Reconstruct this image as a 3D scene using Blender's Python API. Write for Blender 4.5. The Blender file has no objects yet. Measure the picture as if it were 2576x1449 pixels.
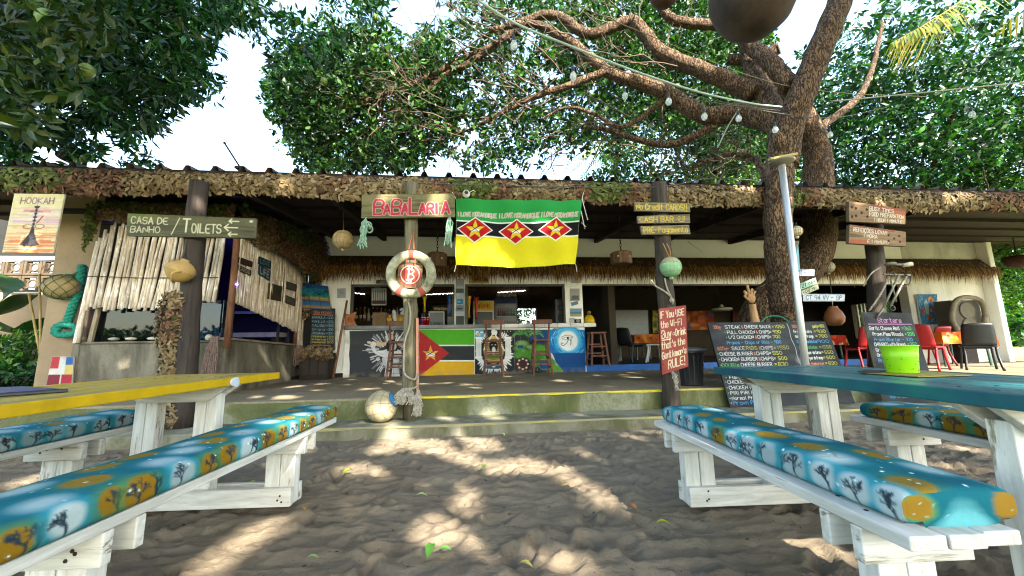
import bpy, math, random
import numpy as np
from mathutils import Vector, Matrix
random.seed(7)
RNG = np.random.default_rng(7)
S = bpy.context.scene
COL = S.collection
rad = math.radians
# ------------------------------------------------------------------ camera, sky, sun, exposure
EYE = 0.95
FPX, IW, IH = 969.0, 2576.0, 1449.0
PITCH, ROLL, YAW = rad(8.66), rad(1.0), rad(5.8)
_f = np.array([math.sin(YAW)*math.cos(PITCH), math.cos(YAW)*math.cos(PITCH), math.sin(PITCH)])
_r0 = np.array([math.cos(YAW), -math.sin(YAW), 0.0]); _u0 = np.cross(_r0, _f)
_r = _r0*math.cos(ROLL) - _u0*math.sin(ROLL)
_u = _u0*math.cos(ROLL) + _r0*math.sin(ROLL)
cd = bpy.data.cameras.new('camera'); cam = bpy.data.objects.new('camera', cd); COL.objects.link(cam)
cam.matrix_world = Matrix(((_r[0], _u[0], -_f[0], 0), (_r[1], _u[1], -_f[1], 0), (_r[2], _u[2], -_f[2], EYE), (0, 0, 0, 1)))
cd.sensor_width = 36.0; cd.lens = 36.0*FPX/IW; cd.clip_start = 0.05; cd.clip_end = 600
S.camera = cam
SUN_EL, SUN_AZ = rad(35), rad(22)          # sun stands behind the viewer, to the right
SUN = Vector((math.sin(SUN_AZ)*math.cos(SUN_EL), -math.cos(SUN_AZ)*math.cos(SUN_EL), math.sin(SUN_EL)))
W = bpy.data.worlds.new('World'); S.world = W; W.use_nodes = True
wn = W.node_tree.nodes; bg = wn['Background']
sky = wn.new('ShaderNodeTexSky'); sky.sky_type = 'NISHITA'; sky.sun_disc = False
sky.sun_elevation = SUN_EL; sky.sun_rotation = math.pi - SUN_AZ; sky.air_density = 1.0; sky.dust_density = 1.0; sky.ozone_density = 1.5
mx = wn.new('ShaderNodeMix'); mx.data_type = 'RGBA'; mx.blend_type = 'MULTIPLY'; mx.inputs[0].default_value = 1.0; mx.inputs[7].default_value = (1.05, 1.0, .87, 1)
W.node_tree.links.new(sky.outputs[0], mx.inputs[6]); W.node_tree.links.new(mx.outputs[2], bg.inputs[0]); bg.inputs[1].default_value = 0.15
sl = bpy.data.lights.new('sun', 'SUN'); sl.energy = 3.6; sl.angle = rad(0.53); sl.color = (1.0, 0.93, 0.82)
so = bpy.data.objects.new('sun', sl); COL.objects.link(so); so.location = (5, -8, 12)
so.rotation_euler = SUN.to_track_quat('Z', 'Y').to_euler()
S.view_settings.view_transform = 'Standard'; S.view_settings.look = 'None'
S.view_settings.exposure = 3.05; S.view_settings.gamma = 1.0; S.view_settings.use_curve_mapping = False
S.cycles.filter_width = 1.1; S.cycles.max_bounces = 6; S.cycles.diffuse_bounces = 4; S.cycles.glossy_bounces = 3; S.cycles.transmission_bounces = 4
S.cycles.transparent_max_bounces = 6; S.cycles.use_denoising = True; S.cycles.sample_clamp_indirect = 6

# ------------------------------------------------------------------ placing: a direction of view met with a plane of the place
def _d(x, y): return _f*FPX + _r*(x-IW/2) - _u*(y-IH/2)
def P(x, y, Y): d = _d(x, y); return Vector(d*Y/d[1]) + Vector((0, 0, EYE))
def G(x, y, z): d = _d(x, y); return Vector(d*(z-EYE)/d[2]) + Vector((0, 0, EYE))
def PXp(x, y, X): d = _d(x, y); return Vector(d*X/d[0]) + Vector((0, 0, EYE))
def Pn(x, y, Y):
    x, y, Y = map(np.asarray, (x, y, Y))
    d = _f*FPX + _r*(x-IW/2)[:, None] - _u*(y-IH/2)[:, None]
    p = d*(Y/d[:, 1])[:, None]; p[:, 2] += EYE
    return p
def proj(p):
    v = np.asarray(p, float) - np.array([0, 0, EYE]); z = v@_f
    return IW/2 + FPX*(v@_r)/z, IH/2 - FPX*(v@_u)/z, z
def V(*a): return Vector(a)
def lin(c):
    if isinstance(c, str): c = [int(c[i:i+2], 16)/255 for i in (1, 3, 5)]
    return tuple((x/12.92 if x <= 0.04045 else ((x+0.055)/1.055)**2.4) for x in c[:3])

# ------------------------------------------------------------------ objects
WM = {}
def tag(o, label=None, cat=None, group=None, kind=None):
    if label: o['label'] = label
    if cat: o['category'] = cat
    if group: o['group'] = group
    if kind: o['kind'] = kind
    return o
def thing(name, label, cat, loc=(0, 0, 0), rz=0.0, group=None):
    o = bpy.data.objects.new(name, None); COL.objects.link(o); o.empty_display_size = 0.1
    o.location = loc; o.rotation_euler = (0, 0, rz)
    WM[o.name] = Matrix.Translation(Vector(loc)) @ Matrix.Rotation(rz, 4, 'Z')
    return tag(o, label, cat, group)
def dup(root, loc, rz=0.0, label=None, group=None):
    r = root.copy(); COL.objects.link(r); r.location = loc; r.rotation_euler = (0, 0, rz)
    if label: r['label'] = label
    if group: r['group'] = group
    for ch in list(root.children):
        c = ch.copy(); COL.objects.link(c); c.parent = r
        for g in list(ch.children):
            e = g.copy(); COL.objects.link(e); e.parent = c
    return r
def mesh_obj(name, v, f, mat, parent=None, smooth=False, col=None, bev=0.0, uv=None, origin=None):
    v = np.asarray(v, dtype=np.float64).reshape(-1, 3)
    if parent is not None:
        M = np.array(WM[parent.name].inverted()); v = v@M[:3, :3].T + M[:3, 3]
    elif origin is not None:
        v = v - np.asarray(origin, float)
    me = bpy.data.meshes.new(name)
    if isinstance(f, np.ndarray):
        n, k = f.shape
        me.vertices.add(len(v)); me.vertices.foreach_set('co', v.astype(np.float32).ravel())
        me.loops.add(n*k); me.loops.foreach_set('vertex_index', f.astype(np.int32).ravel())
        me.polygons.add(n); me.polygons.foreach_set('loop_start', np.arange(0, n*k, k, dtype=np.int32))
        me.update(calc_edges=True)
    else:
        me.from_pydata(v.tolist(), [], f); me.update()
    if smooth: me.polygons.foreach_set('use_smooth', np.ones(len(me.polygons), dtype=bool))
    if col is not None:
        a = me.color_attributes.new('Col', 'FLOAT_COLOR', 'POINT')
        c = np.ones((len(v), 4), np.float32); c[:, :3] = np.asarray(col, np.float32)
        a.data.foreach_set('color', c.ravel())
    me.materials.append(mat)
    o = bpy.data.objects.new(name, me); COL.objects.link(o)
    if parent is not None:
        o.parent = parent; WM[o.name] = WM[parent.name]
    else:
        if origin is not None: o.location = origin
        WM[o.name] = Matrix.Translation(Vector(origin)) if origin is not None else Matrix.Identity(4)
    if bev:
        b = o.modifiers.new('bevel', 'BEVEL'); b.width = bev; b.segments = 2; b.limit_method = 'ANGLE'; b.angle_limit = rad(40)
    return o
class MB:
    def __init__(s): s.v = []; s.f = []; s.c = []
    def add(s, v, f, col=None):
        k = len(s.v); s.v += [tuple(p) for p in v]; s.f += [tuple(i+k for i in q) for q in f]
        s.c += [lin(col) if isinstance(col, str) else (col or (1, 1, 1))]*len(v); return s
    def hexa(s, p, col=None):   # p: bottom 4 (ccw from above), top 4
        return s.add(p, [(3, 2, 1, 0), (4, 5, 6, 7), (0, 1, 5, 4), (1, 2, 6, 5), (2, 3, 7, 6), (3, 0, 4, 7)], col)
    def box(s, c, d, R=None, col=None):
        x, y, z = d[0]/2, d[1]/2, d[2]/2
        p = [Vector(q) for q in ((-x, -y, -z), (x, -y, -z), (x, y, -z), (-x, y, -z), (-x, -y, z), (x, -y, z), (x, y, z), (-x, y, z))]
        if R is not None: p = [R@q for q in p]
        c = Vector(c); return s.hexa([q+c for q in p], col)
    def bar(s, a, b, w, h, col=None, up=(0, 0, 1)):     # a beam of section w x h from a to b
        a, b = Vector(a), Vector(b); t = (b-a).normalized(); u = Vector(up)
        x = t.cross(u)
        if x.length < 1e-4: x = t.cross(Vector((0, 1, 0)))
        x.normalize(); y = x.cross(t)
        p = [q + x*(i*w/2) + y*(j*h/2) for q in (a, b) for i, j in ((-1, -1), (1, -1), (1, 1), (-1, 1))]
        return s.add(p, [(3, 2, 1, 0), (4, 5, 6, 7), (0, 1, 5, 4), (1, 2, 6, 5), (2, 3, 7, 6), (3, 0, 4, 7)], col)
    def tube(s, pts, r, n=8, col=None, cap=True, wob=0.0):
        pts = [Vector(p) for p in pts]; m = len(pts)
        if not hasattr(r, '__len__'): r = [r]*m
        ref = Vector((0.31, 0.77, 0.55)); v = []; f = []
        x = None
        for i in range(m):
            t = (pts[min(i+1, m-1)] - pts[max(i-1, 0)]).normalized()
            if x is None:
                x = t.cross(ref if abs(t.dot(ref)) < .95 else Vector((1, 0, 0))).normalized()
            else:
                x = (x - t*x.dot(t)).normalized()
            y = t.cross(x)
            for j in range(n):
                a = 2*math.pi*j/n; q = r[i]*(1 + (random.uniform(-wob, wob) if wob else 0))
                v.append(pts[i] + x*(math.cos(a)*q) + y*(math.sin(a)*q))
        for i in range(m-1):
            for j in range(n):
                k = (j+1) % n; f.append((i*n+j, i*n+k, i*n+n+k, i*n+n+j))
        if cap: f.append(tuple(range(n-1, -1, -1))); f.append(tuple(range((m-1)*n, m*n)))
        return s.add(v, f, col)
    def lathe(s, c, prof, n=18, col=None, R=None, sq=(1, 1)):
        c = Vector(c); v = []; f = []
        for r, z in prof:
            for j in range(n):
                a = 2*math.pi*j/n; q = Vector((r*math.cos(a)*sq[0], r*math.sin(a)*sq[1], z))
                v.append(c + (R@q if R is not None else q))
        for i in range(len(prof)-1):
            for j in range(n):
                k = (j+1) % n; f.append((i*n+j, i*n+k, i*n+n+k, i*n+n+j))
        f.append(tuple(range(n-1, -1, -1))); f.append(tuple(range((len(prof)-1)*n, len(prof)*n)))
        return s.add(v, f, col)
    def ball(s, c, r, n=18, m=11, col=None, R=None):
        if not hasattr(r, '__len__'): r = (r, r, r)
        return s.lathe(c, [(math.sin(math.pi*(i+.02)/(m+.04)), -math.cos(math.pi*(i+.02)/(m+.04))) for i in range(m+1)], n, col,
                       (R if R is not None else Matrix.Identity(3)) @ Matrix.Diagonal(r))
    def torus(s, c, R0, r, n=36, m=12, M=None, col=None, wob=0):
        c = Vector(c); v = []; f = []
        for i in range(n):
            a = 2*math.pi*i/n
            for j in range(m):
                b = 2*math.pi*j/m; q = r*(1+random.uniform(-wob, wob))
                p = Vector(((R0+q*math.cos(b))*math.cos(a), q*math.sin(b), (R0+q*math.cos(b))*math.sin(a)))
                v.append(c + (M@p if M is not None else p))
        for i in range(n):
            for j in range(m):
                k = (i+1) % n; l = (j+1) % m; f.append((i*m+j, i*m+l, k*m+l, k*m+j))
        return s.add(v, f, col)
    def prism(s, poly, vec, col=None):
        poly = [Vector(p) for p in poly]; n = len(poly); vec = Vector(vec)
        f = [tuple(range(n)), tuple(range(2*n-1, n-1, -1))] + [(i, i+n, (i+1) % n+n, (i+1) % n) for i in range(n)]
        return s.add(poly + [p+vec for p in poly], f, col)
    def build(s, name, mat, parent=None, smooth=False, bev=0.0, origin=None, col=False):
        return mesh_obj(name, s.v, s.f, mat, parent, smooth, s.c if col else None, bev, None, origin)
def curve(pts, n=6):        # smooth polyline through the points
    p = [np.asarray(q, float) for q in pts]; p = [2*p[0]-p[1]] + p + [2*p[-1]-p[-2]]; out = []
    for i in range(1, len(p)-2):
        a, b, c, d = p[i-1:i+3]
        for k in range(n):
            t = k/n; out.append(.5*((2*b) + (c-a)*t + (2*a-5*b+4*c-d)*t*t + (3*b-a-3*c+d)*t**3))
    out.append(p[-2]); return [Vector(q) if len(q) == 3 else q for q in out]
def vnoise(x, y, seed=0):   # smooth value noise on arrays
    x = np.asarray(x, float); y = np.asarray(y, float)
    tab = np.random.default_rng(seed).random((256, 256)); xi = np.floor(x).astype(int); yi = np.floor(y).astype(int)
    fx = x-xi; fy = y-yi; fx = fx*fx*(3-2*fx); fy = fy*fy*(3-2*fy)
    g = lambda a, b: tab[a % 256, b % 256]
    return (g(xi, yi)*(1-fx)+g(xi+1, yi)*fx)*(1-fy) + (g(xi, yi+1)*(1-fx)+g(xi+1, yi+1)*fx)*fy
def fbm(x, y, o=4, seed=0):
    t = 0; a = .5
    for i in range(o): t = t + a*vnoise(np.asarray(x)*2**i+17*i, np.asarray(y)*2**i+5*i, seed+i); a *= .5
    return t

# ------------------------------------------------------------------ materials
def nmat(name):
    m = bpy.data.materials.new(name); m.use_nodes = True; nt = m.node_tree
    return m, nt, nt.nodes['Principled BSDF']
def L(nt, a, b): nt.links.new(a, b)
def node(nt, t, **k):
    n = nt.nodes.new(t)
    for a, b in k.items():
        if a.startswith('i_'):
            key = a[2:]; key = int(key) if key.isdigit() else key
            n.inputs[key].default_value = b
        else: setattr(n, a, b)
    return n
def coords(nt, scale=(1, 1, 1)):
    t = node(nt, 'ShaderNodeTexCoord'); m = node(nt, 'ShaderNodeMapping'); m.inputs['Scale'].default_value = scale
    L(nt, t.outputs['Object'], m.inputs[0]); return m.outputs[0]
def noise(nt, vec, scale, detail=4, rough=.55, dist=0.0):
    n = node(nt, 'ShaderNodeTexNoise'); n.inputs['Scale'].default_value = scale; n.inputs['Detail'].default_value = detail
    n.inputs['Roughness'].default_value = rough; n.inputs['Distortion'].default_value = dist
    if vec is not None: L(nt, vec, n.inputs['Vector'])
    return n.outputs['Fac']
def ramp(nt, fac, stops, interp='LINEAR'):
    r = node(nt, 'ShaderNodeValToRGB'); e = r.color_ramp.elements; r.color_ramp.interpolation = interp
    while len(e) < len(stops): e.new(.5)
    for q, (p, c) in zip(e, stops):
        q.position = p
        if isinstance(c, (int, float)): c = (c, c, c)
        else: c = lin(c)
        q.color = (*c, 1)
    L(nt, fac, r.inputs[0]); return r.outputs[0]
def mix(nt, fac, a, b, mode='MIX'):
    m = node(nt, 'ShaderNodeMix', data_type='RGBA', blend_type=mode)
    for v, s in ((fac, m.inputs[0]), (a, m.inputs[6]), (b, m.inputs[7])):
        if hasattr(v, 'links') or isinstance(v, bpy.types.NodeSocket): L(nt, v, s)
        elif isinstance(v, (int, float)): s.default_value = v if s.type == 'VALUE' else (v, v, v, 1)
        else: s.default_value = (*lin(v), 1)
    return m.outputs[2]
def bump(nt, b, h, strength=.3, dist=.01, normal=None):
    n = node(nt, 'ShaderNodeBump'); n.inputs['Strength'].default_value = strength; n.inputs['Distance'].default_value = dist
    L(nt, h, n.inputs['Height'])
    if normal is not None: L(nt, normal, n.inputs['Normal'])
    L(nt, n.outputs[0], b.inputs['Normal']); return n.outputs[0]
def per_object(nt, col, amt):
    o = node(nt, 'ShaderNodeObjectInfo'); r = node(nt, 'ShaderNodeMapRange'); r.inputs[3].default_value = 1-amt; r.inputs[4].default_value = 1+amt*.6
    L(nt, o.outputs['Random'], r.inputs[0]); return mix(nt, 1.0, col, r.outputs[0], 'MULTIPLY')
_mc = {}
def flat(name, c, rough=.6, metal=0.0, var=.25, scale=6.0, bmp=.15, c2=None, spec=.4, rnd=0.0, bscale=None, gain=.72):
    if name in _mc: return _mc[name]
    m, nt, b = nmat(name); v = coords(nt); n = noise(nt, v, scale, 5, .6)
    d = tuple(x*gain for x in lin(c)); dark = tuple(x*(1-var) for x in d); lite = tuple(min(1, x*(1+var*.5)) for x in d)
    r = node(nt, 'ShaderNodeValToRGB'); e = r.color_ramp.elements; e[0].position = .3; e[1].position = .7
    e[0].color = (*dark, 1); e[1].color = (*(tuple(x*gain for x in lin(c2)) if c2 else lite), 1); L(nt, n, r.inputs[0]); o = r.outputs[0]
    if rnd: o = per_object(nt, o, rnd)
    L(nt, o, b.inputs['Base Color']); b.inputs['Roughness'].default_value = rough; b.inputs['Metallic'].default_value = metal
    b.inputs['Specular IOR Level'].default_value = spec
    if bmp: bump(nt, b, noise(nt, v, bscale or scale*9, 4, .6), bmp, .004)
    _mc[name] = m; return m
def wood(name, base, dark, grain=(30, 30, 2.0), rough=.7, rnd=.18, wear=None, wear_at=.6, bmp=.35, dist=.004, spec=.3):
    if name in _mc: return _mc[name]
    m, nt, b = nmat(name); v = coords(nt, grain); n = noise(nt, v, 1.0, 6, .65, .6)
    c = ramp(nt, n, [(.3, dark), (.62, base)])
    if wear:
        w = noise(nt, coords(nt, (grain[0]*.5, grain[1]*.5, grain[2]*.9)), 1.0, 6, .7)
        c = mix(nt, ramp(nt, w, [(wear_at, 0.0), (wear_at+.07, 1.0)]), c, wear)
    c = per_object(nt, c, rnd)
    L(nt, c, b.inputs['Base Color']); b.inputs['Roughness'].default_value = rough; b.inputs['Specular IOR Level'].default_value = spec
    bump(nt, b, n, bmp, dist); _mc[name] = m; return m
def vcol(name, rough=.7, var=.12, scale=14, bmp=.12, spec=.3, trans=0.0, tcol=None, rnd=0.0, bd=.004, metal=0.0, gain=1.0):
    if name in _mc: return _mc[name]
    m, nt, b = nmat(name); a = node(nt, 'ShaderNodeVertexColor', layer_name='Col'); v = coords(nt)
    n = noise(nt, v, scale, 4, .6); c = mix(nt, 1.0, a.outputs[0], ramp(nt, n, [(.25, (1-var)*gain), (.75, gain)]), 'MULTIPLY')
    if rnd: c = per_object(nt, c, rnd)
    L(nt, c, b.inputs['Base Color']); b.inputs['Roughness'].default_value = rough; b.inputs['Specular IOR Level'].default_value = spec
    b.inputs['Metallic'].default_value = metal
    if bmp: bump(nt, b, noise(nt, v, scale*6, 4, .6), bmp, bd)
    if trans:
        t = node(nt, 'ShaderNodeBsdfTranslucent'); x = node(nt, 'ShaderNodeMixShader'); x.inputs[0].default_value = trans
        L(nt, mix(nt, 1.0, c, tcol, 'MULTIPLY') if tcol else c, t.inputs[0])
        L(nt, b.outputs[0], x.inputs[1]); L(nt, t.outputs[0], x.inputs[2]); L(nt, x.outputs[0], nt.nodes['Material Output'].inputs[0])
    _mc[name] = m; return m
def emit(name, c, s):
    m, nt, b = nmat(name); b.inputs['Base Color'].default_value = (*lin(c), 1); b.inputs['Emission Color'].default_value = (*lin(c), 1)
    b.inputs['Emission Strength'].default_value = s; return m
def glassy(name, c='#dfe8ea', rough=.03, alpha=.25):
    m, nt, b = nmat(name); b.inputs['Base Color'].default_value = (*lin(c), 1); b.inputs['Roughness'].default_value = rough
    b.inputs['Transmission Weight'].default_value = 1.0; b.inputs['IOR'].default_value = 1.45
    b.inputs['Alpha'].default_value = 1.0; return m

# ------------------------------------------------------------------ painted faces: a sheet of small faces, each vertex its paint colour
GL = {}
for row in '''A 02 28 42|14 34;B 02 08 38 47 46 35 05|35 44 43 32 02;C 47 38 18 06 04 12 32 43;D 02 08 28 46 44 22 02;E 48 08 02 42|05 35;F 48 08 02|05 35
G 47 38 18 06 04 12 32 43 45 25;H 02 08|42 48|05 45;I 22 28;J 48 43 32 12 03;K 08 02|48 05 42;L 08 02 42;M 02 08 25 48 42;N 02 08 42 48;O 18 06 04 12 32 44 46 38 18
P 02 08 38 47 46 35 05;Q 18 06 04 12 32 44 46 38 18|23 41;R 02 08 38 47 46 35 05|25 42;S 47 38 18 07 06 15 35 44 43 32 12 03;T 08 48|28 22;U 08 03 12 32 43 48;V 08 22 48
W 08 12 25 32 48;X 08 42|02 48;Y 08 25 48|25 22;Z 08 48 02 42;a 45 36 16 05 03 12 32 43|46 42;b 08 02|05 16 36 45 43 32 12 03;c 45 36 16 05 03 12 32 43
d 48 42|45 36 16 05 03 12 32 43;e 04 44 45 36 16 05 03 12 32 43;f 38 28 17 12|06 36;g 45 36 16 05 04 13 33 44|46 41 30 10;h 08 02|05 16 36 45 42;i 26 22|28 27;j 26 21 10|28 27
k 08 02|36 04 42;l 28 23 32;m 02 06|05 16 25 22|25 36 45 42;n 02 06|05 16 36 45 42;o 16 05 03 12 32 43 45 36 16;p 06 00|05 16 36 45 43 32 12 03;q 46 40|45 36 16 05 03 12 32 43
r 02 06|04 16 36;s 45 36 16 05 14 34 43 32 12 03;t 18 13 22 32|06 36;u 06 03 12 32 43|46 42;v 06 22 46;w 06 12 25 32 46;x 06 42|02 46;y 06 23|46 10;z 06 46 02 42
0 18 06 04 12 32 44 46 38 18;1 17 28 22;2 07 18 38 47 46 02 42;3 07 18 38 47 46 35 25|35 44 43 32 12 03;4 38 04 44|36 32;5 48 08 05 35 44 43 32 02;6 38 17 04 03 12 32 43 44 35 15 04
7 08 48 12;8 15 07 18 38 47 35 15 04 03 12 32 43 44 35;9 45 25 06 07 18 38 47 45 32;= 06 36|04 34;- 05 35;& 42 06 17 28 37 36 03 12 22 44;! 28 24|22 21;. 22 21;, 22 10;' 28 26;/ 02 48
Ç 47 38 18 06 04 12 32 43|22 20;Õ 18 06 04 12 32 44 46 38 18|09 19 39;É 48 08 02 42|05 35|29 39;* 24 26|15 35'''.replace('\n', ';').split(';'):
    k, g = row.split(' ', 1); GL[k] = [[(int(p[0]), int(p[1])) for p in st.split()] for st in g.split('|')]
NARROW = {'I': .25, 'i': .3, 'l': .4, '1': .5, '!': .3, '.': .25, ',': .25, "'": .25, 'j': .5, 't': .7, 'f': .75, 'r': .8, '-': .8, '=': .85}
class Canvas:
    def __init__(s, w, h, res, bgc):
        s.w, s.h = w, h; s.nx = max(2, int(w/res)+1); s.ny = max(2, int(h/res)+1); s.px = w/(s.nx-1)
        s.X, s.Y = np.meshgrid(np.linspace(0, w, s.nx), np.linspace(0, h, s.ny))
        s.C = np.zeros((s.ny, s.nx, 3)); s.C[:] = lin(bgc)
    def blend(s, a, col, sl=None):
        sl = sl or (slice(None), slice(None)); s.C[sl] = s.C[sl]*(1-a[..., None]) + np.array(lin(col) if isinstance(col, str) else col)*a[..., None]
    def _win(s, x0, x1, y0, y1):
        i0 = max(0, int(x0/s.px)-1); i1 = min(s.nx, int(x1/s.px)+3); j0 = max(0, int(y0/s.px)-1); j1 = min(s.ny, int(y1/s.px)+3)
        return (slice(j0, max(j0, j1)), slice(i0, max(i0, i1)))
    def line(s, pts, w, col, soft=None, a=1.0):
        pts = [np.asarray(p, float) for p in pts]; m = w+s.px
        sl = s._win(min(p[0] for p in pts)-m, max(p[0] for p in pts)+m, min(p[1] for p in pts)-m, max(p[1] for p in pts)+m)
        X, Y = s.X[sl], s.Y[sl]
        if X.size == 0: return
        D = np.full(X.shape, 9.)
        for p, q in zip(pts[:-1], pts[1:]):
            d = q-p; l = d@d+1e-12; t = np.clip(((X-p[0])*d[0]+(Y-p[1])*d[1])/l, 0, 1)
            D = np.minimum(D, np.hypot(X-p[0]-t*d[0], Y-p[1]-t*d[1]))
        s.blend(a*np.clip((w/2-D)/(soft or s.px)+.5, 0, 1), col, sl)
    def disc(s, x, y, r, col, soft=None, ry=None, a=1.0, rot=0.0, inner=None):
        ry = ry or r; m = max(r, ry)+(soft or 0)+s.px; sl = s._win(x-m, x+m, y-m, y+m); X, Y = s.X[sl]-x, s.Y[sl]-y
        c, n = math.cos(rot), math.sin(rot); D = np.hypot((X*c+Y*n)/r, (-X*n+Y*c)/ry)
        k = min(r, ry)/(soft or s.px); A = np.clip((1-D)*k+.5, 0, 1)
        if inner: A = A*np.clip((D-inner)*k+.5, 0, 1)
        s.blend(a*A, col, sl)
    def poly(s, pts, col, a=1.0):
        xs = [p[0] for p in pts]; ys = [p[1] for p in pts]; sl = s._win(min(xs), max(xs), min(ys), max(ys)); X, Y = s.X[sl], s.Y[sl]
        ins = np.zeros(X.shape, bool); D = np.full(X.shape, 9.)
        for (x0, y0), (x1, y1) in zip(pts, pts[1:]+pts[:1]):
            if y0 != y1: ins ^= ((y0 > Y) != (y1 > Y)) & (X < (x1-x0)*(Y-y0)/(y1-y0)+x0)
            dx, dy = x1-x0, y1-y0; t = np.clip(((X-x0)*dx+(Y-y0)*dy)/(dx*dx+dy*dy+1e-12), 0, 1); D = np.minimum(D, np.hypot(X-x0-t*dx, Y-y0-t*dy))
        s.blend(a*np.clip(np.where(ins, D, -D)/s.px+.5, 0, 1), col, sl)
    def rect(s, x0, y0, x1, y1, col, a=1.0): s.poly([(x0, y0), (x1, y0), (x1, y1), (x0, y1)], col, a)
    def grain(s, c2, sx, sy, lo=.45, hi=.7, seed=1, a=1.0):
        n = fbm(s.X*sx, s.Y*sy, 5, seed); s.blend(a*np.clip((n-lo)/(hi-lo), 0, 1), c2)
    def measure(s, t, h, kern=1.0): return sum((NARROW.get(c, .72 if c.islower() else .85)*.72+.2)*h*kern if c != ' ' else .45*h for c in t)
    def text(s, t, x, y, h, col, w=None, fit=None, jit=.06, slope=0.0, soft=None):
        w = w or h*.13; k = 1.0
        if fit: k = fit/max(1e-6, s.measure(t, h))
        x0 = x
        for ch in t:
            if ch == ' ': x += .45*h*k; continue
            g = GL.get(ch) or GL.get(ch.upper()) or []; cw = NARROW.get(ch, .72 if ch.islower() else .85)*.72*h*k
            dy = random.uniform(-jit, jit)*h*.5; r = random.uniform(-jit, jit)
            for st in g:
                q = []
                for (gx, gy) in st:
                    gx2 = gx/4 if ch not in "Ii!.'1" else .5+(gx-2)/4
                    lx = gx2*cw + r*(gy-5)/6*h*.6 + random.uniform(-jit, jit)*h*.18; ly = (gy-2)/6*h + random.uniform(-jit, jit)*h*.18
                    q.append(np.array((x+lx, y+dy+ly+(x-x0)*slope)))
                if len(q) > 3:
                    for _ in range(1):
                        z = [q[0]]
                        for a, b in zip(q[:-1], q[1:]): z += [a*.75+b*.25, a*.25+b*.75]
                        q = z+[q[-1]]
                s.line(q, w*random.uniform(.85, 1.12), col, soft, a=1.0 if w > .02 else random.uniform(.78, 1.0))
            x += cw + .2*h*k
        return x
    def sheet(s, name, fn, mat, parent, smooth=True):
        u = (s.X/s.w).ravel(); v = (s.Y/s.h).ravel(); p = fn(u, v)
        i = np.arange(s.nx*s.ny).reshape(s.ny, s.nx)
        q = np.stack([i[:-1, :-1], i[:-1, 1:], i[1:, 1:], i[1:, :-1]], -1).reshape(-1, 4)
        return mesh_obj(name, p, q, mat, parent, smooth, s.C.reshape(-1, 3))
def quad_map(c, off=(0, 0, 0)):     # c: bl, br, tr, tl
    a, b, d, e = [np.asarray(q, float)+np.asarray(off, float) for q in c]
    return lambda u, v: ((1-u)*(1-v))[:, None]*a + (u*(1-v))[:, None]*b + (u*v)[:, None]*d + ((1-u)*v)[:, None]*e
# ------------------------------------------------------------------ shared materials
def make_sand():
    m, nt, b = nmat('sand'); v = coords(nt)
    n1 = noise(nt, v, 2.2, 5, .6); n2 = noise(nt, v, 120, 3, .7)
    c = ramp(nt, n1, [(.3, '#64594a'), (.7, '#80735f')])
    c = mix(nt, ramp(nt, n2, [(.28, 1.0), (.36, 0.0)]), c, '#4a3d30')
    sp = node(nt, 'ShaderNodeTexVoronoi'); sp.inputs['Scale'].default_value = 26; L(nt, v, sp.inputs['Vector'])
    c = mix(nt, ramp(nt, sp.outputs['Distance'], [(.07, 1.0), (.10, 0.0)]), c, '#4b4034')
    L(nt, c, b.inputs['Base Color']); b.inputs['Roughness'].default_value = .95; b.inputs['Specular IOR Level'].default_value = .15
    g = noise(nt, v, 260, 3, .7); h = noise(nt, coords(nt, (1, 1.5, 1)), 13, 8, .66, .5)
    x = node(nt, 'ShaderNodeMath', operation='MULTIPLY_ADD'); x.inputs[1].default_value = .22; L(nt, g, x.inputs[0]); L(nt, h, x.inputs[2])
    bump(nt, b, x.outputs[0], .8, .028); return m
SAND = make_sand()
def make_concrete(name, c1, c2, moss=None, msc=1.6, lo=.45, hi=.6, streak=1.0, rough=.9):
    m, nt, b = nmat(name); v = coords(nt); n = noise(nt, v, 1.4, 8, .62)
    c = ramp(nt, n, [(.3, c1), (.7, c2)])
    c = mix(nt, ramp(nt, noise(nt, v, 34, 5, .7), [(.3, .55), (.5, 0.0)]), c, c1)
    if moss:
        k = noise(nt, coords(nt, (msc, msc, msc*streak)), 1.0, 7, .65, .4)
        c = mix(nt, ramp(nt, k, [(lo, 0.0), (hi, .9)]), c, moss)
    L(nt, c, b.inputs['Base Color']); b.inputs['Roughness'].default_value = rough; b.inputs['Specular IOR Level'].default_value = .2
    bump(nt, b, noise(nt, v, 22, 8, .65), .4, .012); return m
MOSSY = make_concrete('mossy_concrete', '#6b6654', '#8c8874', '#504e32', 2.4, .42, .6, .5)
PLATF = make_concrete('platform_concrete', '#6a5e4b', '#8a7c66', '#a08d74', 1.1, .5, .7)
LOWC = make_concrete('rough_render', '#5a5447', '#817a6a', '#38342a', 2.2, .42, .62, .35)
WHITE = make_concrete('whitewash', '#e6e4dc', '#f4f2ed', '#d2ccba', 1.3, .60, .75, .3)
DIRTYW = make_concrete('stained_whitewash', '#b5b1a6', '#d8d5cc', '#8d8672', 1.2, .48, .7, .2)
BROWNW = make_concrete('brown_plaster', '#806d55', '#947f64', '#726350', 1.0, .55, .75)
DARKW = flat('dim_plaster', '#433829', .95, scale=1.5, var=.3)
BLACKW = flat('dark_timber', '#2a201a', .8, scale=8, var=.4)
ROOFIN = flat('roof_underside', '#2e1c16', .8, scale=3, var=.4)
BLUEP = flat('blue_paint', '#0d5fae', .6, scale=7, var=.3)

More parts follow.
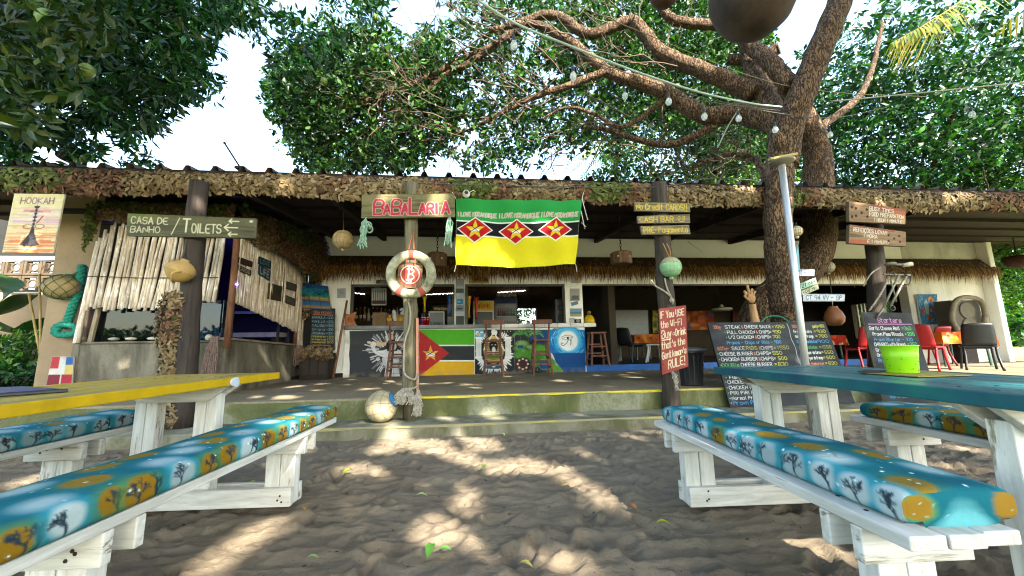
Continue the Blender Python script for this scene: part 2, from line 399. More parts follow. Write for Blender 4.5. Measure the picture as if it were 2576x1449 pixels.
# ------------------------------------------------------------------ ground
def sand_height(X, Y):
    wx = X + .12*vnoise(X*3.1, Y*3.1, 3); wy = Y + .12*vnoise(X*3.1+9, Y*3.1, 4)
    a = 1-np.abs(2*vnoise(wx*3.3, wy*5.2, 11)-1); b = 1-np.abs(2*vnoise(wx*6.1+4, wy*8.3, 12)-1)
    c = 1-np.abs(2*vnoise(wx*11+7, wy*15, 14)-1)
    d = 1-np.abs(2*vnoise(wx*21+3, wy*26, 15)-1)
    h = .015*a**2.2 + .013*b**2.2 + .012*c**2.4 + .005*d**2.2*1.3 + .035*(fbm(X*.9, Y*1.2, 3, 5)-.45) + .004*vnoise(X*38, Y*38, 8)
    return h
def build_sand():
    xs = np.linspace(-6.5, 7.5, 820); ys = np.concatenate([np.linspace(-1.5, .55, 24)[:-1], np.linspace(.55, 4.55, 235)])
    X, Y = np.meshgrid(xs, ys); Z = sand_height(X, Y)
    r = np.random.default_rng(5)
    for k in range(1100):                         # trodden hollows with a pushed-up rim
        cx, cy = r.uniform(-6, 7), r.uniform(.4, 4.4); th = r.uniform(0, 3.14); l, w = r.uniform(.07, .14), r.uniform(.035, .055); A = r.uniform(.010, .028)
        i0, i1 = np.searchsorted(xs, [cx-.4, cx+.4]); j0, j1 = np.searchsorted(ys, [cy-.4, cy+.4])
        x, y = X[j0:j1, i0:i1]-cx, Y[j0:j1, i0:i1]-cy; u = (x*math.cos(th)+y*math.sin(th))/l; v = (-x*math.sin(th)+y*math.cos(th))/w
        q = np.sqrt(u*u+v*v); Z[j0:j1, i0:i1] += -A*np.exp(-(q**5)) + .5*A*np.exp(-((q-1.3)/.3)**2)
    Z -= .03
    Z = np.where(Y > 4.2, Z*(1-np.clip((Y-4.2)/.3, 0, .6)), Z)
    i = np.arange(X.size).reshape(X.shape); q = np.stack([i[:-1, :-1], i[:-1, 1:], i[1:, 1:], i[1:, :-1]], -1).reshape(-1, 4)
    o = mesh_obj('sand', np.stack([X, Y, Z], -1).reshape(-1, 3), q, SAND, None, True); tag(o, kind='structure')
build_sand()
g = MB(); g.add([(-150, -150, -.2), (150, -150, -.2), (150, 150, -.2), (-150, 150, -.2)], [(0, 1, 2, 3)])
gm, nt, b = nmat('earth'); v = coords(nt)
L(nt, ramp(nt, noise(nt, v, .35, 8, .65), [(.35, '#6d5b40'), (.55, '#5d6a34'), (.7, '#7a8a45')]), b.inputs['Base Color']); b.inputs['Roughness'].default_value = 1
bump(nt, b, noise(nt, v, 9, 6), .5, .05)
tag(g.build('ground', gm), kind='structure')
LAWN, nt, b = nmat('lawn'); v = coords(nt)
L(nt, ramp(nt, noise(nt, v, 1.1, 8, .65), [(.35, '#6f7a3a'), (.5, '#8f9a4c'), (.66, '#b6a774')]), b.inputs['Base Color']); b.inputs['Roughness'].default_value = 1
bump(nt, b, noise(nt, v, 40, 5), .6, .04)
g = MB(); g.add([(14.6, 4, .22), (120, 4, .22), (120, 120, .22), (14.6, 120, .22)], [(0, 1, 2, 3)]); tag(g.build('lawn', LAWN), kind='structure')
# steps: a lower tread and the platform the bar stands on
T1, T2, ST1, ST2 = .12, .36, 4.44, 4.96
m = MB(); m.box((3.5, (ST1+13.6)/2, T1/2-.15), (24, 13.6-ST1, T1+.3)); low = m.build('lower_step', MOSSY, None, bev=.015); tag(low, kind='structure')
# rough platform slab with a slightly broken front edge
xs = np.linspace(-8.5, 15.5, 241); m = MB()
e = ST2 + .012*(vnoise(xs*2.2, xs*0, 31)-.5) ; zt = T2 + .0*xs
v = []; f = []
for i, x in enumerate(xs):
    v += [(x, e[i]+.01, T1-.05), (x, e[i], T2-.02), (x, e[i]+.02, T2), (x, 9.2, T2), (x, 13.6, T2)]
for i in range(len(xs)-1):
    for j in range(4): f.append((i*5+j, i*5+5+j, i*5+6+j, i*5+1+j))
pm, nt, b = nmat('platform_mix'); vv = coords(nt)
geo = node(nt, 'ShaderNodeNewGeometry'); sx = node(nt, 'ShaderNodeSeparateXYZ'); L(nt, geo.outputs['Normal'], sx.inputs[0])
top = ramp(nt, noise(nt, vv, 1.3, 8, .62), [(.3, '#665c45'), (.7, '#877a5d')])
top = mix(nt, ramp(nt, noise(nt, vv, 30, 5, .7), [(.3, .6), (.5, 0.0)]), top, '#453b2e')
k = noise(nt, coords(nt, (1.6, 1.6, 1.2)), 1.0, 8, .68, .5)
ris = ramp(nt, k, [(.36, '#42491f'), (.5, '#5a5b36'), (.62, '#7d7c66')])
ris = mix(nt, ramp(nt, noise(nt, vv, 26, 6, .7), [(.3, .7), (.52, 0.0)]), ris, '#4d5228')
L(nt, mix(nt, ramp(nt, sx.outputs[2], [(.3, 0.0), (.7, 1.0)]), ris, top), b.inputs['Base Color']); b.inputs['Roughness'].default_value = .92
bump(nt, b, noise(nt, vv, 20, 8, .65), .45, .015)
plat = mesh_obj('platform', v, f, pm, None); tag(plat, kind='structure')
YL, nt, b = nmat('worn_yellow_line'); vv = coords(nt)
k = noise(nt, coords(nt, (3, 14, 14)), 1.0, 7, .7)
L(nt, mix(nt, ramp(nt, k, [(.46, 0.0), (.56, 1.0)]), '#c2ad1a', '#8d8656'), b.inputs['Base Color']); b.inputs['Roughness'].default_value = .8
YL2, nt, b = nmat('faded_yellow_line'); k = noise(nt, coords(nt, (3, 14, 14)), 1.0, 7, .7)
L(nt, mix(nt, ramp(nt, k, [(.36, 0.0), (.5, 1.0)]), '#a89a35', '#88805f'), b.inputs['Base Color']); b.inputs['Roughness'].default_value = .8
def edge_line(name, par, x0, x1, Y, z, w, mt):
    v = []; f = []; n = int((x1-x0)/.06)
    for i in range(n+1):
        x = x0+(x1-x0)*i/n; a = w*(.7+.5*vnoise(x*4, 0.0, 41)); d = .022*(.4+.9*vnoise(x*5, 3.0, 42))
        v += [(x, Y-.006, z-d), (x, Y-.005, z+.004), (x, Y+a, z+.004)]
    for i in range(n):
        for j in range(2): f.append((i*3+j, i*3+3+j, i*3+4+j, i*3+1+j))
    mesh_obj(name, v, f, mt, par)
edge_line('paint_line', plat, -.65, 12, ST2-.01, T2, .045, YL)
edge_line('paint_line', low, -2.9, 9, ST1-.006, T1, .03, YL2)

# ------------------------------------------------------------------ the bar building
YB = 8.8
X_ = lambda px, y=760: P(px, y, YB).x
XL, XR = -3.5, X_(2490, 800)
o1a, o1b, o2a, o2b, o3a, o3b = X_(883), X_(1143), X_(1170), X_(1421), X_(1466), X_(2288)
ZO, ZC, ZW = 2.38, 1.46, 3.62
bld = thing('bar_building', 'long low whitewashed bar building with serving hatches and open hall under the roof', 'building', (4, YB, T2))
m = MB(); th = .22; yc = YB+th/2
def wl(x0, x1, z0, z1, y0=YB, y1=None): m.box(((x0+x1)/2, (y0+(y1 or y0+th))/2, (z0+z1)/2), (x1-x0, (y1 or y0+th)-y0, z1-z0))
wl(XL, o3b, ZO, ZW); wl(XL, o1a, T2-.1, ZO); wl(o1b, o2a, ZC, ZO); wl(o2b, o3a, T2-.1, ZO)
wl(o1a, o1b, T2-.1, ZC-.09); wl(o2a, o2b, T2-.1, ZC-.09); wl(o1b, o2a, T2-.1, ZC)
m.build('wall', WHITE, bld)
m = MB(); wl(o3b, XR, T2-.1, ZW); m.build('wall', DIRTYW, bld)['label'] = 'stained right-hand wall'
m = MB(); m.box((XR+.07, YB-.05, 2.0), (.16, .36, 3.3)); m.build('lit_wall_end', WHITE, bld, bev=.02)  # whiter block standing in for the lit strip at the wall's end
m = MB(); wl(o3a, o3b, T2-.1, .5, YB-.03, YB+.3); m.build('door_step', BLUEP, bld)
FR = flat('hatch_frame', '#4b4636', .6, scale=9)
for a, b_ in ((o1a, o1b), (o2a, o2b)):
    m = MB(); m.box((a+.03, YB-.012, (ZO+ZC)/2), (.06, .07, ZO-ZC)); m.box(((a+b_)/2+.03, YB-.012, ZO-.025), (b_-a-.06, .07, .05)); m.box((b_-.02, YB-.01, (ZO+ZC)/2-.03), (.04, .06, ZO-ZC-.06))
    m.build('hatch_frame', FR, bld)
m = MB(); m.box(((o3a+o3b)/2, YB-.012, ZO-.02), (o3b-o3a, .06, .035)); m.build('lintel', flat('grey_timber', '#6d6558', .8), bld)
# room behind: floor, back walls, dividing wall, ceiling
m = MB(); m.box((0, 10.4, .40), (7.2, 3.2, .1)); m.box((8, 11.2, .45), (9.2, 4.6, .1)); m.build('floor', flat('hall_floor', '#2c251e', .7, scale=3), bld)
m = MB(); wx0, wx1 = P(1296, 800, 12.0).x, P(1350, 800, 12.0).x
def bw(x0, x1, z0, z1, y): m.box(((x0+x1)/2, y+.1, (z0+z1)/2), (x1-x0, .2, z1-z0))
bw(-3.5, wx0, .3, 3.6, 12.0); bw(wx1, 3.2, .3, 3.6, 12.0); bw(wx0, wx1, .3, P(1320, 828, 12.0).z, 12.0); bw(wx0, wx1, P(1320, 775, 12.0).z, 3.6, 12.0)
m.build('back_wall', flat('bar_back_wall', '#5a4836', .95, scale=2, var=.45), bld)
hx = P(2128, 800, 13.4).x; hx1 = P(2215, 800, 13.4).x; hx2 = P(2262, 800, 13.4).x
m = MB(); bw(3.4, XR-.1, .3, 4.0, 13.4)
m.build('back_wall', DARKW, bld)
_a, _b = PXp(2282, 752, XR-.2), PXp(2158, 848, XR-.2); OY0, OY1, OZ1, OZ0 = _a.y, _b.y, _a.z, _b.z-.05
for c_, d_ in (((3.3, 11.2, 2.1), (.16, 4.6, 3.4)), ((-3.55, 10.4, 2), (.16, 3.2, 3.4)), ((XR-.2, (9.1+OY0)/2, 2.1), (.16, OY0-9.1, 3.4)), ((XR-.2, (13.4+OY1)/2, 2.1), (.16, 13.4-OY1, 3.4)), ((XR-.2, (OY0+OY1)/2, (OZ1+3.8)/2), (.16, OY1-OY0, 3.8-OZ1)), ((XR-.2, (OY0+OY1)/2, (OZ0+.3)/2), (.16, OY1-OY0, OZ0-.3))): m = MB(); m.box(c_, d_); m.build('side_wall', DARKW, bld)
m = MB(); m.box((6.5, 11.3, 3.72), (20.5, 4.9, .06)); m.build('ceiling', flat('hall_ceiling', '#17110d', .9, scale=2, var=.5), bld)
for x in np.arange(4.2, 13, 1.05):
    m = MB(); m.box((x, 11.2, 3.02), (.09, 4.4, .14)); m.build('rafter', BLACKW, bld)
for y in (9.6, 10.8, 12.0):
    m = MB(); m.box((8, y, 3.14), (9.4, .1, .1)); m.build('rafter', BLACKW, bld)
m = MB(); _p = PXp(2262, 800, XR-.4); m.box((_p.x, _p.y, 1.6), (.22, .16, 2.4)); m.build('doorway_post', flat('brown_post', '#4d3a28', .8), bld)
for px in (2133, 2143, 2152):
    m = MB(); q = PXp(px+26, 800, XR-.3); m.box((q.x, q.y, (OZ0+OZ1)/2), (.05, .055, OZ1-OZ0)); m.build('screen_slat', flat('white_slat', '#cfcac0', .6), bld)
# corrugated roof over everything, its dark purlins and beams
xs = []; p = .325
for i in range(int(24/p)):
    x = -8.6+i*p; xs += [(x, 0), (x+.10, 0), (x+.13, .062), (x+.175, .062), (x+.205, 0)]
RY = [(4.93, 3.215), (9.0, 3.62), (14.0, 3.95)]
v = [(x, y, z+h) for x, h in xs for y, z in RY]; n = len(RY); f = []
for i in range(len(xs)-1):
    for j in range(n-1): f.append((i*n+j, i*n+n+j, i*n+n+j+1, i*n+j+1))
rf = mesh_obj('roof', v, f, flat('corrugated_iron', '#6a7878', .55, .1, var=.4, scale=1.5, c2='#6d5a4c'), bld)
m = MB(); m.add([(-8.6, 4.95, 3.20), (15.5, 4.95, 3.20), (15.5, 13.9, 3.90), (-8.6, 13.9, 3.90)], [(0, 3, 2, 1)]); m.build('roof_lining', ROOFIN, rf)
for y in (5.7, 6.45, 7.2, 7.95, 8.6):
    m = MB(); z = 3.215+(y-4.93)*.0995; m.box((3.4, y, z-.075), (23.6, .07, .09)); m.build('purlin', BLACKW, rf)
for px in (600, 806, 1100, 1475, 1700, 1960, 2230, 2400):
    x = P(px, 497, 5.1).x
    m = MB(); m.bar((x, 5.05, 3.1), (x, 8.78, 3.47), .09, .16); m.build('roof_beam', BLACKW, rf)
m = MB(); m.box((3.4, 4.98, 3.17), (24, .05, .09)); m.build('fascia', flat('fascia_board', '#3b2a22', .8, scale=8), rf)
# thatch fringe along the front wall
def thatch():
    r = np.random.default_rng(3); V_ = []; F_ = []; C_ = []
    cols = [np.array(lin(c)) for c in ('#6b4a26', '#8a6534', '#54391c', '#9c7a44', '#3e2a15')]
    N = 17000
    for i in range(N):
        x = r.uniform(XL-.05, XR+.2); lay = r.random(); y0 = YB-.03-.24*lay; z0 = 3.02-.28*lay+r.normal(0, .015)
        ln = abs(r.normal(.22, .07)) if r.random() < .93 else r.uniform(.3, .5)
        if lay < .25: ln *= .6
        dx = r.normal(0, .05); dy = -abs(r.normal(.03, .03)); w = r.uniform(.004, .009); k = len(V_)
        p0 = (x, y0, z0); p1 = (x+dx*.5, y0+dy, z0-ln*.55); p2 = (x+dx, y0+dy*.8, z0-ln)
        V_ += [(p0[0]-w, p0[1], p0[2]), (p0[0]+w, p0[1], p0[2]), (p1[0]+w, p1[1], p1[2]), (p1[0]-w, p1[1], p1[2]), (p2[0]+w*.3, p2[1], p2[2]), (p2[0]-w*.3, p2[1], p2[2])]
        F_ += [(k, k+1, k+2, k+3), (k+3, k+2, k+4, k+5)]; C_ += [cols[r.integers(5)]*r.uniform(.7, 1.25)]*6
    o = mesh_obj('thatch_fringe', V_, np.array(F_), vcol('thatch', .9, bmp=0, trans=.15), bld, False, C_); tag(o, kind='stuff')
    b_ = MB(); b_.hexa([(XL, YB-.25, 2.76), (XR+.1, YB-.25, 2.76), (XR+.1, YB-.004, 2.76), (XL, YB-.004, 2.76), (XL, YB-.05, 3.03), (XR+.1, YB-.05, 3.03), (XR+.1, YB-.004, 3.03), (XL, YB-.004, 3.03)])
    b_.build('thatch_backing', flat('thatch_core', '#4a331b', .95, scale=20, var=.5), bld)
thatch()
# ------------------------------------------------------------------ counter and painted front
PAINT = vcol('wall_paint', .75, .18, 10, .2, gain=.92)
CLOTH = vcol('printed_cloth', .9, .08, 25, .1, .15, .3, gain=.85)
BOARD = vcol('painted_board', .75, .22, 12, .25, gain=.62)
CHALK = vcol('chalkboard', .7, .2, 6, .08, spec=.15, gain=.8)
YM = 8.72
mu0, mu1 = P(866, 880, YM).x, P(1473, 880, YM).x
bar = thing('bar_counter', 'long bar counter with a tiled top and bright painted panels on its front', 'bar counter', ((mu0+mu1)/2, YM, T2))
m = MB(); m.box(((mu0+mu1)/2, YM+.04, (T2+ZC-.09)/2), (mu1-mu0, .07, ZC-.09-T2)); m.build('front_panel', WHITE, bar)
DG = flat('dark_counter', '#6e6f6d', .35, .2, var=.35, scale=4)
cx0, cxm, cx1 = P(864, 825, 8.66).x, P(1236, 822, 8.66).x, P(1500, 818, 8.66).x
m = MB(); m.box(((cx0+cxm)/2, 8.92, ZC-.045), (cxm-cx0, .52, .085)); m.build('counter_top', DG, bar, bev=.006)
m = MB(); m.box(((cx1+cxm)/2, 8.92, ZC-.048), (cx1-cxm-.004, .505, .075)); m.build('counter_core', flat('grout', '#8d8b84', .9), bar)
TL = flat('white_tile', '#c9c9c4', .18, var=.12, scale=3, rnd=.14, bmp=.03)
nt_ = 8; tw = (cx1-cxm)/nt_
for i in range(nt_):
    x = cxm+tw*(i+.5)
    m = MB(); m.box((x, 8.664, ZC-.045), (tw-.008, .012, .086)); m.build('tile', TL, bar, bev=.003)
    m = MB(); m.box((x, 8.93, ZC-.004), (tw-.008, .51, .012)); m.build('tile', TL, bar, bev=.003)
def mural():
    w, h = mu1-mu0, ZC-.10-T2; c = Canvas(w, h, .0085, '#e4e1d8')
    def q(zx, zy):
        p = P((1350+zx*.3882)/1.5652, (1280+zy*.388)/1.5652, YM-.004); return (p.x-mu0, p.z-T2)
    k = q(100, 0)[0]-q(0, 0)[0]; k /= 100        # metres per drawing unit
    def pl(pts, col, a=1.0): c.poly([q(*p) for p in pts], col, a)
    def ln(pts, wd, col): c.line([q(*p) for p in pts], wd*k, col)
    def dc(x, y, r, col, ry=None, rot=0.0, inner=None, soft=None, a=1.0): x, y = q(x, y); c.disc(x, y, r*k, col, (soft*k if soft else None), (ry*k if ry else None), a, rot, inner)
    R = random.Random(4)
    # charcoal panel with the figure carrying a beam
    pl([(66, 60), (775, 40), (775, 530), (64, 540), (70, 400), (62, 300), (72, 180)], '#34383d')
    for i in range(230):
        a = R.uniform(.1, 2*math.pi); r0 = R.uniform(90, 210); r1 = r0+R.uniform(20, 75)
        x0, y0 = 490+r0*math.cos(a)*1.05, 270+r0*math.sin(a)*.9; x1, y1 = 490+r1*math.cos(a)*1.05, 270+r1*math.sin(a)*.9
        if 60 < y0 < 520 and 60 < y1 < 515 and 90 < x1 < 770: ln([(x0, y0), (x1, y1)], R.uniform(5, 15), R.choice(['#d8d8d6', '#a9abad', '#7d8084', '#5b5f64', '#c2c3c2']))
    pl([(276, 178), (600, 172), (600, 208), (276, 212)], '#d8b08a'); pl([(472, 74), (506, 72), (508, 160), (470, 160)], '#dcb68f')
    ln([(490, 90), (490, 120)], 4, '#3a2a20'); ln([(482, 98), (490, 88), (498, 98)], 4, '#3a2a20')
    wht = '#dcdcda'
    pl([(286, 186), (298, 166), (330, 168), (336, 200), (322, 232), (340, 262), (400, 258), (470, 238), (540, 240), (592, 262), (600, 320), (575, 330), (560, 420), (580, 525), (420, 525), (436, 420), (420, 330), (330, 292), (300, 262)], wht)
    pl([(405, 320), (430, 350), (440, 400), (410, 390), (396, 350)], '#c9cac9')
    dc(496, 210, 60, '#1d1f22', 66); pl([(440, 200), (452, 266), (480, 262), (470, 170)], '#1d1f22'); pl([(556, 200), (552, 262), (528, 262), (530, 170)], '#1d1f22'); dc(512, 216, 33, wht, 42)
    for a, b_ in (((518, 262), (516, 520)), ((440, 335), (600, 338)), ((462, 375), (575, 377)), ((466, 415), (572, 417)), ((470, 455), (570, 457)), ((420, 492), (580, 490))): ln([a, b_], 3, '#4a4d52')
    ln([(440, 330), (470, 345), (515, 340), (560, 346), (595, 330)], 4, '#3c4044'); ln([(340, 262), (370, 290), (410, 300)], 3, '#55585c'); ln([(318, 200), (300, 230)], 3, '#55585c')
    # national flag
    pl([(775, 44), (1336, 46), (1336, 205), (775, 205)], '#4aa019'); pl([(775, 200), (1336, 200), (1336, 370), (775, 370)], '#e8e6df'); pl([(775, 212), (1336, 212), (1336, 356), (775, 356)], '#262b2b')
    pl([(775, 368), (1336, 368), (1336, 520), (775, 530)], '#cf9f14'); pl([(775, 52), (1078, 286), (775, 520)], '#a32222')
    def star(cx, cy, r, col, ink=True):
        pl([(cx+(r if i % 2 == 0 else r*.4)*math.sin(i*math.pi/5), cy-(r if i % 2 == 0 else r*.4)*math.cos(i*math.pi/5)) for i in range(10)], col)
    star(889, 290, 84, '#d99a1c'); pl([(848, 292), (888, 276), (930, 292), (936, 318), (888, 312), (842, 318)], '#e6e4de'); ln([(848, 312), (935, 258)], 9, '#22211f'); ln([(846, 268), (930, 312)], 6, '#3a2f26'); ln([(838, 262), (868, 250)], 10, '#2b2623')
    # black panel: columns, striped headdress, feathers
    pl([(1336, 44), (1740, 48), (1740, 492), (1336, 500)], '#1d1f26')
    for i in range(54):
        a = 2*math.pi*i/54; r0 = 150+8*(i % 2); r1 = r0+46+16*(i % 3)
        x0, y0, x1, y1 = 1530+r0*math.cos(a)*.9, 265+r0*math.sin(a)*1.1, 1530+r1*math.cos(a)*.9, 265+r1*math.sin(a)*1.1
        if y1 < 492 and y1 > 50 and 1345 < x1 < 1735: dc((x0+x1)/2, (y0+y1)/2, (r1-r0)*.55, '#e6e5df', 9, rot=math.atan2(-(y1-y0), x1-x0))
    dc(1530, 250, 110, '#c9a763', 150)
    for i in range(13): ln([(1425, 150+i*19), (1530, 142+i*19), (1635, 150+i*19)], 7, '#33291e')
    dc(1528, 215, 46, '#1c1a18', 64); dc(1512, 200, 9, '#e0ddd2', 5); dc(1546, 200, 9, '#e0ddd2', 5); dc(1530, 258, 20, '#e0ddd2', 40)
    ln([(1530, 70), (1430, 250)], 11, '#e9e7e0'); ln([(1530, 70), (1640, 260)], 11, '#e9e7e0'); dc(1530, 70, 26, '#e9e7e0', 30)
    pl([(1440, 306), (1625, 302), (1612, 340), (1450, 342)], '#55701f')
    for x in (1342, 1642):
        pl([(x, 118), (x+68, 118), (x+66, 140), (x+4, 140)], '#efeee9'); pl([(x+6, 140), (x+62, 140), (x+62, 320), (x+6, 320)], '#e4e3de'); pl([(x, 318), (x+72, 318), (x+72, 340), (x, 340)], '#efeee9')
        for j in (18, 32, 46): ln([(x+j, 145), (x+j, 316)], 2.5, '#bdbcb6')
    pl([(1350, 340), (1410, 340), (1470, 410), (1450, 430)], '#e4e3de'); pl([(1712, 330), (1650, 330), (1580, 400), (1600, 430)], '#e4e3de'); dc(1530, 425, 110, '#1f5a74', 22); dc(1530, 422, 18, '#d9d7cf', 8)
    for i in range(7): pl([(1440+i*30, 445), (1466+i*30, 445), (1452+i*30, 480)], '#e4e3de')
    pl([(1338, 48), (1432, 48), (1432, 122), (1338, 122)], '#4fa3c8'); dc(1380, 98, 17, '#e5b32c'); dc(1362, 70, 16, '#f0f0ec', 8); dc(1408, 74, 16, '#f0f0ec', 8); dc(1352, 88, 10, '#f0f0ec', 6)
    for x, y in ((1640, 66), (1668, 60), (1700, 62), (1650, 92), (1628, 110)): dc(x, y, 4, '#f3edd0')
    dc(1668, 94, 17, '#f3edd0'); dc(1673, 88, 15, '#1d1f26')
    # jungle panel: palms, a green hill, an empty carved ring
    pl([(1740, 48), (2110, 48), (2110, 500), (1740, 492)], '#20262c'); pl([(1900, 48), (2110, 48), (2110, 220), (1900, 160)], '#0f3f6e')
    for cx, cy, n_, rr in ((1800, 100, 13, 80), (1960, 95, 11, 75), (2170, 70, 9, 70), (1880, 75, 9, 60)):
        for i in range(n_):
            a = math.pi*(.95+1.1*i/(n_-1))*1.0; x1, y1 = cx+rr*math.cos(a), cy-rr*.75*math.sin(a)*-1
            ln([(cx, cy), ((cx+x1)/2, (cy+y1)/2-14), (x1, y1+16)], 9, R.choice(['#4c8a3a', '#3c7433', '#6aa04d', '#2f6a45']))
        ln([(cx, cy), (cx+5, cy+90)], 7, '#4a4a2d')
    for cx, cy, rx, ry, cl in ((1815, 190, 66, 34, '#7fa860'), (1790, 235, 60, 30, '#5d8f3f'), (1830, 300, 100, 56, '#4d8a2c'), (1985, 250, 100, 60, '#57962f'), (1960, 350, 120, 80, '#3f8427'), (2080, 390, 90, 70, '#4f8f2a'), (2160, 450, 90, 50, '#5a9a2e'), (1900, 220, 40, 20, '#8fb66b')): dc(cx, cy, rx, cl, ry, soft=22)
    for i in range(70): 
        x, y = R.uniform(1740, 2200), R.uniform(190, 470); ln([(x, y), (x+R.uniform(-14, 14), y-R.uniform(8, 22))], 5, R.choice(['#3c7a25', '#6fae3c', '#86b954', '#2f641f']))
    pl([(1775, 205), (1830, 205), (1830, 236), (1775, 236)], '#1d4b8a')
    dc(1825, 395, 90, '#2b2c2a', 74, soft=16); dc(1825, 395, 60, '#8f2f25', 60, inner=.72); dc(1825, 395, 40, '#3b2a22')
    for i in range(8): dc(1825+52*math.cos(i*.785), 395+52*math.sin(i*.785), 11, '#e0d8c6', 9)
    dc(2040, 400, 56, '#1d5288'); dc(2040, 400, 58, '#79b0b5', inner=.93)
    # blue panel: moon with the eye
    pl([(2090, 46), (2462, 48), (2462, 500), (2200, 500), (2250, 470), (2200, 400), (2120, 320), (2080, 220)], '#0f6db0')
    for r_, cl in ((175, '#1787c9'), (155, '#2ba3dc'), (140, '#5fc0e6'), (128, '#1f93cf'), (118, '#9fdcf0')): dc(2285, 160, r_, cl, soft=26)
    for i in range(60):
        a = R.uniform(0, 6.28); rr = R.uniform(122, 180); x, y = 2285+rr*math.cos(a), 160+rr*math.sin(a); dx, dy = -math.sin(a)*22, math.cos(a)*22
        if 2100 < x < 2445 and 50 < y: ln([(x-dx, y-dy), (x+dx, y+dy)], 8, R.choice(['#3fb2e2', '#1178b8', '#84d2ec', '#0d5f9c']))
    pl([(2130, 282), (2462, 282), (2462, 500), (2240, 500), (2225, 450), (2160, 380)], '#0b4a86'); ln([(2140, 285), (2460, 283)], 5, '#0d5a9a')
    dc(2285, 160, 104, '#eeede8'); ink = '#151515'
    ln([(2220, 122), (2250, 106), (2290, 102), (2330, 116)], 5, ink); ln([(2224, 140), (2250, 124), (2290, 120), (2332, 126)], 4, ink); ln([(2224, 140), (2260, 150), (2300, 148), (2332, 128)], 4, ink); dc(2282, 132, 13, ink)
    ln([(2288, 148), (2272, 180), (2240, 208), (2222, 206), (2212, 192), (2222, 180), (2236, 186)], 7, ink); ln([(2306, 146), (2316, 180), (2308, 205), (2318, 150)], 6, ink)
    ln([(2112, 290), (2126, 310), (2140, 345)], 16, '#d9dcd8'); ln([(1336, 50), (1336, 500)], 5, '#e8e6df')
    c.grain('#4d4a42', .9, 5, .62, .8, 6, .35)
    lo = np.clip((.12-c.Y)/.12, 0, 1)*np.clip((fbm(c.X*6, c.Y*6, 4, 9)-.35)/.2, 0, 1); c.blend(lo*.55, '#8d8069')
    c.sheet('mural', lambda u, v: np.stack([mu0+u*w, YM-.006+u*0, T2+v*h], -1), PAINT, bar)
mural()
# ------------------------------------------------------------------ signs: boards between four seen corners at one depth
def signboard(name, label, cat, px, Y, thick, cv, mat=BOARD, edge='#6d5f48', parent=None, group=None, back=0.0, floor=None, facename='painted_face'):
    c = [P(x, y, Y) for x, y in px]     # bl br tr tl
    if floor is not None: c[0].z = c[1].z = floor
    if back: c[2].y += back; c[3].y += back
    t = thing(name, label, cat, (c[0]+c[1])/2, 0, group)
    n = (c[1]-c[0]).cross(c[3]-c[0]).normalized()
    b_ = MB(); b_.hexa([c[0], c[1], c[1]-n*thick, c[0]-n*thick, c[3], c[2], c[2]-n*thick, c[3]-n*thick])
    em = flat('board_edge_'+edge, edge, .85, scale=12, var=.35); b_.build('board', em, t, bev=.004)
    w = ((c[1]-c[0]).length+(c[2]-c[3]).length)/2; h = ((c[3]-c[0]).length+(c[2]-c[1]).length)/2
    k = cv(w, h); k.sheet(facename, quad_map(c, n*.003), mat, t); return t
def weathered(w, h, res, c1, c2, c3=None, seed=1, vert=False):
    k = Canvas(w, h, res, c1); a, b_ = (40, 3) if vert else (3, 40)
    k.grain(c2, a, b_, .42, .62, seed, .8)
    if c3: k.grain(c3, 2.5, 4, .48, .66, seed+4, .7)
    k.grain('#2d2718', a*.6, b_*1.3, .60, .7, seed+9, .55); return k
# name board
def cv(w, h):
    k = weathered(w, h, .006, '#6f673f', '#4e4729', '#837a4e', 3)
    tx = 'BABALARIA'; fx = [.13, .235, .32, .425, .51, .615, .70, .79, .86]; hh = [.62, .40, .62, .42, .66, .42, .42, .40, .48]
    for ch, f_, q in zip(tx, fx, hh):
        for wd, cl in ((.050, '#d8c9ae'), (.040, '#b3263f')):
            random.seed(ord(ch)+int(f_*100)); k.text(ch, f_*w, h*.16, q*h, cl, wd*h/.36*1.0, jit=.03)
    random.seed(5); return k
signboard('name_sign', 'wide mossy plank with red hand-painted letters nailed across the middle post', 'sign', [(909, 549), (1145, 546), (1143, 487), (911, 490)], 4.72, .04, cv)
def cv(w, h):
    k = weathered(w, h, .006, '#5d5a38', '#45442b', '#6f7437', 8); cr = '#ded7b0'
    k.text('CASA DE', .03*w, .56*h, .30*h, cr, fit=.29*w); k.text('BANHO', .03*w, .16*h, .27*h, cr, fit=.235*w)
    k.line([(.345*w, .1*h), (.40*w, .88*h)], .03*h/.36*.36*1.2, cr); k.text('T', .43*w, .24*h, .62*h, cr, fit=.07*w); k.text('OILETS', .50*w, .2*h, .42*h, cr, fit=.24*w)
    for x0, x1, y, s in ((.79, .865, .82, .10), (.755, .86, .5, .16), (.79, .86, .17, .10)):
        k.line([(x1*w, y*h), (x0*w, y*h)], .035*h*1.6, cr); k.line([(x0*w+s*h, y*h+s*h), (x0*w, y*h), (x0*w+s*h*1.1, y*h-s*h)], .035*h*1.6, cr)
    k.disc(.965*w, .84*h, .08*h, '#d5d2c4', .04*h, .06*h); return k
signboard('toilet_sign', 'dark mossy plank lettered CASA DE BANHO / TOILETS with three arrows on the black post', 'sign', [(318, 593), (640, 599), (644, 550), (322, 537)], 4.68, .04, cv)
